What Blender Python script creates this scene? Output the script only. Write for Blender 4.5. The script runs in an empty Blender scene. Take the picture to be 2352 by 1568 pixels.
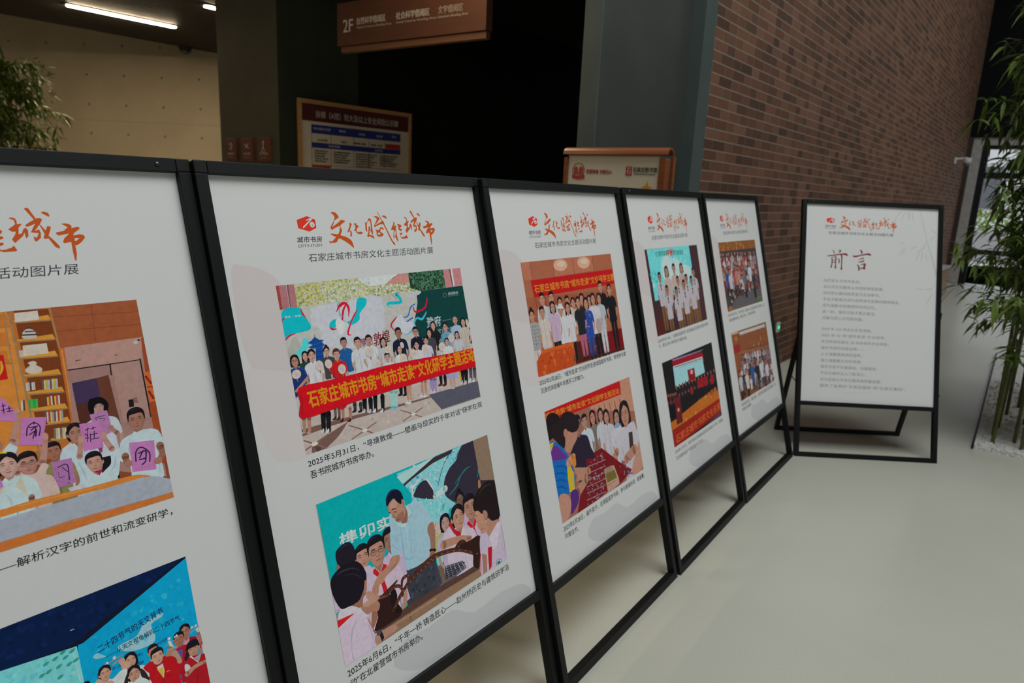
# Exhibition boards in a library atrium -- Blender 4.5 script
import bpy, bmesh, math, random
from mathutils import Vector, Matrix

scene = bpy.context.scene
COL = scene.collection
PI = math.pi

# ---------------------------------------------------------------- camera
cam_data = bpy.data.cameras.new('camera')
cam_data.sensor_width = 36.0
cam_data.lens = 1569.9 / 2352 * 36.0
cam_data.clip_start = 0.02
cam_data.dof.use_dof = True
cam_data.dof.focus_distance = 1.45
cam_data.dof.aperture_fstop = 5.0
cam = bpy.data.objects.new('camera', cam_data)
COL.objects.link(cam)
_r = Vector((0.99890, 0.01013, 0.04573)); _u = Vector((-0.04683, 0.21606, 0.97526)); _f = Vector((0, 0.97633, -0.21630))
_rot = Matrix((_r, _u, -_f)).transposed().to_4x4()
cam.matrix_world = Matrix.Translation((0, 0, 1.4652)) @ _rot
scene.camera = cam

# ---------------------------------------------------------------- world, light, exposure
scene.view_settings.view_transform = 'Standard'
scene.view_settings.look = 'None'
scene.view_settings.gamma = 1.0
scene.view_settings.exposure = 0.0
scene.view_settings.use_curve_mapping = False
world = bpy.data.worlds.new('sky')
scene.world = world
world.use_nodes = True
_bg = world.node_tree.nodes['Background']
_bg.inputs['Color'].default_value = (0.80, 0.90, 1.0, 1)
_bg.inputs['Strength'].default_value = 1.6
def area(name, loc, target, sx, sy, power, color):
    d = bpy.data.lights.new(name, 'AREA'); d.shape = 'RECTANGLE'; d.size = sx; d.size_y = sy
    d.energy = power; d.color = color
    o = bpy.data.objects.new(name, d); COL.objects.link(o); o.location = loc
    o.rotation_euler = (Vector(target) - Vector(loc)).to_track_quat('-Z', 'Y').to_euler()
    return o
SKY_COL = (0.96, 1.0, 0.99)
area('skylight_daylight', (2.3, 0.8, 7.8), (2.3, 0.8, 0), 4.6, 4.0, 405, SKY_COL)
area('far_brick_fill', (9.5, 6.0, 7.8), (9.5, 6.0, 0), 4.0, 6.0, 290, SKY_COL)  # unseen overhead light added to brighten the far brick wall
area('rear_fill', (3.5, -6.6, 3.0), (3.0, 3.0, 1.0), 8.0, 4.5, 30, SKY_COL)  # added soft fill from behind the camera, in front of a solid wall

# ---------------------------------------------------------------- materials
def s2l(c): return c / 12.92 if c <= 0.04045 else ((c + 0.055) / 1.055) ** 2.4
def hexlin(h): return tuple(s2l(int(h[i:i+2], 16) / 255) for i in (0, 2, 4))
def mat(name, color, rough=0.5, metal=0.0, spec=0.5):
    m = bpy.data.materials.new(name); m.use_nodes = True
    b = m.node_tree.nodes['Principled BSDF']
    b.inputs['Base Color'].default_value = (*color, 1); b.inputs['Roughness'].default_value = rough
    b.inputs['Metallic'].default_value = metal; b.inputs['Specular IOR Level'].default_value = spec
    return m
class NT:
    def __init__(s, m): s.t = m.node_tree; s.n = s.t.nodes; s.b = s.n['Principled BSDF']
    def new(s, kind, **k):
        x = s.n.new(kind)
        for a, v in k.items(): setattr(x, a, v)
        return x
    def link(s, a, b): s.t.links.new(a, b)
    def math(s, op, a, b=None):
        x = s.new('ShaderNodeMath', operation=op)
        for i, v in enumerate((a, b)):
            if v is None: continue
            if isinstance(v, (int, float)): x.inputs[i].default_value = v
            else: s.link(v, x.inputs[i])
        return x.outputs[0]
    def ramp(s, fac, stops):
        r = s.new('ShaderNodeValToRGB'); e = r.color_ramp.elements
        while len(e) < len(stops): e.new(0.5)
        for q, (p, c) in zip(e, stops): q.position = p; q.color = (*c, 1)
        s.link(fac, r.inputs[0]); return r.outputs[0]
    def noise(s, scale, detail=3, vec=None, rough=0.5):
        x = s.new('ShaderNodeTexNoise'); x.inputs['Scale'].default_value = scale; x.inputs['Detail'].default_value = detail; x.inputs['Roughness'].default_value = rough
        s.link(vec if vec is not None else s.obj(), x.inputs['Vector']); return x.outputs['Fac']
    def obj(s):
        if not hasattr(s, '_o'): s._o = s.new('ShaderNodeTexCoord').outputs['Object']
        return s._o
    def mix(s, fac, a, b, mode='MIX'):
        x = s.new('ShaderNodeMix', data_type='RGBA', blend_type=mode)
        for i, v in ((0, fac), (6, a), (7, b)):
            if isinstance(v, (int, float)): x.inputs[i].default_value = v
            elif isinstance(v, tuple): x.inputs[i].default_value = (*v, 1)
            else: s.link(v, x.inputs[i])
        return x.outputs[2]
    def bump(s, h, strength=0.3, dist=0.01):
        x = s.new('ShaderNodeBump'); x.inputs['Strength'].default_value = strength; x.inputs['Distance'].default_value = dist
        s.link(h, x.inputs['Height']); s.link(x.outputs[0], s.b.inputs['Normal'])
    def color(s, c): s.link(c, s.b.inputs['Base Color'])
    def rough(s, c): s.link(c, s.b.inputs['Roughness'])

M = {}
def noisy(name, c1, c2, scale, rough=0.5, bump=0.0, spec=0.5, detail=4):
    m = mat(name, c1, rough, 0, spec); t = NT(m); f = t.noise(scale, detail)
    t.color(t.ramp(f, [(0.35, c1), (0.65, c2)]))
    if bump: t.bump(f, bump, 0.004)
    M[name] = m; return m
noisy('black_metal', (0.0035, 0.0042, 0.0052), (0.0048, 0.0055, 0.0065), 180, 0.5, 0.015, 0.3)
noisy('black_plastic', (0.0045, 0.005, 0.0056), (0.0065, 0.007, 0.0075), 90, 0.55, 0.05, 0.3)
M['rod'] = mat('dark_rod', (0.01, 0.01, 0.011), 0.4, 0.3)
M['screw'] = mat('screw_steel', (0.10, 0.10, 0.10), 0.35, 1.0)
PAPER = (0.80, 0.80, 0.80)
m = mat('paper', PAPER, 0.55, 0, 0.35); t = NT(m); f = t.noise(700, 2); t.color(t.ramp(f, [(0.3, (0.785, 0.785, 0.785)), (0.7, (0.815, 0.815, 0.815))])); M['paper'] = m
m = mat('printed_ink', (1, 1, 1), 0.5, 0, 0.15); t = NT(m); a = t.new('ShaderNodeAttribute'); a.attribute_name = 'Col'; t.color(a.outputs['Color']); M['ink'] = m
m = mat('printed_photo_ink', (1, 1, 1), 0.5, 0, 0.12); t = NT(m); a = t.new('ShaderNodeAttribute'); a.attribute_name = 'Col'
t.color(t.mix(1.0, a.outputs['Color'], t.ramp(t.noise(90, 6, None, 0.7), [(0.30, (0.88, 0.87, 0.87)), (0.5, (1, 1, 1)), (0.72, (1.10, 1.10, 1.11))]), 'MULTIPLY')); M['photo_ink'] = m   # mottling of the printed photographs
SEEN = hexlin('b0b0ae')
def ink(h):                                    # colour on the wall as photographed -> reflectance of the print
    c = hexlin(h); return tuple(min(0.92, PAPER[i] * c[i] / SEEN[i]) for i in range(3))
# polished terrazzo floor
m = mat('terrazzo', (0.4, 0.4, 0.36), 0.3, 0, 0.4); t = NT(m)
f1 = t.noise(260, 3); f2 = t.noise(1.3, 3); f3 = t.noise(900, 1)
c = t.ramp(f1, [(0.30, (0.42, 0.42, 0.36)), (0.5, (0.50, 0.50, 0.43)), (0.72, (0.56, 0.56, 0.49))])
c = t.mix(0.35, c, t.ramp(f2, [(0.3, (0.46, 0.455, 0.39)), (0.7, (0.54, 0.535, 0.47))])); c = t.mix(t.math('GREATER_THAN', f3, 0.74), c, (0.68, 0.67, 0.62)); t.color(c)
t.rough(t.math('ADD', t.math('MULTIPLY', f2, 0.12), 0.24)); M['floor'] = m
# Flemish bond brick in real size: x along the wall, z up
m = mat('brick', (0.2, 0.1, 0.07), 0.85, 0, 0.25); t = NT(m)
sep = t.new('ShaderNodeSeparateXYZ'); t.link(t.obj(), sep.inputs[0]); X, Z = sep.outputs[0], sep.outputs[2]
CO, SL, HL, MJ = 0.0656, 0.205, 0.130, 0.0075
row = t.math('FLOOR', t.math('DIVIDE', Z, CO)); par = t.math('MODULO', row, 2.0); par = t.math('ABSOLUTE', par)
xs = t.math('ADD', X, t.math('MULTIPLY', par, (SL + HL) / 2 + 0.045)); L = SL + HL
cell = t.math('FLOOR', t.math('DIVIDE', xs, L)); xm = t.math('SUBTRACT', xs, t.math('MULTIPLY', cell, L))
head = t.math('GREATER_THAN', xm, SL); bid = t.math('ADD', t.math('MULTIPLY', cell, 2.0), head)
zm = t.math('SUBTRACT', Z, t.math('MULTIPLY', row, CO))
hj = t.math('LESS_THAN', zm, MJ)
vj = t.math('MAXIMUM', t.math('LESS_THAN', xm, MJ * 0.8), t.math('MULTIPLY', head, t.math('LESS_THAN', xm, SL + MJ * 0.8)))
joint = t.math('MAXIMUM', hj, vj)
cmb = t.new('ShaderNodeCombineXYZ'); t.link(bid, cmb.inputs[0]); t.link(row, cmb.inputs[1])
wn = t.new('ShaderNodeTexWhiteNoise', noise_dimensions='2D'); t.link(cmb.outputs[0], wn.inputs['Vector'])
bc = t.ramp(wn.outputs['Value'], [(0.0, (0.078, 0.038, 0.025)), (0.3, (0.145, 0.063, 0.038)), (0.6, (0.195, 0.084, 0.049)), (0.85, (0.25, 0.115, 0.072)), (1.0, (0.095, 0.048, 0.033))])
bc = t.mix(t.math('MULTIPLY', t.noise(45, 4), 0.45), bc, (0.10, 0.055, 0.04))
bc = t.mix(t.math('MULTIPLY', joint, t.math('ADD', t.math('MULTIPLY', hj, 0.45), 0.55)), bc, (0.26, 0.225, 0.17)); t.color(bc)
t.bump(t.math('SUBTRACT', t.math('MULTIPLY', t.noise(60, 3), 0.25), joint), 0.6, 0.006); M['brick'] = m
# fair-faced concrete with tie holes: x along, z up
m = mat('concrete', (0.42, 0.36, 0.28), 0.8, 0, 0.2); t = NT(m)
sep = t.new('ShaderNodeSeparateXYZ'); t.link(t.obj(), sep.inputs[0])
def cellpos(v, p, o):
    a = t.math('DIVIDE', t.math('ADD', v, o), p); return t.math('MULTIPLY', t.math('SUBTRACT', t.math('FRACT', a), 0.5), p)
dx = cellpos(sep.outputs[0], 0.573, 7.25 + 0.573 * 20.5); dz = cellpos(sep.outputs[2], 0.431, 0.431 * 0.5 - 3.317 + 0.431 * 20)
d2 = t.math('SQRT', t.math('ADD', t.math('MULTIPLY', dx, dx), t.math('MULTIPLY', dz, dz)))
hole = t.math('LESS_THAN', d2, 0.017)
f1 = t.noise(1.1, 5); f2 = t.noise(9, 4)
c = t.ramp(f1, [(0.3, (0.40, 0.345, 0.265)), (0.7, (0.48, 0.42, 0.33))]); c = t.mix(t.math('MULTIPLY', f2, 0.22), c, (0.30, 0.25, 0.19))
seam = t.math('LESS_THAN', t.math('ABSOLUTE', cellpos(sep.outputs[2], 1.724, 1.724 * 0.5 - 2.22 + 1.724 * 5)), 0.005)
c = t.mix(t.math('MULTIPLY', seam, 0.35), c, (0.2, 0.16, 0.12)); c = t.mix(hole, c, (0.15, 0.12, 0.09)); t.color(c); t.bump(t.math('SUBTRACT', t.math('MULTIPLY', f2, 0.2), hole), 0.4, 0.01); M['concrete'] = m
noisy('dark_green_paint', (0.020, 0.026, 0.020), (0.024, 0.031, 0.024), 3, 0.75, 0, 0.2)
noisy('unlit_wall_black', (0.004, 0.005, 0.004), (0.005, 0.006, 0.005), 3, 0.85, 0, 0.1)  # the dark green wall again, with the unlit opening's shade in its colour
noisy('olive_paint', (0.085, 0.078, 0.058), (0.10, 0.092, 0.068), 2.5, 0.75, 0, 0.2)
noisy('teal_steel', (0.075, 0.098, 0.094), (0.085, 0.110, 0.105), 4, 0.42, 0, 0.4)
noisy('grey_steel_panel', (0.050, 0.054, 0.049), (0.058, 0.062, 0.056), 3, 0.5, 0, 0.35)
noisy('slat_black', (0.010, 0.009, 0.008), (0.014, 0.012, 0.011), 6, 0.6, 0, 0.3)
noisy('roof_dark', (0.05, 0.05, 0.05), (0.06, 0.06, 0.06), 2, 0.8)
noisy('dark_metal_panel', (0.0025, 0.003, 0.0036), (0.0035, 0.004, 0.0046), 3, 0.6, 0, 0.12)
noisy('plaster', (0.16, 0.155, 0.145), (0.19, 0.185, 0.175), 2, 0.85)
noisy('pale_stone', (0.36, 0.34, 0.32), (0.44, 0.42, 0.40), 14, 0.7)
noisy('leaf', (0.062, 0.112, 0.014), (0.130, 0.190, 0.028), 7, 0.4, 0, 0.4)
noisy('culm', (0.060, 0.075, 0.014), (0.115, 0.115, 0.024), 9, 0.45, 0, 0.4)
m = mat('white_gravel', (0.6, 0.6, 0.58), 0.8); t = NT(m); v = t.new('ShaderNodeTexVoronoi'); v.inputs['Scale'].default_value = 55; t.link(t.obj(), v.inputs['Vector'])
f = t.noise(22, 4); c = t.ramp(v.outputs['Distance'], [(0.0, (0.82, 0.82, 0.80)), (0.6, (0.74, 0.74, 0.72)), (0.95, (0.36, 0.35, 0.33))]); c = t.mix(t.math('GREATER_THAN', f, 0.72), c, (0.12, 0.11, 0.095)); t.color(c); t.bump(v.outputs['Distance'], 0.6, 0.01); M['gravel'] = m
def wood(name, c1, c2, rough=0.35, scale=3.0):
    m = mat(name, c1, rough); t = NT(m); mp = t.new('ShaderNodeMapping'); mp.inputs['Scale'].default_value = (1, 1, 14); t.link(t.obj(), mp.inputs[0])
    t.color(t.ramp(t.noise(scale, 5, mp.outputs[0]), [(0.3, c1), (0.7, c2)])); M[name] = m
wood('red_wood', (0.20, 0.060, 0.022), (0.28, 0.090, 0.035), 0.3)
wood('sign_wood', (0.085, 0.030, 0.016), (0.11, 0.040, 0.022), 0.5)
wood('sign_trim_wood', (0.14, 0.060, 0.028), (0.175, 0.076, 0.037), 0.5)
wood('oak', (0.34, 0.19, 0.075), (0.43, 0.25, 0.11), 0.45)
wood('bench_wood', (0.24, 0.115, 0.04), (0.31, 0.155, 0.06), 0.45)
noisy('plaque_red', (0.135, 0.030, 0.017), (0.155, 0.036, 0.02), 20, 0.5)
M['letter_grey'] = mat('letter_grey', (0.55, 0.52, 0.48), 0.5)
M['letter_dim'] = mat('letter_dim', (0.34, 0.30, 0.26), 0.5)
M['glass_dome'] = mat('glass_dome', (0.006, 0.006, 0.007), 0.12, 0, 0.6)
M['white_plastic'] = mat('white_plastic', (0.62, 0.62, 0.60), 0.4)
def emis(name, col, k):
    m = mat(name, (0.02, 0.02, 0.02)); b = m.node_tree.nodes['Principled BSDF']; b.inputs['Emission Color'].default_value = (*col, 1); b.inputs['Emission Strength'].default_value = k; M[name] = m
emis('lamp_diffuser', (1.0, 0.78, 0.49), 140.0)
emis('lamp_diffuser_added', (1.0, 0.80, 0.52), 90.0)
emis('lamp_diffuser_dim', (1.0, 0.80, 0.52), 45.0)
emis('green_led', (0.0, 1.0, 0.35), 1.2)
m = mat('clear_glass', (1, 1, 1), 0.02); b = m.node_tree.nodes['Principled BSDF']; b.inputs['Transmission Weight'].default_value = 1.0; b.inputs['IOR'].default_value = 1.05; M['glass'] = m
noisy('paving', (0.52, 0.46, 0.42), (0.60, 0.54, 0.50), 3, 0.8)
noisy('facade', (0.55, 0.52, 0.50), (0.62, 0.60, 0.58), 1.5, 0.8)
noisy('shrub_green', (0.16, 0.26, 0.03), (0.28, 0.40, 0.06), 9, 0.7)

# ---------------------------------------------------------------- mesh helpers
class MB:
    def __init__(s, fn=None): s.v = []; s.f = []; s.fn = fn or (lambda p: p)
    def add(s, pts, faces):
        o = len(s.v); s.v += [tuple(s.fn(p)) for p in pts]; s.f += [tuple(i + o for i in f) for f in faces]
    def box(s, x0, x1, y0, y1, z0, z1):
        s.add([(x0,y0,z0),(x1,y0,z0),(x1,y1,z0),(x0,y1,z0),(x0,y0,z1),(x1,y0,z1),(x1,y1,z1),(x0,y1,z1)],
              [(0,3,2,1),(4,5,6,7),(0,1,5,4),(1,2,6,5),(2,3,7,6),(3,0,4,7)])
    def prism(s, poly, z0, z1):                # polygon in x,y extruded in z
        n = len(poly); s.add([(x,y,z0) for x,y in poly] + [(x,y,z1) for x,y in poly],
              [tuple(range(n-1,-1,-1)), tuple(range(n,2*n))] + [(i,(i+1)%n,n+(i+1)%n,n+i) for i in range(n)])
    def tube(s, pts, radii, n=8, cap=True):
        pts = [Vector(p) for p in pts]; rings = []
        if isinstance(radii, (int, float)): radii = [radii] * len(pts)
        up = Vector((0, 0, 1))
        for i, p in enumerate(pts):
            d = (pts[min(i+1, len(pts)-1)] - pts[max(i-1, 0)]).normalized()
            a = d.cross(up if abs(d.z) < 0.95 else Vector((1, 0, 0))).normalized(); b = d.cross(a)
            rings.append([p + (a * math.cos(2*PI*k/n) + b * math.sin(2*PI*k/n)) * radii[i] for k in range(n)])
        P = [q for r in rings for q in r]
        F = [(i*n+k, i*n+(k+1)%n, (i+1)*n+(k+1)%n, (i+1)*n+k) for i in range(len(pts)-1) for k in range(n)]
        if cap: F += [tuple(range(n-1,-1,-1)), tuple(range((len(pts)-1)*n, len(pts)*n))]
        s.add(P, F)
    def lathe(s, prof, n=20):                  # prof = [(r,z)]
        P = [(r*math.cos(2*PI*k/n), r*math.sin(2*PI*k/n), z) for r, z in prof for k in range(n)]
        F = [(i*n+k, i*n+(k+1)%n, (i+1)*n+(k+1)%n, (i+1)*n+k) for i in range(len(prof)-1) for k in range(n)]
        F += [tuple(range(n-1,-1,-1)), tuple(range((len(prof)-1)*n, len(prof)*n))]
        s.add(P, F)
    def build(s, name, material, parent=None, bevel=0.0, smooth=False):
        me = bpy.data.meshes.new(name); me.from_pydata(s.v, [], s.f)
        bm = bmesh.new(); bm.from_mesh(me); bmesh.ops.recalc_face_normals(bm, faces=bm.faces); bm.to_mesh(me); bm.free()
        if smooth:
            for q in me.polygons: q.use_smooth = True
        me.materials.append(material)
        o = bpy.data.objects.new(name, me); COL.objects.link(o)
        if parent: o.parent = parent
        if bevel:
            b = o.modifiers.new('bevel', 'BEVEL'); b.width = bevel; b.segments = 2; b.limit_method = 'ANGLE'
        return o
def tag(o, label=None, cat=None, group=None, kind=None):
    if label: o['label'] = label
    if cat: o['category'] = cat
    if group: o['group'] = group
    if kind: o['kind'] = kind
    return o
def thing(name, loc, yaw, label, cat, group=None):
    o = bpy.data.objects.new(name, None); COL.objects.link(o); o.location = loc; o.rotation_euler = (0, 0, math.radians(yaw)); o.empty_display_size = 0.1
    return tag(o, label, cat, group)
def structure(o): return tag(o, kind='structure')

# ---------------------------------------------------------------- lettering and printed pictures
_glyphs = {}
def glyph_mesh(txt, bold):
    key = (txt, bold)
    if key in _glyphs: return _glyphs[key]
    cu = bpy.data.curves.new('lettering', 'FONT'); cu.body = txt; cu.size = 1.0; cu.resolution_u = 3
    ob = bpy.data.objects.new('lettering', cu); COL.objects.link(ob)
    bpy.context.view_layer.update()
    me = bpy.data.meshes.new_from_object(ob.evaluated_get(bpy.context.evaluated_depsgraph_get()))
    V = [(v.co.x, v.co.y) for v in me.vertices]; F = [tuple(q.vertices) for q in me.polygons]
    bpy.data.objects.remove(ob); bpy.data.curves.remove(cu); bpy.data.meshes.remove(me)
    x0 = min(v[0] for v in V); x1 = max(v[0] for v in V); y0 = min(v[1] for v in V); y1 = max(v[1] for v in V)
    _glyphs[key] = ([((a-x0)/(x1-x0), (b-y0)/(y1-y0)) for a, b in V], F); return _glyphs[key]
def P(txt): return [tuple(float(a) for a in q.split(',')) for q in txt.split()]
def catmull(pts, closed, n=3):
    m = len(pts); o = []
    rng = range(m) if closed else range(m - 1)
    for i in rng:
        if closed: a, b, c, d = pts[i-1], pts[i], pts[(i+1) % m], pts[(i+2) % m]
        else: a, b, c, d = pts[max(i-1, 0)], pts[i], pts[i+1], pts[min(i+2, m-1)]
        for k in range(n):
            t = k / n
            o.append(tuple(0.5*(2*b[j] + (c[j]-a[j])*t + (2*a[j]-5*b[j]+4*c[j]-d[j])*t*t + (3*b[j]-a[j]-3*c[j]+d[j])*t**3) for j in range(len(b))))
    if not closed: o.append(pts[-1])
    return o
def clip(poly, quad):
    for i in range(4):
        (ax, ay), (bx, by) = quad[i], quad[(i+1) % 4]
        ins = lambda q: (bx-ax)*(q[1]-ay) - (by-ay)*(q[0]-ax) <= 1e-6
        out = []
        for j, q in enumerate(poly):
            r = poly[j-1]; qi, ri = ins(q), ins(r)
            if qi != ri:
                d1 = (bx-ax)*(r[1]-ay) - (by-ay)*(r[0]-ax); d2 = (bx-ax)*(q[1]-ay) - (by-ay)*(q[0]-ax); u = d1 / (d1 - d2)
                out.append((r[0]+(q[0]-r[0])*u, r[1]+(q[1]-r[1])*u))
            if qi: out.append(q)
        poly = out
        if len(poly) < 3: return []
    return poly
class Ink:                                     # a flat print: coloured shapes in millimetres on the paper
    def __init__(s, z=0.05): s.v = []; s.f = []; s.c = []; s.z = z; s.quad = None
    def shape(s, col, poly, dz=0.0009):
        if s.quad: poly = clip(poly, s.quad)
        if len(poly) < 3: return
        o = len(s.v); s.v += [(a, b, s.z) for a, b in poly]; s.f.append(tuple(range(o, o + len(poly)))); s.c.append(col); s.z += dz
    def stroke(s, col, ws, pts):
        if len(ws) == 1: ws = ws * len(pts)
        if len(ws) != len(pts):
            n = len(pts); ws = [ws[min(len(ws)-1, int(round(i*(len(ws)-1)/(n-1))))] for i in range(n)]
        q = [(a, b, w) for (a, b), w in zip(pts, ws)]
        if len(q) > 2: q = catmull(q, False, 4)
        z = s.z; L = []; R = []
        for i, (a, b, w) in enumerate(q):
            p0, p1 = q[max(i-1, 0)], q[min(i+1, len(q)-1)]; dx, dy = p1[0]-p0[0], p1[1]-p0[1]; l = math.hypot(dx, dy) or 1
            nx, ny = -dy/l*max(w, 0.1)/2, dx/l*max(w, 0.1)/2; L.append((a+nx, b+ny)); R.append((a-nx, b-ny))
        for i in range(len(q)-1): s.shape(col, [L[i], L[i+1], R[i+1], R[i]], 0)
        for a, b, w in (q[0], q[-1]):
            if w > 1.2: s.shape(col, [(a+w/2*math.cos(k*PI/4), b+w/2*math.sin(k*PI/4)) for k in range(8)], 0)
        s.z = z + 0.0009
    def ell(s, col, x, y, rx, ry, rot=0, n=16, dz=0.0009):
        a = math.radians(rot); ca, sa = math.cos(a), math.sin(a)
        s.shape(col, [(x + rx*math.cos(2*PI*k/n)*ca - ry*math.sin(2*PI*k/n)*sa, y + rx*math.cos(2*PI*k/n)*sa + ry*math.sin(2*PI*k/n)*ca) for k in range(n)], dz)
    def text(s, col, txt, bl, br, tl, bold):
        V, F = glyph_mesh(txt, bold); W = [(bl[0]+u*(br[0]-bl[0])+w*(tl[0]-bl[0]), bl[1]+u*(br[1]-bl[1])+w*(tl[1]-bl[1])) for u, w in V]
        hh = math.hypot(tl[0]-bl[0], tl[1]-bl[1]) * {1: 0.011, 2: 0.026}.get(bold, 0)
        for ox, oy in ([(0, 0)] if bold < 1 else [(-1, 0), (1, 0), (0, -1), (0, 1), (0, 0)]):
            for f in F: s.shape(col, [(W[i][0]+ox*hh, W[i][1]+oy*hh) for i in f], 0)
            s.z += 0.0012
    def blobs(s, cols, quad, n, size, seed):
        r = random.Random(seed); cols = [ink(c) for c in cols.split()]; z0 = s.z
        for _ in range(n):
            u, v = r.random(), r.random(); a, b, c, d = quad
            x = (a[0]*(1-u)+b[0]*u)*(1-v) + (d[0]*(1-u)+c[0]*u)*v; y = (a[1]*(1-u)+b[1]*u)*(1-v) + (d[1]*(1-u)+c[1]*u)*v
            k = size * r.uniform(0.35, 1.0) / 2; pts = []
            ph = r.random()*6
            for j in range(7): q = ph + 2*PI*j/7; w = k*r.uniform(0.6, 1.15); pts.append((x+w*math.cos(q)*r.uniform(0.8, 1.3), y+w*math.sin(q)))
            s.z = z0 + (_ % 24) * 0.0006; s.shape(r.choice(cols), pts, 0)
        s.z = z0 + 0.015
    def man(s, x, y, h, hair, top, sk='a07868', bot=None, feet=None, turn=0, glasses=0, tie=0, noarms=0, headonly=0, bangs=0, arms=None):
        T = ink(top); S = ink(sk); mul = lambda c, k: tuple(min(0.92, a*k) for a in c)
        H = ink({'curly': '4a2420', 'bald': '6a6464'}.get(hair, '17131a')); H2 = mul(H, 2.2)
        q = lambda pts: [(x+a*h, y+b*h) for a, b in pts]; sym = lambda pts: pts + [(-a, b) for a, b in reversed(pts)]
        tiny = h < 9
        Sd = mul(S, 0.72)
        if hair == 'long': s.shape(H, catmull(q(sym([(0, .52), (.3, .44), (.42, .1), (.46, -.5), (.40, -1.0), (.2, -.9)])), True))
        if hair == 'bob': s.shape(H, catmull(q(sym([(0, .54), (.3, .46), (.44, .1), (.45, -.4), (.3, -.5)])), True))
        if not headonly:
            if bot:
                fy = (feet - y) / h if feet is not None else -5.5
                for d in (-.28, .28):
                    s.stroke(ink(bot), [.56*h, .46*h, .34*h], q([(d, -2.5), (d*1.05, (fy-2.5)/2), (d, fy+.25)]))
                    s.stroke(ink('2a2628'), [.3*h, .34*h], q([(d, fy+.12), (d*1.25, fy)]))
            if not noarms and not tiny:
                for d in (-1, 1):
                    s.stroke(S, [.24*h, .2*h, .16*h], q([(d*.84, -1.5), (d*.88, -2.0), (d*.62, -2.5)]))
            s.shape(T, catmull(q(sym([(0, -.56), (.2, -.58), (.62, -.70), (.86, -.92), (.98, -1.65), (.74, -1.72), (.66, -1.5), (.62, -2.3), (.66, -2.9), (0, -2.95)])), True))
            if not tiny:
                s.stroke(mul(T, .78), [.02*h, .06*h, .02*h], q([(.6, -1.1), (.62, -1.5), (.6, -2.2)])); s.stroke(mul(T, .78), [.02*h, .06*h, .02*h], q([(-.6, -1.1), (-.62, -1.5), (-.6, -2.2)]))
                s.stroke(mul(T, .85), [.02*h, .05*h, .02*h], q([(.15, -1.2), (.05, -1.8), (.12, -2.4)]))
            s.shape(Sd, q(sym([(.17, -.3), (.2, -.6), (0, -.78)])))
            if not tiny:
                for d in (-1, 1): s.shape(mul(T, 1.12), q([(d*.17, -.5), (d*.26, -.58), (d*.12, -.84), (0, -.76)]))
            if tie == 1:
                R_ = ink('b01a22')
                for d in (-1, 1): s.shape(R_, q([(d*.18, -.52), (d*.34, -.62), (d*.05, -.95), (0, -.8)]))
                s.shape(R_, q([(-.06, -.9), (.08, -.88), (.2, -1.5), (.02, -1.6)]))
            if tie == 2:
                K = ink('16161a'); s.shape(K, q([(-.16, -.72), (0, -.8), (.16, -.72), (.18, -.92), (0, -.86), (-.18, -.92)])); s.shape(K, q([(-.04, -.85), (.04, -.85), (.12, -1.35), (-.1, -1.35)]))
        if hair == 'bun': s.ell(H, x+.02*h, y+.58*h, .16*h, .14*h)
        if hair == 'tied' and not tiny: s.ell(H, x-.34*h, y-.1*h, .12*h, .3*h, 8)
        dx = turn * .12
        if not tiny and hair not in ('long', 'bob'):
            for d in (-1, 1): s.ell(Sd if d*turn > .15 else S, x+(d*.36-dx*.6)*h, y-.06*h, .065*h, .11*h)
        s.shape(S, catmull(q([(0, .42), (.24, .34), (.345, .1), (.33, -.12), (.26, -.34), (.12, -.48), (0, -.505), (-.12, -.48), (-.26, -.34), (-.33, -.12), (-.345, .1), (-.24, .34)]), True))
        if tiny:
            s.shape(H, q([(-.36, .02), (-.34, .36), (0, .54), (.34, .36), (.36, .02), (.26, .2), (-.26, .2)])); 
            s.stroke(mul(S, .5), [.06*h], q([(-.2, -.02), (-.08, -.02)])); s.stroke(mul(S, .5), [.06*h], q([(.08, -.02), (.2, -.02)])); s.stroke(mul(S, .6), [.06*h], q([(-.08, -.28), (.08, -.28)])); return
        s.shape(mul(S, .86), catmull(q([(.33, .12), (.325, -.12), (.25, -.34), (.1, -.49), (.16, -.3), (.25, -.1)]), True))
        s.shape(mul(S, 1.12), catmull(q([(-.2, .22), (.05, .26), (.1, .14), (-.1, .1)]), True)); s.ell(mul(S, 1.08), x-.18*h+dx*h, y-.16*h, .08*h, .06*h)
        # hair in front
        if hair == 'bald':
            for d in (-1, 1): s.shape(ink('8a8078'), q([(d*.36, -.05), (d*.37, .2), (d*.3, .3), (d*.31, .05)]))
        elif hair in ('short', 'curly'):
            k = 1.06 if hair == 'curly' else 1.0
            s.shape(H, catmull(q([(-.35, -.08), (-.385*k, .14), (-.35*k, .36), (-.2*k, .5*k), (0, .55*k), (.2*k, .51*k), (.35*k, .37), (.39*k, .14), (.35, -.08), (.315, .1), (.27, .24), (.12, .27), (-.1, .25), (-.27, .22), (-.315, .08)]), True, 2))
        else:
            s.shape(H, catmull(q([(-.36, -.3 if hair in ('long', 'bob') else -.05), (-.40, .1), (-.35, .36), (-.18, .51), (0, .55), (.2, .51), (.36, .36), (.40, .1), (.36, -.3 if hair in ('long', 'bob') else -.05), (.31, .04), (.24, .2), (.06, .33), (-.02, .35), (-.14, .27), (-.27, .14), (-.315, -.02)]), True, 2))
            if bangs: s.shape(H, q([(-.33, .1), (-.3, .34), (.1, .42), (.33, .34), (.33, .06), (.2, .08), (.05, .06), (-.12, .1), (-.25, .06)]))
        if hair != 'bald': s.stroke(H2, [.01*h, .05*h, .01*h], q([(-.26, .36), (-.08, .46), (.12, .46)]))
        f = lambda a, b: (a + dx, b)
        D = mul(S, .22)
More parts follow.
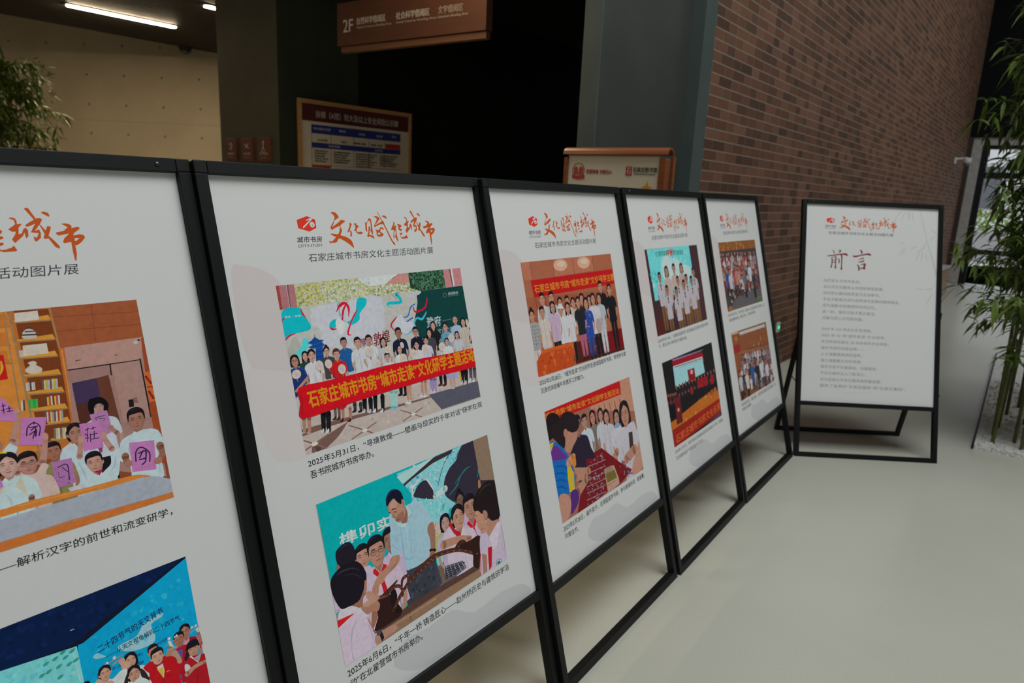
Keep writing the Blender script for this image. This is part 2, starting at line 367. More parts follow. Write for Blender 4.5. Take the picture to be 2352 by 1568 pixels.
        for d in (-1, 1):
            s.stroke(ink('241a1a'), [.012*h, .034*h, .014*h], q([f(d*.07, .075), f(d*.16, .098), f(d*.25, .068)]))
            s.shape(mul(S, .75), q([f(d*.08, -.0), f(d*.16, .03), f(d*.245, -.0), f(d*.16, -.035)])); s.stroke(D, [.014*h, .034*h, .014*h], q([f(d*.085, -.006), f(d*.16, .014), f(d*.24, -.01)]))
        s.stroke(mul(S, .7), [.012*h, .03*h], q([f(.03, .0), f(.055, -.16)])); s.stroke(mul(S, .6), [.02*h, .034*h, .02*h], q([f(-.065, -.178), f(0, -.195), f(.065, -.178)]))
        s.stroke(ink('7a3c3a'), [.015*h, .04*h, .015*h], q([f(-.11, -.3), f(0, -.312), f(.11, -.3)])); s.stroke(mul(S, .8), [.02*h], q([f(-.05, -.36), f(.05, -.36)]))
        if glasses:
            G = ink('4a4648')
            for d in (-1, 1):
                ring = [f(d*.165 + .115*math.cos(2*PI*k/12), -.015 + .085*math.sin(2*PI*k/12)) for k in range(13)]; s.stroke(G, [.02*h], q(ring))
            s.stroke(G, [.02*h], q([f(-.05, 0), f(.05, 0)]))
    def run(s, cmds):
        for c in cmds:
            k = c[0]
            if k == 'quad': s.quad = P(c[1])
            elif k == 'p': s.shape(ink(c[1]), P(c[2]))
            elif k == 'c': s.shape(ink(c[1]), catmull(P(c[2]), True))
            elif k == 's': s.stroke(ink(c[1]), [float(a) for a in c[2].split()], P(c[3]))
            elif k == 'e': s.ell(ink(c[1]), c[2], c[3], c[4]/2, c[5]/2, c[6])
            elif k == 't': q = P(c[3]); s.text(ink(c[1]), c[2], q[0], q[1], q[2], c[4])
            elif k == 'b': s.blobs(c[1], P(c[2]), c[3], c[4], c[5])
            elif k == 'm': s.man(**c[1])
        return s
    def build(s, name, parent, place, label=None):
        me = bpy.data.meshes.new(name); me.from_pydata([place(a/1000, b/1000, z/1000) for a, b, z in s.v], [], s.f)
        at = me.color_attributes.new('Col', 'FLOAT_COLOR', 'CORNER'); data = []
        for q, c in zip(me.polygons, s.c): data += [c[0], c[1], c[2], 1.0] * q.loop_total
        at.data.foreach_set('color', data); me.materials.append(M['photo_ink'] if name == 'printed_photo' else M['ink'])
        o = bpy.data.objects.new(name, me); COL.objects.link(o); o.parent = parent
        if label: o['label'] = label
        return o

# ---------------------------------------------------------------- the printed artwork (millimetres on each board)
ART = {}
ART['title'] = [
 ('c','a8481a','309.8,1445.5 313.8,1447.9 321.9,1446.7 327.2,1442.3 330.2,1437.6 330.1,1435 328.7,1433.1 325.1,1432.1 315.5,1426.4 313.5,1420.9 308.3,1414.8 307.5,1413.4 316.8,1418 331.4,1426.3 331.5,1428.8 333.7,1428.4 336.1,1429.2 344,1428 346.3,1426.2 344,1424 331.7,1416.8 331.3,1412.7 333.7,1404.7 330.2,1398.9 328,1393.8 339.7,1390.6 350.5,1385.2 355.9,1380.6 358.6,1373.8 359.8,1364.8 358.7,1363 356.3,1365 350.1,1370.4 336.5,1379.6 321.8,1386.3 314,1378.9 303.8,1376.4 300.1,1377.5 295.7,1375.4 292.9,1378.8 292.9,1382 295.8,1380.1 301.3,1381 306.8,1384.5 312.7,1389.8 307.1,1392.5 300.2,1396.9 304.4,1398.1 319.8,1396.2 325,1401.9 327.6,1407.7 328.2,1415 310.5,1408.7 307,1406.6 303.4,1408.1 302.7,1411 303.8,1414.5 309.5,1421 316.2,1429.6 318.3,1435.4 317,1439.8 311.8,1444.5'),
 ('p','a8481a','358.5,1423.5 364.6,1419.7 364.2,1417.5 361.7,1414.6 355.9,1404.3 359.8,1403.5 360.8,1399.4 362.9,1401.6 360.6,1397.5 359.6,1391.6 356.3,1389.1 354.6,1392.5 356.6,1396.9 356.4,1401.3 354.5,1403.6 352.4,1401 348.4,1399.4 348.7,1401.8 354.4,1410.2 357.9,1416.1'),
 ('p','a8481a','370.1,1417.8 372.4,1421.1 377.6,1421.5 378.9,1418.8 378.4,1415.9 381.2,1416.6 384.2,1413.9 383.2,1412.4 378.2,1409.1 376.2,1403.9 377.4,1400.9 381.4,1399.5 385.1,1401.4 391.9,1399.9 393.4,1398 390.9,1395.4 384.1,1394.8 378.7,1396 375.5,1398.3 373.2,1403.2 369.8,1402.2 368.5,1404.1 373,1408.5 374.1,1412.9 373,1418.5'),
 ('p','a8481a','403.9,1424.5 409.1,1421.3 413,1424.8 417.7,1432.5 421.8,1432.5 425.5,1430.4 425.1,1421.5 424.9,1408.6 424.6,1397.2 423.1,1392.8 420.9,1394.5 417.9,1402.2 415.8,1404.7 412.4,1393.5 418.2,1391.7 423.3,1391.2 425.3,1388.3 426.6,1383.4 424.2,1383.3 419.1,1386.4 412.5,1389.4 407.4,1387.1 404.8,1390.4 408,1394.4 410.9,1400.7 414,1412.8 417.3,1413.9 418.6,1411.9 417.6,1407.1 419.8,1403.8 421.2,1415.1 421.1,1425.6 419.8,1428 413.8,1424 410,1418.4 408.5,1408.8 407.8,1400.8 407,1399.2 404.2,1402.9 403.1,1406.5 404.6,1415.3 405,1420.9'),
 ('p','a8481a','433.9,1436.7 438.6,1438.1 443.8,1438.1 449.6,1435.6 452.6,1431.9 452.1,1428.3 449,1427.9 443.6,1422.2 434.9,1416.2 435.3,1415.3 442.9,1418.9 458.1,1425.5 454.5,1433.6 451.7,1440.1 447.3,1448.3 449.3,1448.5 452.3,1443 456.8,1434.4 460.5,1426.6 463.3,1424.9 465.8,1420.4 465.1,1418.3 475.3,1395.4 482.4,1377.8 489.5,1370.1 489.9,1366.7 488.4,1364.9 483.6,1368.6 478.7,1376.2 468.8,1400.5 461.3,1417.9 451.1,1417.6 442,1414.9 433.8,1410.9 431,1413.4 432.3,1416.2 441.3,1426.3 443.4,1431.2 441.8,1433.6'),
 ('p','a8481a','460.3,1438.1 464.4,1440 470.8,1439.5 475.4,1436 476.2,1433.5 473.4,1431.5 467.5,1434.4'),
 ('c','a8481a','433.6,1406.4 440.6,1403.5 445.1,1405 448.5,1408.2 453.2,1407.8 449.4,1404.1 448.8,1400 453.4,1396.7 457.1,1393.7 454.7,1390.1 448.9,1388.2 441.3,1387.5 436.5,1389.7 435.3,1394.6 435.9,1401.1'),
 ('e','b0b0ae',443.2,1395.2,9,5,0),
 ('p','a8481a','448.8,1409.9 452.9,1411.3 457.9,1409.7 460.7,1405.6 458.7,1403.6 454.9,1406.1'),
 ('p','a8481a','494.7,1423.9 500.1,1420.9 499,1418.4 492.6,1411.8 498.3,1415 502.9,1413.3 501.7,1410.4 500.1,1405.8 501.1,1402.4 500,1392.4 500.9,1384 501.8,1375.6 500.6,1372.6 496.9,1378.6 496.3,1380.7 493.1,1386.7 489.1,1380.9 487.5,1386 490.6,1397.6 492.9,1400.9 491.8,1403.4 485.6,1402.7 484,1404.4 488,1411 494.8,1419.3'),
 ('p','b0b0ae','492.8,1397.6 497.7,1402.5 497,1394.1 495,1390 490.8,1383.4'),
 ('p','a8481a','506.5,1417.9 513.3,1417.4 519.7,1415.7 520.8,1413.1 518.4,1409.8 513.5,1408.1 514.3,1406.4 520.3,1405.5 520.8,1402.5 516.3,1400.5 512.7,1399.3 514.2,1401 509,1403.2 508.6,1407.4 509.8,1411.6 507.7,1414.9'),
 ('p','a8481a','506.8,1395.6 519.3,1395.8 519.3,1392.4 514.1,1390.4 512.4,1387.9 514.4,1384.1 520.8,1384.8 529.4,1387.5 532.4,1390.9 536,1383.5 534.4,1381.4 517.6,1380.6 512.9,1382.4 511.7,1387.1 512,1393.8'),
 ('p','a8481a','532.4,1434.4 536.1,1435.9 541,1434.6 542.8,1429.9 542.5,1424.8 548.8,1425.6 547.7,1423.1 544,1419.7 542.1,1408.6 547.1,1410.2 549.8,1417 553.8,1419.2 556.2,1414.4 555.2,1405.8 552.1,1401.2 550.8,1405.9 550.8,1411 547.1,1405.1 535,1394.6 531.6,1400.2 537.5,1408.7 539.1,1412.9 534.4,1412.5 529,1416.8 535.8,1421.4 540,1424.8 539.2,1431.6'),
 ('p','a8481a','556.1,1450.4 559.9,1451.7 562.5,1450.5 570,1434.1 576.1,1434.8 579.1,1432.4 577.1,1428.9 574.4,1424.6 581,1414.1 584.3,1421.1 589.6,1420.6 587.3,1413.2 583.8,1405.4 590.4,1397.5 595.9,1389.5 597.3,1385.1 596.3,1383.2 590.4,1386.5 582.8,1401.1 577.7,1399.9 575.9,1402.1 578.7,1408.1 573.6,1423.7 565.4,1413.4 568,1414.7 571.9,1416 573.5,1409.9 572.3,1402.1 565,1395.8 562.5,1398 562.3,1404.9 566.4,1402.2 570.5,1409.9 559.6,1411.4 564.6,1420.4 568.1,1425.5 556.4,1420.4 552.8,1422.6 559.1,1427.3 567.2,1432'),
 ('p','a8481a','578.6,1443.5 583.3,1445.8 589.3,1443.2 590.8,1439.3 589.4,1436.5 585.4,1439.3'),
 ('p','a8481a','605.2,1425.3 612.6,1425.7 618.9,1423.4 620.5,1419.9 619.3,1417.2 628.6,1419.8 632.5,1418 631.3,1415.4 622.4,1409.3 620.2,1404.9 630.6,1406.9 636.5,1405.5 637.8,1401 631.2,1393.2 623.9,1388.4 620.7,1388.1 620.6,1373.9 617.6,1361.1 615.7,1363.4 615.2,1377.6 615.3,1394.4 604.9,1391.9 603.1,1394.6 606.3,1400.7 614.8,1408.5 598.2,1405.2 594.5,1409.2 595.8,1410.5 607.3,1413 614.2,1419.1'),
 ('p','b0b0ae','621.7,1400.4 629.1,1400.3 624.5,1396.4 621.1,1395.1'),
]
ART['logo'] = [
 ('p','d23020','216.5,1429.8 244.5,1438.2 264.4,1430.2 264.4,1411.8 244.4,1403.7 216.9,1411.8'),
 ('p','b0b0ae','253.3,1433.8 259,1432.7 230.9,1411.3 229.3,1412.3 229.8,1414.8 251.1,1430.3 241.5,1427.7 240.1,1429.6 253.5,1434.1'),
 ('e','b0b0ae',254.6,1419,13.2,12.5,0),
 ('e','d23020',254.8,1418,2.3,3.6,20),
 ('t','3c2238','城市书房','207.6,1379.6 272.7,1379.5 210.1,1393',1),
 ('t','3c2238','CITY’S STUDY','208.3,1369.5 272.6,1369.8 209.5,1375.4',1),
]
ART['subtitle'] = [
 ('t','2c2a34','石家庄城市书房文化主题活动图片展','228.7,1336.4 617.6,1339.1 231.1,1354.6',-1),
]
ART['hills'] = [
 ('c','aea6a5','44.1,1330.3 73.7,1337.4 111.1,1328 146.6,1300.7 161.1,1257.5 154.5,1192.5 169.7,1095.3 124.5,1084.9 73.6,1085.6 49,1135.2 39.3,1207.7'),
 ('c','b2abaa','31.9,1120.5 90.1,1119 157.6,1089.9 167,1000.1 157.3,925.6 73.1,930.4 45.4,992.5'),
 ('c','a5a4a5','269.8,385.8 313.4,427.4 391.9,421.7 479,425.9 553.7,385.4 664.6,390.3 760.2,374.1 780.9,332.4 560.4,340.2 364.8,335.4'),
]
ART['group_photo_with_banner'] = [
 ('quad','137.4,1291.3 712,1294.8 710.3,931.2 138.7,926'),
 ('p','a9a790','137.4,1291.3 712,1294.8 710.3,931.2 138.7,926'),
 ('b','a8a23c 8f8f3a b9b070 77803a 9a9a78 b5b25a','181.6,1291.3 425.5,1294.3 413.8,1240.5 180.8,1242.6',900,6.3,3),
 ('b','b4b4a4 9ea48c c0bfb4 7f8a64 a9a87c','245.2,1283.9 423.2,1283.9 413.8,1240.5 245.8,1239.9',600,6.2,4),
 ('p','b4bab8','354.1,1291.5 425.5,1294.3 420.2,1270 382.4,1271.2 364.9,1281.2'),
 ('b','6d7a98 8b96a8','363.1,1293.4 407.3,1293.8 404.6,1271.2 382.7,1272.9',24,3.8,5),
 ('p','9a6469','136.3,1291 181.5,1290.8 180.7,1240.3 136.2,1240'),
 ('p','8a3a30','136.3,1291 144.9,1290.9 144,1240.3 136.2,1240'),
 ('p','6a4a48','162.9,1291 167.6,1291 164.7,1240.7 161.8,1240.7'),
 ('p','a8a0a0','162,1291.1 163.4,1291 162.5,1240.6 161.3,1240.7'),
 ('s','a06a5c','0.5','136.1,1286.4 145.3,1286.3'),
 ('s','a06a5c','0.5','136.2,1280 145.4,1279.8'),
 ('s','a06a5c','0.5','136.3,1273.5 145.5,1273.3'),
 ('s','a06a5c','0.5','136.3,1267.1 145.6,1266.8'),
 ('s','a06a5c','0.5','136.4,1260.6 145.7,1260.3'),
 ('s','a06a5c','0.5','136.5,1254.1 145.8,1253.8'),
 ('s','a06a5c','0.5','136.6,1247.7 145.9,1247.3'),
 ('p','b9c0c0','393.4,1294.8 491,1295.3 459.1,1281.3 433.1,1268.9 387.9,1269'),
 ('p','b07a72','488.4,1294.6 517.8,1294.5 518.9,1265.8 433.1,1268.9 459.5,1283'),
 ('s','5a4038','1','459.5,1283 488.3,1294.1'),
 ('b','9fa07c b4b5a0 8c9060 c0c0b2 76803e','387.9,1269 519.7,1269.5 544.6,1245.1 382.7,1245.1',520,7,7),
 ('p','20382a','516.5,1294 643.5,1295.1 643.2,1246 549.7,1245 516.4,1254.9'),
 ('b','3e6a4a 2c5038 4f7a58 1a2c22 35604a','516.4,1293.7 642.6,1294.8 642.4,1246.1 530,1248.2',620,7.4,8),
 ('p','b07478','643.5,1295.1 711.3,1296 710.3,1245.9 643.8,1245.9'),
 ('p','5a4440','666.6,1295.7 672.8,1295.7 672.7,1246.3 669.2,1246.2'),
 ('p','c6c6c8','672.2,1295.7 678.5,1295.7 678.4,1246.5 672.7,1246.3'),
 ('s','9c6062','0.9','645,1287.2 668.4,1291.6'),
 ('s','9c6062','1','682.3,1289.8 712,1292.9'),
 ('s','9c6062','0.9','644.8,1281.8 668.3,1286.1'),
 ('s','9c6062','1','682.1,1284.2 711.9,1287.3'),
 ('s','9c6062','0.9','644.7,1276.3 668.1,1280.6'),
 ('s','9c6062','1','682,1278.7 711.7,1281.7'),
 ('s','9c6062','0.9','644.5,1270.9 668,1275.1'),
 ('s','9c6062','1','681.8,1273.2 711.6,1276.1'),
 ('s','9c6062','0.9','644.4,1265.4 667.8,1269.6'),
 ('s','9c6062','1','681.7,1267.6 711.4,1270.5'),
 ('s','9c6062','0.9','644.2,1260 667.7,1264.1'),
 ('s','9c6062','1','681.5,1262.1 711.3,1264.9'),
 ('s','9c6062','0.9','644.1,1254.5 667.6,1258.6'),
 ('s','9c6062','1','681.4,1256.5 711.1,1259.3'),
 ('s','9c6062','0.9','643.9,1249.1 667.4,1253.1'),
 ('s','9c6062','1','681.2,1251 711,1253.7'),
 ('p','a6a49e','136.2,1240 709.6,1246.6 717.1,1084.5 699.7,1012.2 112.9,992.7'),
 ('c','aeaeb4','222.3,1237.5 212.1,1224.2 207.7,1211.8 210.3,1197.1 224.4,1192.1 230.2,1173.5 229.5,1160.6 264.2,1139.1 391.5,1137.4 414.2,1242.2 305.7,1240.5'),
 ('c','9c9a92','159,1178.6 170.5,1164.4 172.9,1140.3 145.3,1110.4 134.3,1143.3'),
 ('c','0aa3ad','145.6,1239.6 186.7,1240 191.8,1224.8 200.1,1211.2 205.8,1197.7 202.2,1189.3 182.2,1186.4 156.7,1185.1 136,1174 136.8,1212.5'),
 ('s','b01434','0.3 3 3.4 0.7','186.7,1240 188.6,1231.5 193,1221.5 197.4,1216.2'),
 ('s','b01434','1.6 3.9 0.7','136.6,1174.3 149.2,1183 165.7,1185.5'),
 ('s','b01434','2.3 3.3','136.5,1215.7 143.6,1221'),
 ('t','c8d8d8','豫境｜敦煌','144.5,1220.9 185.4,1220 145.1,1225.5',0),
 ('c','46b8bc','181.5,1173.8 193.1,1167.4 195.1,1159.2 183,1145.1 168.1,1134.8 157.8,1145.9 174.2,1155.9'),
 ('s','b81430','1.5 7.4 6.3 1.8','279.1,1220 292,1233.6 307,1237.1 314.7,1224.5 310.9,1206.4'),
 ('s','b81430','1.8 5.5 4','313.8,1239.7 298.6,1221.2 289.8,1193.8'),
 ('c','0aa3ad','344,1243.6 368.6,1242.6 366.5,1227.6 344.2,1209.4 341.4,1196 325.8,1187.7 310.8,1186.1 296.8,1197.9 274.3,1187.4 259.7,1184.3 253.7,1193.3 263.4,1202 277.7,1203.6 308.5,1194.8 330.7,1210.9'),
 ('s','b81430','0.7 4.6 2.5','253,1190.1 259.4,1182.7 271.2,1182'),
 ('s','b81430','0.7 4.1 3.7 4.8 1.1','341.5,1221.6 327.9,1207.8 313.9,1190.8 300.6,1167.2 310,1162.6'),
 ('s','0a9aa6','2.6 1.8','283.7,1232.7 291.7,1241.9'),
 ('s','0aa3ad','1.8 2.9 1.5','288.6,1227.2 286.6,1212.5 296.8,1208'),
 ('c','bcbcc2','272.7,1199.2 283.9,1204.5 297.4,1191.2 292,1175.1 282.3,1168 272.3,1177.7'),
 ('p','123f7e','212.1,1180 211.8,1171.2 220.6,1164.3 233.3,1162.5 226.9,1157.7 231.6,1152.2 232.4,1150.4 226.5,1146.4 224.4,1117.5 203.2,1116.2 207.7,1147.7 197.3,1146.9 190.3,1151.9 201.7,1155 190,1161.5 200,1164.8 209.8,1171.5'),
 ('s','2a66a8','0.9','190,1161.2 209.3,1155.5 233.2,1162'),
 ('s','2a66a8','0.9','190.2,1151.6 207.4,1146.1 232.5,1151.2'),
 ('s','0c2c5c','1.4','205.8,1138.3 228.6,1138'),
 ('s','0c2c5c','1.4','204.5,1127.3 226.7,1126.9'),
 ('t','6a1a24','豫见','327.4,1130.3 367.9,1132 331.6,1150.2',1),
 ('p','0c3836','549.6,1244.7 709.8,1245.9 712.8,1083.1 517.9,1126.7 517,1145.4 509.6,1168.6 523.1,1194.9 532.2,1218.2 533.4,1234.9'),
 ('c','aaa9b2','493.8,1242.2 514,1244 549.6,1244.3 545.5,1237.5 534.6,1234.8 520.8,1229.5 511.6,1233.2'),
 ('s','0aa3ad','10.1 8.1 7.3 2.8 1.2','465.2,1243.8 477.5,1223.6 437.2,1224 431.5,1219.2 446.4,1212.3'),
 ('s','a01430','1.2 1.2','451,1244.2 465,1232.1'),
 ('s','2a64a8','1.3 3.8 4.3 3','469.3,1186.3 491.1,1185.6 505.5,1206.1 522.3,1213.6'),
 ('s','b01434','3.1 4.8 5.3 4','515.3,1205.1 520.2,1193.4 555.3,1200.9 568.4,1224.1'),
 ('s','3aa0c8','1.7 5.6 4.7 6.4 3.4','471.2,1140.5 495.1,1148.3 519,1176.8 538.5,1172.6 557.8,1189.3'),
 ('s','1a3c8c','2.1 2.9 2.1 3.3','462.2,1143.6 464.2,1163.3 475.2,1169.2 507.2,1180'),
 ('s','b01434','3.2 4.5 2','455.2,1187.9 432.6,1170.9 441,1155.5'),
 ('c','b0b2bc','452.1,1184.7 470.4,1191.6 483.1,1171.9 505.2,1171 504.8,1158.1 481.5,1142.8 454.8,1153.6 444,1169.4'),
 ('t','aab4b6','豫府','551.2,1148.5 603,1147.6 554.7,1175.4',1),
 ('t','9aa4a4','AUTUMN CAMPING','610.5,1158.7 644.7,1159.5 610.7,1160.6',0),
 ('t','98a2a4','文化之旅','585.1,1128.8 644.6,1128.6 587.9,1140.9',0),
 ('e','8a9290',634.4,1226.1,13.7,12.9,0),
 ('e','0c3836',634.4,1226.1,12,11.8,0),
 ('t','a8b0b0','绿城豫府','647.2,1224.5 687.1,1224.5 648.5,1232.6',0),
 ('t','8a9898','INGYLW MANSION','647.8,1221.1 687.8,1221.2 648.2,1222.9',0),
 ('t','701a26','敦煌','370.5,1126.4 421.6,1131.3 372.7,1157.5',1),
 ('p','a89a92','138.6,998.9 720.9,1020.3 712.4,932.6 137.4,925'),
 ('b','b4a8a0 9c8c84 aca09a','143.2,990.4 710.2,990.9 704.4,936.7 139.5,930',60,10.8,11),
 ('s','6a4e46','14.8 8.4 4.9 3.5','133.6,974.2 257.8,976.5 469,972.6 529.3,973.1'),
 ('s','6a4e48','2.1 18.6 24.8','256.2,969 219.4,950.7 165.6,930.4'),
 ('s','d0c6be','13.2','299.2,940.6 300.4,940.1'),
 ('s','7a5a50','3.9 3','171,939.7 209.5,916.5'),
 ('s','7a5a50','3.7 2.7','156.9,947.9 120.2,968.1'),
 ('s','7a5a50','3.9 2.9','169.9,945.8 202,955.8'),
 ('s','7a5a50','3.7 2.8','157.3,942 122.4,931.8'),
 ('e','c2b6ae',164,944,18,8.8,0),
 ('s','7a5a50','3.6 2.7','308.4,936.2 345.2,915.4'),
 ('s','7a5a50','3.4 2.6','294.8,943.5 259.5,961.7'),
 ('s','7a5a50','3.6 2.7','307.3,941.6 337.9,950.5'),
 ('s','7a5a50','3.4 2.6','295.2,938.2 261.8,929.2'),
 ('e','c2b6ae',301.6,940,17.2,7.8,0),
 ('s','7a5a50','3.2 2.4','462.7,939.5 496.8,921.8'),
 ('s','7a5a50','3 2.3','450.2,945.8 417.2,961.5'),
 ('s','7a5a50','3.2 2.4','461.7,944.2 489.9,951.9'),
 ('s','7a5a50','3.1 2.3','450.6,941.3 419.6,933.4'),
 ('e','c2b6ae',456.5,942.8,15.9,6.8,0),
 ('p','4e4e5a','518.3,978.7 709.2,979 710.3,934.2 555.1,932.5'),
 ('s','9a7060','10.1 7.1','149.1,1003.9 145.1,975.4'),
 ('s','a08878','4.3 5.8 2.7','144.3,977.9 142.8,974.5 137.6,974'),
 ('s','9a7060','10.2 7.2','161.4,1001 157.4,972.4'),
 ('s','a08878','4.3 5.9 2.7','156.6,974.8 155,971.5 149.7,970.9'),
 ('s','15161a','14.1 9.9','198.4,1003.8 192.5,966.4'),
 ('s','b8bcc8','4.4 6.1 2.8','191.7,968.9 190.1,965.5 184.6,965'),
 ('s','15161a','14.3 10','211.4,1000.8 205.5,963.2'),
 ('s','b8bcc8','4.5 6.1 2.9','204.6,965.8 203,962.3 197.4,961.8'),
 ('s','5a4a48','8.3 5.8','231.3,1008 228.5,985.7'),
 ('s','3a2420','4.6 6.2 2.9','227.7,988.2 226,984.7 220.3,984.1'),
 ('s','5a4a48','8.4 5.9','241.3,1005.7 238.6,983.3'),
 ('s','3a2420','4.6 6.3 2.9','237.7,985.9 236,982.4 230.3,981.8'),
 ('s','9a6a58','9.3 6.5','251.5,1003.5 247.9,977.2'),
 ('s','4a1c1c','4.6 6.3 2.9','247,979.8 245.3,976.3 239.5,975.7'),
 ('s','9a6a58','9.4 6.6','271,999.1 267.3,972.7'),
 ('s','4a1c1c','4.7 6.4 3','266.4,975.2 264.7,971.7 258.8,971.1'),
 ('s','3a3634','10.8 7.6','285.8,1005.8 284.5,990.6'),
 ('s','28201e','4.7 6.5 3','283.6,993.2 281.9,989.6 275.9,988.9'),
 ('s','3a3634','10.9 7.7','302.4,1002.2 301.1,986.8'),
 ('s','28201e','4.8 6.6 3.1','300.1,989.5 298.4,985.8 292.3,985.2'),
 ('s','15161a','13.7 9.6','315.2,1009.5 311.7,983.4'),
 ('s','b0a8b0','4.8 6.6 3.1','310.7,986.1 308.9,982.4 302.8,981.8'),
 ('s','15161a','13.9 9.7','332.3,1005.9 328.7,979.6'),
 ('s','b0a8b0','4.9 6.7 3.1','327.7,982.3 325.9,978.6 319.6,978'),
 ('s','15161a','13.1 9.2','347.6,1010.9 342.4,977.5'),
 ('s','b6b6be','5 6.8 3.2','341.5,980.2 339.6,976.5 333.3,975.9'),
 ('s','15161a','13.3 9.3','369,1006.4 363.8,972.7'),
 ('s','b6b6be','5 6.9 3.2','362.8,975.5 360.9,971.7 354.4,971.1'),
 ('s','8ab0aa','14.5 10.2','400,1012.6 393.4,972.4'),
 ('s','6aa4b4','5.1 7 3.3','392.3,975.1 390.4,971.4 383.7,970.8'),
 ('s','8ab0aa','14.6 10.2','411.9,1010.2 405.2,969.8'),
 ('s','6aa4b4','5.2 7.1 3.3','404.1,972.5 402.2,968.8 395.4,968.1'),
 ('s','1a1a1e','13.4 9.4','430.6,1019.2 428.5,999.8'),
 ('s','1c1c20','5.3 7.2 3.3','427.5,1002.6 425.5,998.7 418.6,998'),
 ('s','1a1a1e','13.6 9.5','445.5,1016.3 443.4,996.8'),
 ('s','1c1c20','5.3 7.2 3.4','442.4,999.6 440.4,995.7 433.4,995'),
 ('s','a87c6c','8.7 6.1','453.3,1019.1 445.9,975.8'),
 ('s','c0c0c4','5.3 7.3 3.4','444.8,978.6 442.8,974.8 435.8,974.1'),
 ('s','a87c6c','8.8 6.2','461.6,1017.5 454.2,974'),
 ('s','c0c0c4','5.4 7.3 3.4','453.1,976.9 451.1,973 444,972.4'),
 ('s','a47868','9.5 6.7','503,1018.2 497.3,982.4'),
 ('s','c0c0c4','5.5 7.5 3.5','496.2,985.3 494.1,981.3 486.7,980.6'),
 ('s','a47868','9.6 6.7','514.6,1016 508.8,980'),
 ('s','c0c0c4','5.6 7.6 3.5','507.7,982.9 505.6,978.9 498.2,978.3'),
 ('s','8a78a0','14.4 10.1','536.6,1018.6 531.8,986.4'),
 ('s','b0a8b0','5.6 7.7 3.6','530.6,989.4 528.4,985.3 520.9,984.6'),
 ('s','8a78a0','14.5 10.2','548.5,1016.3 543.6,984'),
 ('s','b0a8b0','5.7 7.8 3.6','542.4,987 540.3,982.9 532.6,982.2'),
 ('s','17171b','12.1 8.5','570.7,1016.7 568.8,997.1'),
 ('s','50202a','5.8 7.9 3.7','567.5,1000.1 565.3,996 557.5,995.2'),
 ('s','17171b','12.2 8.6','586.1,1013.9 584.1,994.1'),
 ('s','50202a','5.8 8 3.7','582.9,997.1 580.6,993 572.8,992.3'),
 ('s','a88070','9.2 6.4','607,1012.3 602.9,983.6'),
 ('s','b0a0a0','5.9 8.1 3.8','601.6,986.6 599.3,982.5 591.3,981.8'),
 ('s','a88070','9.2 6.5','619.6,1010 615.5,981.1'),
 ('s','b0a0a0','6 8.1 3.8','614.3,984.1 611.9,980 603.8,979.3'),
 ('s','17171b','16.6 11.6','653.5,1017.8 648.8,986.3'),
 ('s','b4a8a4','6.1 8.3 3.9','647.5,989.4 645.1,985.1 636.8,984.4'),
 ('s','17171b','16.8 11.8','668.4,1015.2 663.6,983.5'),
 ('s','b4a8a4','6.1 8.4 3.9','662.3,986.5 659.9,982.3 651.5,981.6'),
 ('s','4a4250','14.2 9.9','688.4,1018.7 683.6,986.8'),
 ('s','b8b8bc','6.2 8.5 4','682.2,989.9 679.8,985.6 671.2,984.8'),
 ('s','4a4250','14.3 10','703.7,1016 698.9,983.9'),
 ('s','b8b8bc','6.3 8.6 4','697.5,987 695,982.7 686.3,982'),
 ('p','8e8cae','590.2,1017.7 633,1016.8 633,1002.8 609.6,1002.6 591.8,1010.5'),
 ('p','b08a30','638.3,1018.2 646.9,1018.5 647.7,993.1 642.7,993.6'),
 ('p','b01820','240.2,1006 264.9,1010.4 261,1003.3 248.6,1001.2 240.8,1002.9'),
 ('m',dict(x=234.5, y=1136.3, h=21, hair='bun', top='3a3a3e', sk='a98274')),
 ('m',dict(x=178.2, y=1134.7, h=20.1, hair='long', top='1e3a36', sk='a98274')),
 ('m',dict(x=284.4, y=1148.6, h=23.2, hair='short', top='1c4f86', sk='96705f')),
 ('m',dict(x=322.6, y=1143, h=25.3, hair='short', top='b2b2b6', sk='a98274')),
 ('m',dict(x=356.2, y=1144.1, h=24.4, hair='short', top='b4b4b8', sk='a07868')),
 ('m',dict(x=194.6, y=1133.7, h=25.3, hair='tied', top='b6b4b8', sk='a98274')),
 ('m',dict(x=259.3, y=1125, h=24.5, hair='curly', top='b01a20', sk='a98274')),
 ('m',dict(x=151, y=1128.2, h=25.5, hair='bob', top='1f3a78', sk='9c7264', glasses=1)),
 ('p','182c60','136.7,1102.6 168.2,1107.9 173.6,1089.5 138.3,1049.2 128.2,1051.4 129.1,1082.3'),
 ('m',dict(x=572.9, y=1151.4, h=22.4, hair='long', top='19191c', sk='a98274')),
 ('m',dict(x=658, y=1155.5, h=23.3, hair='bald', top='8aa2b8', sk='a5796a')),
 ('m',dict(x=687.8, y=1146.9, h=23.6, hair='long', top='a89c94', sk='a98274')),
 ('m',dict(x=450.9, y=1148.7, h=26.1, hair='short', top='151c34', sk='8a6250')),
 ('m',dict(x=508, y=1144.7, h=23.6, hair='short', top='14182c', sk='a07666', glasses=1)),
 ('m',dict(x=554.6, y=1134.8, h=21.1, hair='long', top='3c3a42', sk='a98274')),
 ('m',dict(x=615.6, y=1142.5, h=22.9, hair='tied', top='5c86a4', sk='a98274', glasses=1)),
 ('b','2c6e96 c0c4c8 3c7c5a 2a5a80','593.9,1125.6 632.7,1126.2 628.3,1095.5 584,1094.3',46,4.2,12),
 ('m',dict(x=398.9, y=1133.1, h=22.1, hair='long', top='a8a4ac', sk='a98274')),
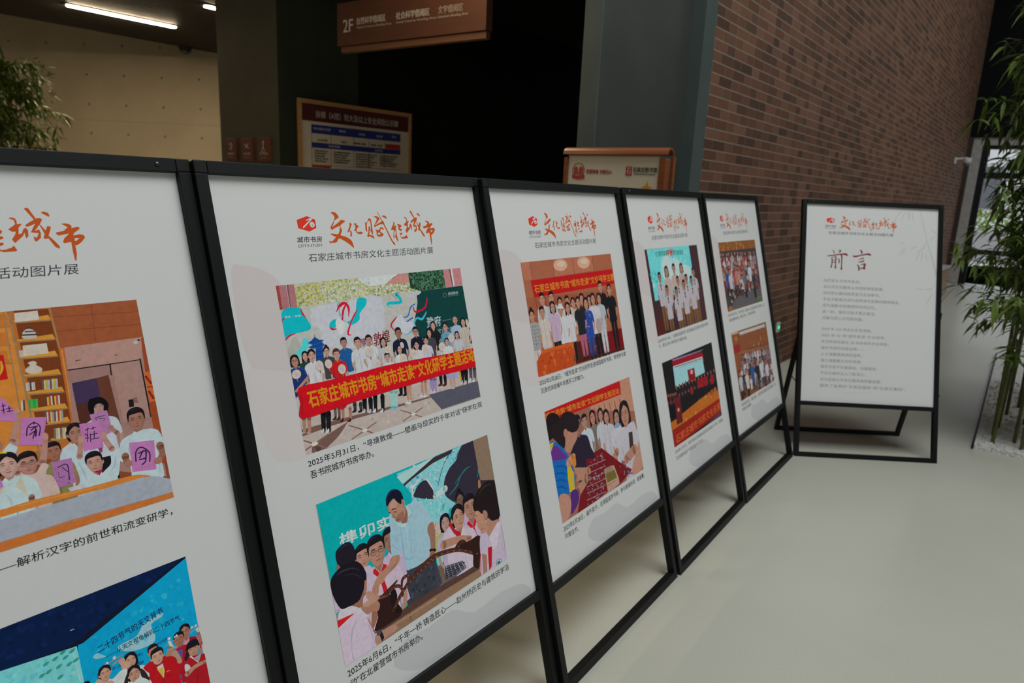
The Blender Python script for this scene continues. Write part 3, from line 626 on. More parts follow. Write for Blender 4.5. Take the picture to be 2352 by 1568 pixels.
 ('m',dict(x=655.6, y=1114.9, h=20.7, hair='bob', top='a8a8ac', sk='a98274')),
 ('m',dict(x=538.6, y=1116.2, h=20.9, hair='tied', top='b0aab8', sk='a98274')),
 ('m',dict(x=504, y=1110.1, h=21.7, hair='tied', top='b2b2b6', sk='a98274')),
 ('m',dict(x=446.1, y=1108.7, h=21.1, hair='bob', top='b8b8bc', sk='a98274')),
 ('m',dict(x=613.4, y=1103.2, h=19.7, hair='tied', top='b8b8bc', sk='a98274')),
 ('m',dict(x=403.4, y=1095.8, h=21.4, hair='short', top='b4b4b8', sk='a98274')),
 ('e','b8a898',408.4,1113.3,22.6,16.9,12),
 ('e','aca0a6',408.2,1112.4,11.3,6.8,0),
 ('e','b8a898',370.6,1085.9,20.1,20.7,12),
 ('e','aca0a6',370.5,1085,10.1,8.3,0),
 ('e','b8a898',454,1084.8,24.6,22.3,12),
 ('e','aca0a6',453.8,1083.9,12.3,8.9,0),
 ('e','b8a898',489.5,1090.1,23.4,22.7,12),
 ('e','aca0a6',489.3,1089.2,11.7,9.1,0),
 ('e','b8a898',532,1096.1,25.3,24.2,12),
 ('e','aca0a6',531.8,1095.2,12.6,9.7,0),
 ('e','b8a898',592.3,1092.7,24.5,23.7,12),
 ('e','aca0a6',592.1,1091.8,12.3,9.5,0),
 ('e','b8a898',632.3,1110.2,22.6,24.2,12),
 ('e','aca0a6',632.1,1109.3,11.3,9.7,0),
 ('e','b8a898',704.3,1140.5,11.7,26.2,12),
 ('e','aca0a6',704.1,1139.5,5.8,10.5,0),
 ('e','b8a898',456.4,1117.2,11.8,16.2,12),
 ('e','aca0a6',456.2,1116.3,5.9,6.5,0),
 ('e','b8a898',149.3,1099.5,22.8,20,10),
 ('e','a6a0b0',149.2,1098.9,11.4,8,0),
 ('s','96705f','2.6 1.6','148.9,1088.6 149.7,1083.7'),
 ('e','b8a898',209.4,1107.9,21.6,23.9,10),
 ('e','a6a0b0',209.3,1107.3,10.8,9.6,0),
 ('s','96705f','2.8 1.7','209,1096.7 209.9,1091.7'),
 ('e','b8a898',233.7,1107.8,19.1,21,10),
 ('e','a6a0b0',233.5,1107.2,9.5,8.4,0),
 ('s','96705f','2.8 1.8','233.3,1096.4 234.2,1091.4'),
 ('e','b8a898',267.1,1090.1,21.7,23,10),
 ('e','a6a0b0',266.9,1089.5,10.9,9.2,0),
 ('s','96705f','2.9 1.8','266.7,1078.6 267.6,1073.4'),
 ('e','b8a898',353.4,1115.5,25.3,24,10),
 ('e','a6a0b0',353.2,1114.8,12.6,9.6,0),
 ('s','96705f','3.1 1.9','353,1103.4 354,1098.1'),
 ('s','a07868','6.5 5.6','177.1,1088.9 141.4,1064.2'),
 ('c','b80e1c','148.8,1070.4 212.5,1071.9 307.4,1073.1 388.2,1076.3 492,1075 615.6,1070.7 713.6,1070.5 711,1050.8 710.9,1020.8 571.3,1019.3 449.6,1015.5 340.1,1012.5 231.1,1007 142.8,1004.2 146.4,1037.9'),
 ('s','961018','0.8 3.5 0.8','152.2,1066.4 150.5,1037 145.6,1006.6'),
 ('s','cc2a30','0.9 6.6 1.3','301.9,1070.5 306.2,1055.6 302.9,1028.2'),
 ('t','cc7c14','石家庄城市书房“城市走读”文化研学主题活动','168.5,1021.9 711.8,1034.8 165.3,1059.1',2),
]
ART['bridge_model_photo'] = [
 ('quad','140.6,816.3 712.6,825.3 713.2,468.2 143.2,453.1'),
 ('p','02999c','140.6,816.3 712.6,825.3 713.2,468.2 143.2,453.1'),
 ('s','8a8078','2.1','141.4,815 144.2,452.6'),
 ('t','b8bcc8','榫卯实','182.8,706.2 335.2,699 183.4,734.2',2),
 ('p','78b4c4','372.6,814.7 650.2,823.8 656.1,680.6 523.7,676.4 508.1,640.5 479.5,640.6 452.7,675.5 408.2,730.5 407.3,755.4 388.3,785.8'),
 ('b','4a9fc0 a4d0d4 2f86ac 8cc4cc b8d8d8','385.4,815.7 579.8,821.1 526,686 410.3,725',110,10.7,21),
 ('p','9cc8d0','371.1,807.9 511.2,824.3 495.8,818.4 385.3,786.7'),
 ('p','332a30','387.4,784.8 499.6,819.9 572.8,823 562.9,812.6 493,806.5 414.4,787.4 390,779.2'),
 ('b','3aa8c0 b0d8d8 58b8cc','416.5,781.9 547.9,811.6 534.9,771.2 422.6,750.4',60,7.1,22),
 ('c','2e2836','652.2,823.8 655.6,762.6 655.2,697.3 616.4,682.5 561.5,679.3 526.5,704 517.5,719.8 517.7,737.8 528.7,760.2 551.4,779.4 576.4,790.5 592.9,812.3 615.1,824.9'),
 ('s','147a78','1.2 3.1 0.9','559.1,732.6 602.7,756.4 627,760'),
 ('s','147a78','1.2 3 0.9','531.6,710.1 564.9,725.6 585.4,748.3'),
 ('s','147a78','1.2 3.1 0.9','564.1,786.1 582.8,801.9 589.3,813.3'),
 ('s','147a78','1.3 3.2 1','645.8,722 653.2,736.1 653.8,746.8'),
 ('c','2e2836','416.4,742.1 420.8,757.2 435.1,769.2 453.9,773.6 471.3,764.5 478.9,744.9 478.8,726 476.5,718.9'),
 ('s','bcd8d6','2.7 4.4 3.3','408.3,745.3 416.4,767.2 442.8,781.2'),
 ('s','bcd8d6','4.6 4','462.3,777.8 481.7,741.5'),
 ('s','a8d4da','11.8 17.7','481.1,723.9 522,731.3'),
 ('s','6ab8c8','17.6 20.6','418.4,732.1 508.1,686.9'),
 ('b','d0e0dc 88c0cc 5aa8bc','410.8,742 519.2,703.8 508.1,656 462.3,672.1',50,8,23),
 ('s','2a3c48','1.8','555.9,814.5 523.5,784.9 498.6,746.3'),
 ('p','b2a09a','463.9,664 494.8,645.3 489.4,621.6 459.1,627.8'),
 ('b','c06a48 d0b090 a0a860','464.4,658.7 494.8,645.3 485.5,620.5 459.6,630.2',30,6.2,24),
 ('p','98a060','460.7,627.2 486.1,622.9 463.4,585.6 451.1,585.4'),
 ('p','7ab8b4','451.1,585.4 490.5,580.1 480.1,550.9 455.1,549.6'),
 ('p','7d6756','652.2,823.8 711.9,825.5 713.3,695.8 655.6,712.2'),
 ('s','6d5848','3.2 3.2','654.1,820.1 658.9,712.5'),
 ('p','2e2836','635.3,725.2 716.4,696.3 720.3,581.1 687.8,536.8 578.2,604.6'),
 ('p','7d6756','652.2,823.8 711.9,825.5 713.3,695.8 655.6,712.2'),
 ('p','6a5648','453.7,551.4 481.2,555.6 610.6,492.6 601.6,455.6 455,503.9'),
 ('m',dict(x=502.6, y=647.6, h=43.9, hair='bob', top='a896ac', sk='a08078', turn=0.3)),
 ('m',dict(x=567.8, y=686.5, h=42.8, hair='bun', top='b098b0', sk='6a5048', turn=0.4)),
 ('m',dict(x=599.3, y=657.3, h=65, hair='short', top='b49cb2', sk='9a7060', turn=0.2, tie=1)),
 ('p','5c4a78','549.2,546.7 591,543.6 580.4,499.5 542.9,504.3'),
 ('m',dict(x=550.7, y=646.2, h=62.3, hair='tied', top='b8a8b6', sk='a87c68', turn=0.6, noarms=1)),
 ('p','b8a8b6','493.2,622.8 517.6,634.5 542.1,596.8 554.8,586.8 546.9,537 491.1,536.1 491.6,569.4 482.3,606.4'),
 ('p','aa1a22','512.1,639.1 520,641.4 532.4,618.7 551.3,603.9 548.8,593 535,598.2 523.9,614'),
 ('p','50505a','476.3,542.2 541.7,531.2 551.6,508.7 504.9,501.9 469.8,506.5'),
 ('s','a0a0a4','1.8','481.2,540.2 484.5,507.9'),
 ('s','1a1a22','2.4','477,534.2 547.5,523.6'),
 ('s','a0a0a4','1.8','494.9,537.1 499.8,508.2'),
 ('s','1a1a22','2.4','475.7,528.6 539.1,520.1'),
 ('s','a0a0a4','1.8','508.8,534.1 515.4,508.4'),
 ('s','1a1a22','2.4','474.4,523 530.7,516.7'),
 ('s','a0a0a4','1.8','522.9,530.9 531.1,508.7'),
 ('s','1a1a22','2.4','473.1,517.4 522.5,513.3'),
 ('s','a0a0a4','1.8','537.1,527.8 547.1,508.9'),
 ('s','1a1a22','2.4','471.8,511.8 514.2,510'),
 ('s','a27762','22.9 18.1 12.1','483.4,595.7 540.3,589.1 583.2,576.6'),
 ('s','9a6c58','9.3 3.1','572.4,580.1 581.3,568.8'),
 ('m',dict(x=320.3, y=672.7, h=54.9, hair='short', top='b09cb4', sk='8a6454', turn=-0.3)),
 ('p','3a3c48','352.8,583.1 435.3,584.1 451.6,557.4 459.1,506 439.9,499 355,536.1'),
 ('b','30323e 444654','358.1,578.5 442.1,568.8 449.5,510.1 361.9,538',30,13.6,25),
 ('c','90aec4','385.6,730.8 402.2,732.6 430.4,726.1 442,710.5 453.5,686.5 460.9,668.9 455.8,661.8 440.3,656.9 439.5,640.1 444.4,620.8 434.6,586.9 413.3,576.7 380.2,576.7 358.7,581.2 354.3,597 351,617.7 346.7,641 328.8,671.8 327.1,719.8 343.3,738 355.7,709.8 374.2,708.1'),
 ('c','8fadc3','346.2,707.5 335.2,699 324.3,688.9 320.4,670.9 317,631.8 330.8,627.2 342.3,627 346.6,636.1 351.5,616.2 355.7,582.2 389.9,577.2 423.8,727.7 395.9,730.1 369.9,699'),
 ('s','7e9cb4','0.8 2.3 0.6','330.5,677.7 336.1,661.5 345.6,641.8'),
 ('s','7e9cb4','0.8 2.4 0.6','383.8,676 383,640 369.2,600.1'),
 ('s','7e9cb4','0.8 2.4 0.6','349.4,617.1 367.8,604.3 389.5,604.7'),
 ('s','7e9cb4','0.8 2.3 0.6','322.4,661.4 331.1,649.2 342.7,639.4'),
 ('s','9db9cc','1.2 4 1.2','375.7,682.5 371.6,653.4 371.9,622.6'),
 ('s','7895ac','0.8 2.8 0.8','356.1,689.6 354.6,650.9 354.3,597.1'),
 ('c','a27664','329.1,748.8 338.7,756.5 351.5,761 358.2,751.7 370.1,740.2 373.4,750.8 380.3,748 381.8,739.9 379,733.3 383.9,719.4 384.4,706.5 378.4,692.4 369.2,690.6 359.7,700.5 350.8,702.3 345.4,709.2 343.6,714.8 336.4,719.4 336.1,730.1 329.9,735.1 329.5,741.6'),
 ('c','86594a','380.7,734.9 385.2,718.9 384,704.9 378.3,692.1 369.2,690.6 361.8,699.2 374.3,708.3 379.5,720.9'),
 ('c','b08672','337.5,751.2 350.3,757.5 357.4,748.1 350.6,737.9 335,739.7'),
 ('c','8e6050','350.5,716.6 372.9,723.1 372.1,709 356.4,701.2 346.2,707.5'),
 ('c','131426','326.4,760.2 329.3,770.6 339.4,780.5 351.8,783 364.4,779.6 375,769.8 379.4,756.6 378.8,749.6 373.9,750.8 370.3,740.9 357.8,751.9 351.2,761.5 338.2,756.6 328.9,748.8 326.2,753.2'),
 ('s','20305c','0.8 2.7 2.7 0.8','327.2,759.9 333.4,773.7 348.5,780.5 364.1,778.3'),
 ('s','2c1c1a','1.2 2.7 1','338.5,737.1 345.9,737.4 354.4,734.5'),
 ('s','3a2420','0.8 1.8 0.8','342.4,729.7 348.7,729.3 354.5,726.6'),
 ('s','2c1c1a','0.8 1.9 0.6','328.7,735.9 332.5,732.4 336.5,730'),
 ('s','7a4c40','0.8 2.3 1.9','341.3,726.9 343.2,717 347.8,714.9'),
 ('s','6a3432','1.2 2.6 1','346.8,708.1 353.8,708.3 359.2,707.8'),
 ('s','7a5044','1.6','376,745.5 377.6,737.7'),
 ('p','9cb8ca','380.8,735.2 390.6,727.9 400.4,707.1 385,702.7 385.2,718.9'),
 ('s','506878','1','400.3,706.8 383.7,701.4'),
 ('p','a2bccc','346.2,707.5 357.5,695.9 378.3,692.1 371.8,684 353.6,688.8'),
 ('s','506878','1.2','353.4,687.9 356.5,691.3'),
 ('c','8c6352','440.3,656.9 459,665.2 463.5,643.9 460,619.9 453.8,595.7 439.3,598.8 442.5,621.5'),
 ('s','241c1c','7.4 7.4','437.5,599.6 453.4,594.1'),
 ('c','8a5a48','436.7,596.1 450.7,591.1 448,576.5 434.2,549.4 425.4,555.6 429.4,579'),
 ('m',dict(x=236.1, y=663.9, h=53.4, hair='short', top='ac9cac', sk='a87c6c', turn=0.15, tie=1)),
 ('m',dict(x=276.2, y=660.9, h=68.4, hair='short', top='b8a4b4', sk='a47664', turn=0.25, glasses=1, tie=1)),
 ('c','1c1824','166.7,691.5 170.2,701.6 182.8,708.2 195.2,710.8 204.9,709.6 213.7,701.3 218.5,687.7 217.1,673.2 213.3,661 194.9,662.1 176.9,660.9 169.2,670.9 166.9,680.1'),
 ('c','8a5848','164.9,672.4 170.2,670.9 173.7,662.5 167,660.4 164.4,666.4'),
 ('s','2c2838','0.7 3.5 0.7','177,698.9 194.1,705.5 207.7,703.6'),
 ('p','b4a0b2','235.6,640.1 252.3,636.7 257.3,618.7 252,594.2 229.5,581'),
 ('c','a88070','229.8,582.7 252.2,574.5 262,557.7 247.3,551.8 228.7,567.3'),
 ('c','b6a2b4','314.1,563.8 334.9,571.5 345.1,541.1 311,528.5'),
 ('c','a27662','313.3,629.7 327.4,630 339.7,626 337.1,614.1 324.2,604.6 292.8,594.8 280.3,584.7 267.7,582.1 261.9,565.8 253,566 245.9,573.8 247.3,584.7 254.5,593.2 270.8,606.8 282.4,610 303.6,617.6'),
 ('s','8a5e4c','0.8 3.2 0.8','336.2,621 318.6,606 293.2,596.5'),
 ('s','8c604e','0.8 1.2 0.6','259.5,587.4 253.3,579.4 252,567.5'),
 ('s','8c604e','0.8 1.2 0.6','264.2,583.6 260.1,574.7 260.1,567.5'),
 ('s','8c604e','0.8 1.1 0.6','253,588.5 248.4,581.6 246.8,574.2'),
 ('p','34363f','354,581.2 385.7,578.4 433,582.3 452.5,574.5 435.3,499.8 340.6,499.3 338.2,512.5 350.2,514.6 345.8,544.5'),
 ('b','2a2c36 40424e','357.5,575 445.9,569.3 431.3,505.4 349.8,507.3',26,12.3,26),
 ('p','4e3730','224,484.7 341.2,501.8 435.9,502.5 541.7,500.2 633.6,502.2 628.9,482.9 432.1,485.7 261,480'),
 ('p','83654f','231.3,477.6 261.1,480.5 432.1,485.7 629.3,484.8 616.7,433.1 235,453.5'),
 ('s','3a2820','1.7','341.7,482 341,462.6'),
 ('s','94775f','4.4 4.4','264.5,475.6 430.4,478.6'),
 ('p','2c1614','246.6,558.9 284.2,553.2 293.2,548.9 299.1,511.9 320.2,494.7 311.5,487.7 255.2,484.8 231.4,488.2 249.4,515.1'),
 ('c','1a1212','291.9,548 307.9,557.3 313.2,538.5 309.9,523.4 321,498.1 304.4,498.4 295.9,513.4'),
 ('s','6a3a30','8.7 8.7','246.3,557.6 284,552.2'),
 ('p','3c2420','261.6,556.1 321,573.7 321.2,569.1 286.1,553.3'),
 ('s','4a2620','6.1 8.9 8.1 8.1 7.7 6.9','288.2,552.4 301.5,560.2 320,558.5 329.6,547.9 330.3,534.6 325.9,531'),
 ('s','4a2620','7.5 9.6 10 10.8 10.4 9.6 9.2','295.2,510 315.7,528.2 338.4,544 366.2,558.3 395.5,565.8 425.3,571.8 453.1,577.2'),
 ('s','4a2620','6.2 8.2 7.4 6.2','330.7,552.9 336.3,567.2 351.5,570.1 363.9,559.2'),
 ('s','4a2620','10.6 11.8 12.4 11.8 13 11.8','377.7,565.5 412.9,575.1 448.2,580.2 499.8,573.4 548.1,558.2 612.5,517.3'),
 ('s','44241e','9.2 12.2 12.2 10.4','525.1,571.9 539.6,578.1 556,575.7 570.2,554.4'),
 ('c','2c1814','535.9,570.3 555.5,573.3 581.9,571.2 620.6,567.5 602.7,493.1 576.8,501 582,539.1 548.3,558.9'),
 ('s','b08a50','1 1','302.2,515.1 305.2,516.2'),
 ('s','b08a50','1 1','312.4,524.1 315.5,525.3'),
 ('s','b08a50','1 1','322.2,530.8 325.4,532'),
 ('s','b08a50','1 1','333.6,538.7 336.8,539.9'),
 ('s','b08a50','1 1','344.7,545 347.9,546.2'),
 ('s','b08a50','1 1','357.3,551.7 360.5,553'),
 ('s','b08a50','1 1','369.6,556.8 372.8,558.1'),
 ('s','b08a50','1.1 1.1','383,560.6 386.3,561.9'),
 ('s','b08a50','1.1 1.1','396.3,563.6 399.7,564.9'),
 ('s','b08a50','1.1 1.1','411.2,567 414.6,568.3'),
 ('s','b08a50','1.1 1.1','424.9,569.7 428.3,571'),
 ('s','b08a50','1.1 1.1','438.7,572.6 442.2,573.9'),
 ('s','b08a50','1.1 1.1','448.5,574.5 452,575.9'),
 ('s','b08a50','1.1 1.1','455.4,575.7 459,577'),
 ('s','b08a50','1 1','293.3,554.6 296.1,554.8'),
 ('s','b08a50','1 1','299.7,557.3 302.6,557.5'),
 ('s','b08a50','1 1','308.3,559 311.2,559.2'),
 ('s','b08a50','1 1','317.5,557.8 320.4,558'),
 ('s','b08a50','1 1','325.6,551.5 328.5,551.7'),
 ('s','b08a50','1 1','330.7,541.9 333.6,542'),
 ('s','b08a50','1 1','343,570 345.9,570.2'),
 ('s','b08a50','1 1','353.6,568.3 356.6,568.5'),
 ('s','b08a50','1.1 1.1','419.5,574.2 424,573.4'),
 ('s','b08a50','1.1 1.1','433.7,577.2 438.3,576.4'),
 ('s','b08a50','1.1 1.1','451.1,577.8 455.8,577'),
 ('s','b08a50','1.2 1.2','471.7,576 476.5,575.1'),
 ('s','b08a50','1.2 1.2','492.4,573 497.3,572.1'),
 ('s','b08a50','1.2 1.2','513.1,568.2 518.1,567.3'),
 ('s','b08a50','1.2 1.2','533.9,561.9 538.9,561'),
 ('s','b08a50','1.2 1.2','554.4,552.6 559.5,551.6'),
 ('s','b08a50','1.2 1.2','574.6,540.6 579.8,539.7'),
 ('s','b08a50','1.3 1.3','595.1,528 600.5,527'),
 ('c','b0a0b2','711.2,593.3 715.2,567.4 713.8,470.4 670.2,465.5 599.8,464.5 609.7,522.3 614.5,552.1 624.8,571.3 646.5,570.1 655,554.1 698.7,580.9'),
 ('c','a2765f','657.4,604.7 675.9,591.8 700.1,586.8 703.1,578.2 674.7,552.8 661.4,541.2 652.7,556.8 647.6,569.7'),
 ('c','ac7e68','615.4,637 629,635.6 642.7,622.1 650,630 661.4,621.2 659.7,607.4 650.4,599.7 653.6,577.2 643.8,570.9 626.8,572.8 624,584.7 618.7,592.6 614.9,610.2 612,624.7'),
 ('c','1d1616','611.3,654.6 622.5,675.1 642.2,690.4 665.6,699.5 690.8,701.1 712.9,687.6 713.2,639.8 711.6,594.9 696.2,588.2 676.4,590.5 668,602.3 662.9,620.6 655.6,628.1 646.1,629.2 640.4,622.4 628.9,635.1 614.8,639.4'),
 ('s','33282a','1.3 5.2 1.3','639.2,677.8 666.8,690.9 695.7,690.1'),
 ('c','9a6c58','647,629.4 659.6,624 658.3,608.5 648.5,602.1 644.5,616'),
 ('s','5a3c34','1.3 2.5','615.1,627.7 620.2,624'),
 ('s','864840','1.3 2.6','625.6,584.7 635.6,582.6'),
 ('p','bcaebc','654.8,553.6 698.7,580.9 709.8,573.6 675.6,513.5 659.3,515.7'),
 ('p','aa141e','642.7,527.4 660.1,524 645.9,472.7 633.5,466.2 637.8,500.7'),
 ('p','946a58','616.1,518.7 633.7,510.6 625.6,467.3 608.1,465.9'),
 ('s','aa141e','2.5 2.5','610.6,522.5 598.9,467.6'),
 ('e','4a607c',676.8,471.7,23.5,19.9,0),
 ('e','b8b8c0',676.8,471.7,18.4,15.7,0),
 ('e','2a5a78',676.6,470.7,14.2,11.5,0),
 ('s','9c8a9e','1.3 4.7 1.3','708.5,568.4 711.5,527.9 707.9,478.4'),
 ('s','9a889c','1 2.6 1','609.7,522.3 620.7,517.9 633.5,510.1'),
 ('c','9c6a50','648.3,715.8 653.7,712.7 654.1,697.6 644.7,692.4 643.8,703.6'),
 ('p','b4a0b2','142.8,614.3 159.3,576.3 142.3,572'),
 ('s','8a7890','1.1 1.1','142.2,579.1 155.1,575.7'),
 ('c','9c6e5c','209.1,556.5 227.6,562.5 249.2,560.6 256.8,549.3 260.2,538.8 251.5,528.1 232.3,533.5 217.8,534.6'),
 ('c','8a5c4a','236.7,533.5 250.2,523.7 245.3,511.7 233.5,497.8 228.5,505.5'),
 ('c','a8806e','214.1,559.8 236.6,563.7 262.2,558.5 256.5,553 224.9,549.6'),
 ('c','8c5c4a','178.5,574.4 200.3,574.8 227.1,608.5 236.4,613.3 229.4,582.8 218.2,573.8 210.1,556.1'),
 ('c','bcaabc','144.4,557.9 156.4,576.8 171.3,575.1 186.8,570.2 204.8,556.2 216.6,539.4 225.4,529.6 219.7,525.3 226.1,502.3 232,479 233,456.8 182.5,451.4 142.6,453.1 141,498.5'),
 ('s','a692a8','0.7 4 1.1','194.8,539.1 175.6,517.2 165.1,477.6'),
 ('s','a894aa','0.8 3 0.8','217.7,516 225.1,489.5 228.2,463.1'),
 ('s','a08ca2','0.7 2.6 0.7','167,476.7 166.2,463.3 168,452'),
 ('c','c2b2c0','157.3,576.4 171.3,575.1 186.8,570.2 204.8,556.2 216.6,539.4 225.4,529.6 216.7,531.4 191.4,552.5 163.1,555.8 147.1,561.3'),
 ('p','c01a1e','143.1,556.4 162.9,555 190.5,552.3 167.4,546.9 142.7,540.1'),
 ('c','17131c','142.8,640.9 147.8,650.8 160.4,659 182,665.4 203.7,665.6 217.3,660.1 229.1,648 236.9,628.1 236.6,614.6 229.6,600 219.9,587 208.7,574.5 192.2,571.5 178.9,572.5 159.5,575.2 150.2,590.7 144.2,609.5 142,627.8'),
 ('s','2e2a38','0.7 4.1 2.9 0.7','158.8,651.2 177.5,653.6 203.5,649.7 222,636.9'),
 ('s','2a2634','0.7 2.6 0.7','179.3,642.6 204.7,635.4 224.5,618.3'),
 ('c','a0705c','230.3,609.2 234.5,606.7 232.6,595.5 227.5,582.2 224.2,588.7'),
 ('c','a27766','231.6,477 254.2,480.2 290.4,477.6 298.6,465.9 285.6,461.3 256.9,459.2 233.7,455.7'),
 ('p','1c1a20','244,483.1 252.2,481.6 256.8,463.1 249,456.2 246,468.5'),
 ('e','4a4448',243.9,479.4,13.5,11.6,0),
]
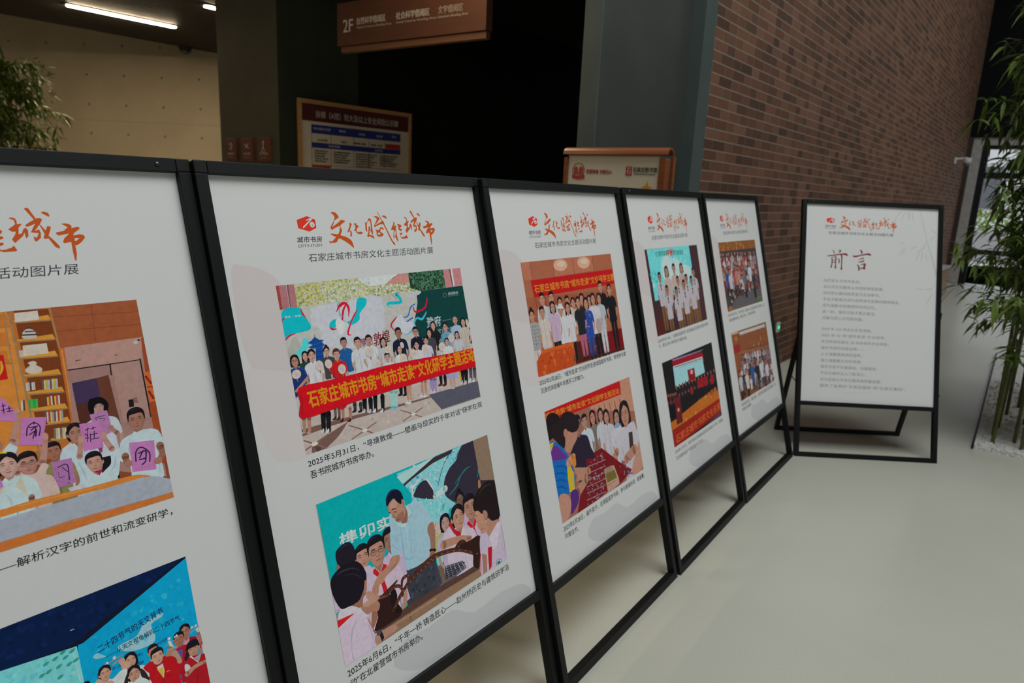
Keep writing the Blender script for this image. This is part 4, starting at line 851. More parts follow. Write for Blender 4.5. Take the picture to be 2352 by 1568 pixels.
ART['children_with_papers_photo'] = [
 ('quad','132,1287 701.8,1287 702.1,922.1 132,922'),
 ('p','7a4026','326.8,1299.7 702.6,1288.2 702.5,919.7 268.6,922.1'),
 ('p','8c4a2c','435.7,1294.7 702.6,1288.2 701.9,1219.8 573.6,1219.4 424.5,1225.6'),
 ('s','6a3824','0.9','562.9,1271 704.3,1265.2'),
 ('s','6a3824','0.9','566.1,1247 703.1,1242.6'),
 ('s','6a3824','0.8','627.2,1288.1 623.6,1222'),
 ('p','a85e22','325.4,1290.6 564.3,1286.1 573.8,1090.8 552.1,1037 295.6,1097.4'),
 ('p','c07430','434.9,1289.7 505.6,1286.5 517.7,1060.4 398.9,1067.4'),
 ('p','6a3418','514.7,1287.4 562.9,1284.9 571.4,1091.4 515.5,1061'),
 ('p','cf8030','511,1271.8 561.3,1275.4 564.4,1265.3 514.7,1267.3'),
 ('s','8a6a48','2.3 2.3','509.2,1268 563.3,1266.3'),
 ('p','cf8030','510.3,1241 561.8,1243.4 564.9,1233.3 514,1236.5'),
 ('s','8a6a48','2.3 2.3','508.6,1237.3 563.9,1234.2'),
 ('p','cf8030','510.3,1214.2 560.8,1215.8 563.9,1205.5 514.1,1209.5'),
 ('s','8a6a48','2.3 2.3','508.6,1210.4 562.8,1206.5'),
 ('p','cf8030','511,1184.4 560.4,1185.2 563.5,1174.8 514.7,1179.7'),
 ('s','8a6a48','2.3 2.3','509.2,1180.7 562.4,1175.9'),
 ('p','cf8030','510.3,1156.2 560.2,1155.8 563.3,1145.4 514.1,1151.4'),
 ('s','8a6a48','2.3 2.3','508.6,1152.5 562.3,1146.5'),
 ('p','cf8030','510.8,1129 560.3,1127.8 563.4,1117.3 514.5,1124.1'),
 ('s','8a6a48','2.3 2.3','509,1125.3 562.4,1118.3'),
 ('p','cf8030','529.6,1102.8 560.1,1105.3 563.2,1094.7 533.4,1097.7'),
 ('s','8a6a48','2.3 2.3','527.8,1099.1 562.2,1095.8'),
 ('p','cf8030','529.6,1075.1 559,1077.4 562.1,1066.7 533.5,1070'),
 ('s','8a6a48','2.3 2.3','527.8,1071.5 561.1,1067.9'),
 ('p','b0662a','444.3,1286.1 505.1,1283.1 506.2,1263 441.1,1266.2'),
 ('s','8a6a48','1.9 1.9','440.9,1264.9 506.5,1262.4'),
 ('p','b0662a','439.9,1258.7 500.3,1254.4 501.4,1234.3 436.6,1238.8'),
 ('s','8a6a48','1.9 1.9','436.4,1237.6 501.7,1233.7'),
 ('p','b0662a','435.4,1231.4 495.6,1225.9 496.6,1205.7 432.2,1211.6'),
 ('s','8a6a48','1.9 1.9','432,1210.3 497,1205.2'),
 ('s','8a6c4c','3 3.5','507.7,1285.5 511.5,1051.1'),
 ('s','8a6c4c','2.6 3.1','565,1286.1 573.3,1088.1'),
 ('s','8a6c4c','1.9 2.4','501,1284.9 497.5,1130.6'),
 ('p','b8aea4','515.1,1283.3 547.3,1283.8 547.2,1269.3 513.8,1268.7'),
 ('p','b4a89a','517.6,1230.6 551.1,1229.7 551.2,1213.1 515.8,1213.3'),
 ('p','a89888','511.2,1223.5 517.5,1223.3 515.8,1213.3 510.8,1212.8'),
 ('c','a8a098','518.9,1245.2 522.5,1252.8 530,1256.7 537.3,1252.2 539.6,1242.3 534.1,1239.8 522.7,1240.6'),
 ('s','2a2020','2.2 2.2','519.7,1247.3 539.7,1245.6'),
 ('s','2a2020','1.7 1.7','524.6,1252 537.2,1251.4'),
 ('s','2a2020','1.5 1.5','527.8,1257.5 533.4,1256.8'),
 ('c','b0a494','519.6,1201.9 528.1,1204.2 532.4,1199.7 530.4,1197.3 537.9,1190.5 535.1,1184.1 524.5,1183.3 516.9,1186.1 514.5,1191.9 522.4,1198.1'),
 ('p','b0a8a0','512,1170.5 514.5,1171.3 513.2,1158.3 510.9,1158.5'),
 ('p','a89a90','514.7,1171.6 517,1171.2 515.7,1158.1 513.4,1158.3'),
 ('p','4a3a38','517.2,1171.2 519.5,1171 518.2,1158 515.9,1158.2'),
 ('p','b0a8a0','519.5,1169.7 522,1170.9 520.7,1157.8 518.4,1158'),
 ('p','a89a90','522.1,1170.1 524.5,1170.7 523.2,1157.6 520.9,1157.8'),
 ('p','6a4a40','534.4,1172.7 536.7,1171.2 535,1155.3 532.4,1155.5'),
 ('p','b0a498','536.9,1170.7 539.5,1171 537.7,1155.1 535.2,1155.3'),
 ('p','a89a30','539.8,1171.5 542.3,1170.8 540.6,1154.8 538,1155.1'),
 ('p','9a9aa0','542.3,1169.5 545.1,1170.6 543.4,1154.6 540.8,1154.9'),
 ('p','6a4a40','545.6,1172 548,1170.4 546.2,1154.4 543.6,1154.6'),
 ('p','b0a498','548.3,1171.2 550.8,1170.2 549,1154.2 546.4,1154.4'),
 ('p','a89a30','551.2,1171.3 553.7,1170 551.9,1153.9 549.3,1154.2'),
 ('p','9a9aa0','553.9,1170 556.5,1169.8 554.7,1153.7 552.1,1153.9'),
 ('p','2c8a3a','511,1144.1 514,1144.3 512.5,1129.4 509.5,1129.8'),
 ('p','3a9a48','514.4,1144.8 517.2,1144 515.6,1129.1 512.7,1129.4'),
 ('p','2c8a3a','517.4,1143.7 520.4,1143.6 518.8,1128.7 515.8,1129.1'),
 ('p','3a9a48','520.5,1142.8 523.6,1143.3 522,1128.3 519,1128.7'),
 ('p','5a3a30','534.3,1144.7 536.5,1143.4 535,1129.1 532.7,1129.3'),
 ('p','c0a030','536.5,1142.4 539.1,1143.2 537.6,1128.9 535.2,1129.1'),
 ('p','b03a40','539.4,1143.8 541.6,1143 540.1,1128.7 537.8,1128.9'),
 ('p','b0a8a0','542.1,1144.4 544.2,1142.8 542.7,1128.4 540.4,1128.7'),
 ('p','5a3a30','544.6,1143.3 546.8,1142.6 545.3,1128.2 543,1128.4'),
 ('p','c0a030','547,1142.3 549.4,1142.4 547.9,1128 545.6,1128.2'),
 ('p','b03a40','549.7,1142.7 552.1,1142.2 550.5,1127.7 548.2,1128'),
 ('p','b0a8a0','552.4,1143 554.7,1142 553.2,1127.5 550.8,1127.7'),
 ('p','5a4a48','529.5,1119 531.9,1119.1 530,1102.7 527.7,1102.9'),
 ('p','b0a498','532.2,1119.9 534.4,1118.8 532.6,1102.4 530.3,1102.7'),
 ('p','a0382c','534.8,1119.9 537,1118.6 535.1,1102.1 532.8,1102.4'),
 ('p','c0a060','537.4,1119.4 539.6,1118.3 537.7,1101.8 535.4,1102.1'),
 ('p','8a8488','539.6,1117.2 542.2,1118.1 540.3,1101.5 538,1101.8'),
 ('p','5a4a48','542.2,1117 544.8,1117.8 542.9,1101.3 540.5,1101.5'),
 ('p','b0a498','544.9,1117.3 547.4,1117.5 545.5,1101 543.1,1101.3'),
 ('p','a0382c','547.7,1118.4 550,1117.3 548.1,1100.7 545.7,1101'),
 ('p','c0a060','550.4,1118.1 552.6,1117 550.7,1100.4 548.3,1100.7'),
 ('p','8a8488','553.1,1118.4 555.2,1116.8 553.4,1100.1 551,1100.4'),
 ('p','6a5a50','537.2,1091.8 539.8,1090.1 537.8,1073 535,1073.5'),
 ('p','a89880','540.1,1090.6 542.8,1089.6 540.9,1072.6 538.1,1073'),
 ('p','c8b08a','543.2,1090.2 545.9,1089.2 543.9,1072.1 541.1,1072.6'),
 ('p','6a5a50','546.3,1090 549,1088.8 547,1071.7 544.2,1072.1'),
 ('p','a89880','549.4,1089.6 552.1,1088.4 550.1,1071.2 547.3,1071.7'),
 ('p','c8b08a','552.4,1088.6 555.2,1088 553.2,1070.7 550.3,1071.2'),
 ('p','b0a8a0','500.9,1144.7 503.4,1144.4 501.6,1128.4 499.1,1128.6'),
 ('p','4a3a30','503.7,1144.9 506,1144.2 504.2,1128.1 501.8,1128.4'),
 ('p','b01818','460.6,1222.2 490.2,1220.1 490,1181.6 454,1181.9'),
 ('s','e0902a','2.4 3.8 1.9','485.3,1210.3 485.1,1199.8 480.9,1190'),
 ('p','a85a26','566.2,1219.1 574.6,1218.4 573.8,1090.8 563.3,1087.7'),
 ('s','c07a3a','2.1 2.1','570.4,1217.9 568,1089.3'),
 ('p','8e6c64','574.8,1219.2 700.4,1219.5 696.6,962.2 561.6,1020.1'),
 ('p','a07a70','574.6,1218.4 698.3,1218.8 691.9,1180.2 574.3,1180.7'),
 ('s','221818','2 2','573.8,1180.8 688.8,1179.2'),
 ('s','5a4038','2.1 1.1','587.9,1194.3 595.5,1194.7'),
 ('s','5a4038','1.7 1.1','649.4,1194 653.5,1194'),
 ('p','8a6862','574.2,1179.9 638.6,1178.7 637,1162 574.5,1160.1'),
 ('p','3a2c48','575.5,1158.5 624.7,1160.7 625.5,1119.6 575.4,1121.7'),
 ('p','4a2620','575.4,1121.7 626,1122.4 631,1074.1 575.7,1087.5'),
 ('p','5c3426','614,1159.8 633,1162.1 637.8,1066.5 614.5,1072.3'),
 ('s','221818','2.2 2.2','638.6,1178.7 637.7,1161.2'),
 ('p','96746c','640.8,1178.9 688.2,1178.7 689,1075.5 642.5,1077.3'),
 ('s','221818','2.6 2.6','689.1,1180.7 689,1075.5'),
 ('p','8a3e22','697.2,1217.5 702.4,1219.2 703.8,985 689.6,989.1 689.7,1087.5'),
 ('p','b45a28','691,1156 701.3,1156.3 702.7,1130.3 691.6,1130'),
 ('p','b45a28','691.6,1126.9 702,1126.4 702.6,1101.6 691.6,1100.9'),
 ('s','7a2420','4.1 4.1','693.3,1148 699.7,1134.5'),
 ('s','7a2420','4.1 4.1','694.2,1120.3 699.1,1107'),
 ('e','a8a0a0',687.4,1211.3,8.4,6.6,0),
 ('e','302828',692.9,1214.4,4.5,3.6,0),
 ('p','1c1416','657.1,1112.8 665.5,1112.6 664.5,1099.2 656.2,1099.6'),
 ('t','1c1416','LESS','663.7,1109 671.6,1108.9 664.4,1114.3',1),
 ('t','1c1416','THIS','665.2,1104.5 672,1104.2 665.6,1108.6',1),
 ('m',dict(x=608.6, y=1111.2, h=30.3, hair='bob', top='aab0b4', sk='9c7870', turn=-0.1)),
 ('c','0e0c10','595.9,1125.5 604.4,1127.1 616.6,1125 623.6,1116.5 623.7,1107.1 618.5,1103.6 615,1103.6 616.4,1111.8 612.2,1115.9 605.2,1115.8 601,1110.6 600.3,1103.8 594,1102.9 592.2,1112.5'),
 ('p','aab0b6','621.9,1090.3 631,1085 636.2,1063.3 628.4,1062 621.2,1062.3 628.9,1024 610.3,1024.4 599.3,1026 602.6,1060.8'),
 ('s','946a5c','8.2 6.7','629.5,1060.2 620.1,1072'),
 ('p','14131a','599.1,1025.2 621.7,1024.4 620.3,983.8 615.7,982.1 593.3,992'),
 ('p','9c6a94','592.7,1100.9 620.4,1102.4 623,1064.2 606.6,1059.7 593.7,1089.2'),
 ('s','2a1a3a','1.2 1.2','600.7,1093.7 615.5,1094.6'),
 ('s','2a1a3a','1.1 1.1','600.7,1093.7 601.2,1088.9'),
 ('s','2a1a3a','0.9 0.9 0.9','605.1,1091.1 613.9,1089.4 611.8,1085.6'),
 ('e','946a5c',620.8,1071.8,9.9,9.2,0),
 ('p','8a2c62','581.5,1043.2 604.5,1047.8 600.6,1033.4 580.8,1038.8'),
 ('m',dict(x=567, y=1075.9, h=31.6, hair='tied', top='a4b0bc', sk='946a58', turn=0.15)),
 ('p','a8b2be','543.7,1054.9 556.7,1062 568.9,1048.1 574.3,1032.9 552,997 540.8,1037.8'),
 ('m',dict(x=530.9, y=1054.7, h=29.4, hair='short', top='7a7048', sk='8e5e4a', turn=0.1)),
 ('m',dict(x=664.2, y=1076.4, h=39.2, hair='short', top='a8b6c0', sk='8e6252', noarms=1)),
 ('c','a8b6c0','654.6,1052.3 676.5,1055.7 697,1048.2 702.2,1022.1 690.4,1020.3 693,965 664.2,970.5 641.5,987 640.7,1016 628.2,1020.2 635.2,1042.9'),
 ('s','96a4b0','0.6 3 0.9','647.9,1039.6 642.9,1028.1 642.4,1017.1'),
 ('s','96a4b0','0.6 2.5 0.9','690.3,1028.5 690.8,1005.3 686.6,973.6'),
 ('s','845848','14.3 11.1 8.9','695.2,1020.6 697.2,1005.2 687.3,994.8'),
 ('s','845848','12.6 9.9 8.4','635.1,1017.5 636,1006.1 641.4,1003'),
 ('p','a86a9c','645,1038.4 687.1,1032.6 681.5,980 641.5,987'),
 ('e','926454',638.4,1003.1,13.2,11.7,0),
 ('e','926454',687.3,994.8,15.6,12.7,0),
 ('s','2a1a3c','2.3 2.3 2.3 2.3 2.3','650.4,1003.6 653.5,1020.5 663.5,1025.8 675,1013 672.9,997.2'),
 ('s','2a1a3c','2.3 2.3 2.3','657.2,1016.2 669.7,1017.7 667.5,1005.3'),
 ('s','2a1a3c','2.3 2.3','657.3,1008.1 665.3,1018.9'),
 ('s','2a1a3c','2.3 2.3','656.7,1005.1 667.3,1004.5'),
 ('s','2a1a3c','2.3 2.3 2.3','669.7,1017.7 666.6,1000.6 659.6,995.4'),
 ('m',dict(x=585.8, y=1020.5, h=35, hair='short', top='a4b4be', sk='a87c6e', noarms=1)),
 ('c','a8b6c0','560.1,1036.1 569,1033.6 575.2,1014.4 580.4,1005.2 589.8,996.2 599.4,1002.6 610.9,1011.8 613,1031.5 620,1035.1 627.5,1024.4 624.9,1009.3 612.7,981.4 570.6,980.5 561.1,1003.3 557.2,1027.1'),
 ('p','9a1f4a','580.4,1005.2 585.7,1004.3 589.8,996.2 597,1004.9 592.7,1004.6 586.1,1002.7'),
 ('s','94a4b2','0.6 3.1 0.8','562.6,1027.1 566.7,1012.3 570.3,994.4'),
 ('s','94a4b2','0.6 2.9 0.9','619.8,1021.8 615.8,1007.2 606.9,997.3'),
 ('s','a2766a','9.2 8.4 8.4','566,1035.3 569.5,1047.9 573.3,1062.1'),
 ('s','a2766a','9.6 8.4 8.7','616.5,1035.3 610.4,1049.4 606.8,1061.2'),
 ('p','a86a9c','574.6,1088.9 606.9,1087.3 604.2,1042 573.9,1042.5'),
 ('e','a87c6e',573,1063,9.3,11.8,0),
 ('e','a87c6e',607.7,1061.8,9.2,12.1,0),
 ('s','2a1a3c','1.4 1.4','581.9,1076.7 587.7,1078.4'),
 ('s','2a1a3c','1.4 1.4','585.8,1079.6 584.7,1073'),
 ('s','2a1a3c','1.4 1.4','590.2,1077 597.9,1078.1'),
 ('s','2a1a3c','1.4 1.4','594.1,1079.9 594,1075.3'),
 ('s','2a1a3c','1.4 1.4','584.4,1071.5 581.9,1056.9'),
 ('s','2a1a3c','1.4 1.4','579.6,1063.6 585,1062.9'),
 ('s','2a1a3c','1.4 1.4','580.9,1070.9 583,1067.3'),
 ('s','2a1a3c','1.4 1.4','588.5,1067.4 598.8,1067.1'),
 ('s','2a1a3c','1.4 1.4','594.8,1072 592.7,1060.2'),
 ('s','2a1a3c','1.4 1.4','588.5,1059.7 599.5,1059.2'),
 ('s','2a1a3c','1.4 1.4','588.1,1069.1 586.4,1055.7'),
 ('p','9a6494','526,1037.6 554.3,1037 553.8,995.7 523.8,994.6'),
 ('s','2a1a3c','1.6 1.6 1.6','532.5,1026.8 546.2,1028 545.2,1002.9'),
 ('s','2a1a3c','1.4 1.1','538.6,1025 546,1015.4'),
 ('s','2a1a3c','0.9 0.9 0.9','532.5,1019.4 532.2,1010.5 540,1010.4'),
 ('b','3a2448','527.9,1029.6 531.7,1030 529.1,999.6 526.4,999',22,1.3,31),
 ('b','3a2448','529.1,1007.1 552.3,1006 551.2,995.8 528.6,996.8',34,1.3,32),
 ('e','8e5e4a',520.8,1010.3,10,8.5,0),
 ('e','9a6a58',555.3,1015.6,6.6,8.7,0),
 ('s','a2766a','10.2 8.9 7.6','478.1,1032.7 479.7,1063.6 483.8,1081.1'),
 ('s','a2766a','10.6 8.8 8','513.2,1039.8 519.9,1064.3 523.5,1078'),
 ('m',dict(x=493.9, y=1045.3, h=35.6, hair='short', top='b49a90', sk='a07264', glasses=1, noarms=1)),
 ('c','b49c94','481.9,1034.4 489.2,1027.9 501.2,1027.2 513.2,1039.8 520.9,1033.2 515.1,1021.6 520.7,980.1 492.6,976.2 483.1,1019.7'),
 ('p','a86a9c','496.5,1118 531,1111.4 517.5,1068.6 488.2,1075.6'),
 ('e','a87c6e',484.6,1082.3,9.4,11.1,0),
 ('e','a87c6e',523.9,1080.8,8.7,12.8,0),
 ('s','2a1a3c','1.8 1.8 1.8 1.8 1.8','499.4,1088.5 502.7,1100.7 512.1,1106.4 519.4,1098.1 515.8,1084.4'),
 ('s','2a1a3c','1.8 1.8','512.4,1107.8 511.8,1104.3'),
 ('s','2a1a3c','1.8 1.8','505,1100.1 515.9,1099.6'),
 ('s','2a1a3c','1.8 1.8 1.8','506.6,1095.4 513.2,1098.1 510.9,1084.2'),
 ('s','2a1a3c','1.8 1.8','503.1,1089 511.1,1092.8'),
 ('s','2a1a3c','1.8 1.8','506.9,1082.3 512.7,1095.3'),
 ('s','2a1a3c','1.8 1.8','513.7,1093.6 511.7,1085.4'),
 ('s','a2766a','10.2 8.9 7.7','479.5,1083.6 487.7,1104.4 493.9,1127.2'),
 ('p','a86a9c','453.6,1162.7 475.3,1156.1 481,1148.5 491.8,1129.1 488.2,1114.2 447.7,1126.6'),
 ('e','a87c6e',493,1128.8,8.2,8.4,0),
 ('s','2a1a3c','1.4 1.4','475.1,1141.3 479.8,1141.7'),
 ('s','2a1a3c','1.4 1.4','476.9,1145.2 476.1,1129.8'),
 ('s','2a1a3c','1.4 1.4','473.4,1134.7 477.6,1135.1'),
 ('s','2a1a3c','1.4 1.4','480,1136 487,1135.9'),
 ('s','2a1a3c','1.4 1.4','484.1,1139.4 483.3,1131'),
 ('s','2a1a3c','1.4 1.4','480.5,1131.7 488.1,1131.4'),
 ('p','a8b6c2','465,1073.3 475.9,1083.2 484.9,1073.6 481.3,1066.1 467,1064.3'),
 ('e','946a5a',461.9,1082.6,9.1,16.4,0),
 ('m',dict(x=467.5, y=1050, h=37, hair='tied', top='a8b8c0', sk='b08a80', noarms=1, turn=-0.1)),
 ('c','a8b8c0','445.5,1031.3 460.3,1023.9 477.6,1030 493.1,1022.4 500.5,994 488,992.2 484.4,977.6 445.8,978 436.8,992.3'),
 ('p','b0a894','471.5,1014.7 481,1029 486.9,992.6'),
 ('p','b0a894','442.4,998.8 449.8,1030 459.4,1018.6'),
 ('s','8a6054','9.1 7.8','489.8,991.7 488.5,980.5'),
 ('s','9aa6b0','0.5 2.5 0.8','457.4,1006.5 462.4,994.9 462.1,979.4'),
 ('s','d0b030','2 2','461.1,1070.9 468.9,1069.2'),
 ('p','a06aa0','448.5,1036 454.8,1032.6 457.2,1019.2 449.5,1014.6'),
 ('p','a8a8b0','540.4,990.1 562.9,990.6 569.3,981 544.1,981.4'),
 ('c','c2702e','353.4,997.1 435.7,985.7 482.2,986.2 524,984.9 570.9,982 627.2,981.7 650.6,979.4 670.4,970.2 639.9,969.9 569.4,973.3 492.4,974.8 433.8,973.8 350.2,977.3'),
 ('p','9296a0','350.2,977.3 444.4,970 569.1,971.8 655.5,973.1 679.4,968.3 701.9,956.5 702.9,931.2 562.8,935.7 427.7,937 345.1,945.2'),
 ('p','b4642c','347.1,957.5 439,936.9 536.5,937.4 702.7,931.8 702.6,920.4 435.5,915.8 343.2,933'),
 ('s','d88a4a','1.1 1.3 1.1','469.8,983.2 518.4,981.6 597.9,978.2'),
 ('s','7a7e88','0.8 0.8','439,936.9 702.3,931.9'),
]
ART['astronomy_class_photo'] = [
 ('quad','132,809 703.8,809.5 705,450 132,450'),
 ('p','061a3e','284.3,809.8 703.2,810.4 696.1,409.8 255.2,624.1'),
 ('b','081e48 051636 09204c','388,824.1 672.1,805.8 534.3,753.1 393.5,760.8',60,13.2,41),
 ('s','8ab0c0','1 1','505.3,763.9 511.4,763.8'),
 ('p','0690c8','512.2,737.4 702.9,808.6 702,548.5 725.1,286.4 466.3,472.4'),
 ('b','1a98cc 0a88c0 2aa0d0','531,734.6 691.6,783.1 693.4,688.3 525.3,701.8',50,12.5,42),
 ('p','101426','505.2,741 701.5,810.6 702.7,806.7 519.6,735.9 406,737.8 316.9,754 318,761 407.2,745.4'),
 ('p','6ab8cc','290.2,761.7 509.9,735.3 510.4,660.9 476.4,465.1 267.2,615.4'),
 ('b','7cc4d4 5aaec8','405.7,735.9 504.1,734.9 505.5,676.9 411.3,720.5',30,11.4,43),
 ('s','a8d0d8','1.2 1.2','503.4,730.9 505.5,676.9'),
 ('s','9cc4d0','0.8 0.8','506.2,730.5 509,675'),
 ('c','2a8a80','460.6,727.2 463.7,731.1 470.2,730.7 465.8,726.2'),
 ('c','2a8a80','473.5,729 476.7,732.9 483.2,732.6 478.8,728'),
 ('c','2a8a80','476.5,714.5 479.7,718.4 486.2,718 481.8,713.4'),
 ('c','2a8a80','461.9,713.7 465,717.6 471.5,717.2 467.1,712.6'),
 ('c','2a8a80','487.3,723.9 490.5,727.9 497.2,727.5 492.6,722.9'),
 ('c','2a8a80','490.7,711.3 493.9,715.2 500.6,714.7 496.1,710.1'),
 ('c','2a8a80','485.2,733.7 488.5,737.6 495.1,737.3 490.6,732.6'),
 ('c','2a8a80','497.5,729.5 500.8,733.5 507.6,733.1 503,728.4'),
 ('c','2a8a80','452.7,712.3 455.9,716.1 462.2,715.7 457.9,711.2'),
 ('c','2a8a80','500.3,712.7 503.6,716.7 510.4,716.2 505.8,711.6'),
 ('c','2a8a80','475.4,697.8 478.6,701.6 485.2,701.1 480.7,696.6'),
 ('c','7ab0cc','528.8,706.8 536.1,709.7 541.2,705.1 547.7,697.9 534.5,700.9'),
 ('c','8ab0d0','565.9,702.2 579.3,707.2 597.6,708 611.2,721.5 623.3,725.8 646.1,729.4 643.8,722.2 624.6,717.1 627.7,697.2 621.4,684 588.3,686.8'),
 ('b','5aa8d0 8ab4d2','573.4,704.3 630.7,714.1 624.2,688.8 580.3,692.8',26,6.4,44),
 ('t','12184a','二十四节气的天文背书','538.3,708.1 647.6,727.1 537.2,720.7',1),
 ('t','12184a','——从天文视角解码二十四节气','546.2,693.4 673.6,702.9 545.6,702.9',1),
 ('t','1a3a78','协会观测','628.1,676.1 645.4,677.2 627.7,681.9',1),
 ('t','1a3a78','副理事长，','588.6,673.1 603.3,672.5 588.8,679.1',1),
 ('t','1a3a78','云涛（石家','552.4,670.6 567.3,670 552.1,676.2',1),
 ('t','1a3a78','授最高','593.3,658.2 601.7,658.3 593.5,664.1',1),
 ('m',dict(x=677.8, y=678.9, h=24.6, hair='tied', top='a87080', sk='986a58', turn=-0.1, glasses=1)),
 ('p','8c1420','671.3,654.7 684.5,665 695.2,660.8 701.2,636.4 677,641.3'),
 ('p','b08890','670.7,657.1 683.2,663.5 681.8,655.8 674.3,654.3'),
 ('s','946454','7.2 6.2','703.5,642.8 700,663.8'),
 ('s','a88a78','1 1.4 0.8','685.6,670.8 698.9,675 707.6,676.1'),
 ('s','b8b0a8','1 1.2','688,678.1 700.6,678.4'),
 ('e','c0b8b0',698.2,679.6,4.3,4,0),
 ('e','c0b8b0',690.9,679.9,4.2,4,0),
 ('p','b8b0a8','696.6,673.9 702,674.5 701.3,665.2 696.8,669.6'),
 ('m',dict(x=665.5, y=670.2, h=24.8, hair='short', top='4a4a90', sk='90604c', turn=-0.1, noarms=1)),
 ('c','a01420','653,653.6 664.3,655.2 675.4,654.8 675.9,646.1 664.3,605.8 653.4,612.7 649.5,634.7'),
 ('p','4a4a92','658.4,650.8 668.4,649.9 664.5,634.1 660.7,641.3'),
 ('s','98745f','12.9 11.9 8.9','642.6,640.3 646.3,655 649.6,662.6'),
 ('c','a0806c','648.5,645.6 656.4,628.9 663.4,628.4 661.6,640.8 657,653.7 650.2,655'),
 ('s','9a7a6a','1.2 1.6 1.4 1','638.8,668.1 648.3,671.6 660.3,671.8 664.7,673.8'),
 ('s','a88874','2.6 3','646.2,660.2 658.9,658.9'),
 ('e','c8c0b8',649.1,678.9,5.3,5,0),
 ('e','c8c0b8',662.4,678,4.1,4.3,0),
 ('e','c8c0b8',658.8,677.2,3.1,2.9,0),
 ('p','c0b8b0','646.1,675.8 650.8,674.4 654.2,660.3 647.4,666.8'),
 ('m',dict(x=619.9, y=670.6, h=23.6, hair='short', top='a01824', sk='a07060', turn=0.2)),
 ('m',dict(x=582.4, y=673.9, h=24.9, hair='bob', top='b6babc', sk='b08874', turn=0.3, noarms=1)),
 ('m',dict(x=686, y=642, h=29.6, hair='tied', top='98141e', sk='a47a66', turn=0, noarms=1, bangs=1)),
 ('c','2a1a18','675.1,642.3 677.8,634.5 674.5,627.8 669.1,626.4 668.3,633.1'),
 ('c','9c1620','674.9,629.7 685,628.7 693.1,626.7 704.8,621.7 705,605.4 705.7,540.2 662.8,564.6 667.3,600 677.7,611.3 669.8,618.7'),
 ('p','b8b4b8','676.2,631.2 681.1,629.7 691.6,613.5 699.4,626.6 694.8,619.3 690.3,612.1 682.1,623.9'),
 ('c','b4aeb0','667.1,621.1 674.4,616.2 674.7,606.6 665.8,608.2'),
 ('s','a47a66','9.3 7.2 6.2','667.9,602.9 683.3,608.3 701.3,608.5'),
 ('s','701018','0.5 1.4 0.5','690.6,602.3 683.2,585 678.6,566.2'),
 ('c','a8141c','609.8,635.3 619.4,641.3 631,641.3 640.4,649.8 654.5,640.3 654.1,616.5 656,593.6 653.6,569.8 604.8,597.4'),
 ('m',dict(x=625, y=658.8, h=28.5, hair='short', top='b8b09a', sk='b28a72', turn=0.2, headonly=1)),
 ('p','b8b4a8','620.3,640.8 631.2,642.2 631.8,629.6 628.2,615.1'),
 ('p','b8a040','620.5,636.6 630.9,635.2 628.1,617.2'),
 ('c','a8141c','599.4,650.9 612.1,653.3 614.9,642.7 608.9,635.7'),
 ('s','d09040','1.2 1.2','634.8,624.8 644.8,625.2'),
 ('s','80101a','0.5 1.2 0.5','631,619.7 638.1,615.9 652,615.6'),
 ('s','80101a','0.5 1.4 0.5','627.3,620.7 628.4,610.9 628.1,598.7'),
 ('c','a8141c','633.1,652.5 641.3,649.3 648.3,639.4 653.2,622.3 639.8,625.3 632.8,640.4'),
 ('s','b08c78','10.1 9.2 8.3','573.4,658.9 571.1,671 569.1,679.9'),
 ('e','b08c78',569.3,678.8,10.1,10.1,0),
 ('s','9a7a68','1.1 1.6 1.3','543.3,682.8 554.4,686.6 572.5,689'),
 ('s','a4866e','2.2 2.4','554.9,679.6 568.9,683.9'),
 ('e','c0b8b0',559.3,689.9,5.4,5.5,0),
 ('e','c0b8b0',547.5,686.9,3.9,4,0),
 ('e','c0b8b0',544.2,685.2,3,3.1,0),
 ('m',dict(x=541.6, y=673, h=24.2, hair='tied', top='b4a8a0', sk='ae8470', turn=0.15, noarms=1)),
 ('c','b8bcbc','546.8,653.7 556.7,660 566.4,664.6 574.7,661.1 570.4,636.8 543.1,642.2'),
 ('c','b08a78','524.7,664 531.3,668 539.3,659.8 551.9,652.9 546.2,640.4 521.3,654.4'),
 ('m',dict(x=583.9, y=649.2, h=26.8, hair='tied', top='b8babc', sk='a87c68', noarms=1)),
 ('c','2a1c1c','573.4,653.9 568.7,647.6 565.5,639.5 569.2,635.4 573.1,642.2'),
 ('c','2e2020','595,652.3 601.7,642.7 605.5,627.5 603.9,618.3 598.4,629.4 593.7,639.9'),
 ('c','babcbe','572.3,637.7 581.1,635.8 592.4,637.6 603.5,626.6 610.4,612.6 607.4,596 563.9,620.6'),
 ('e','1c1618',512.2,669,12.9,10.6,0),
]
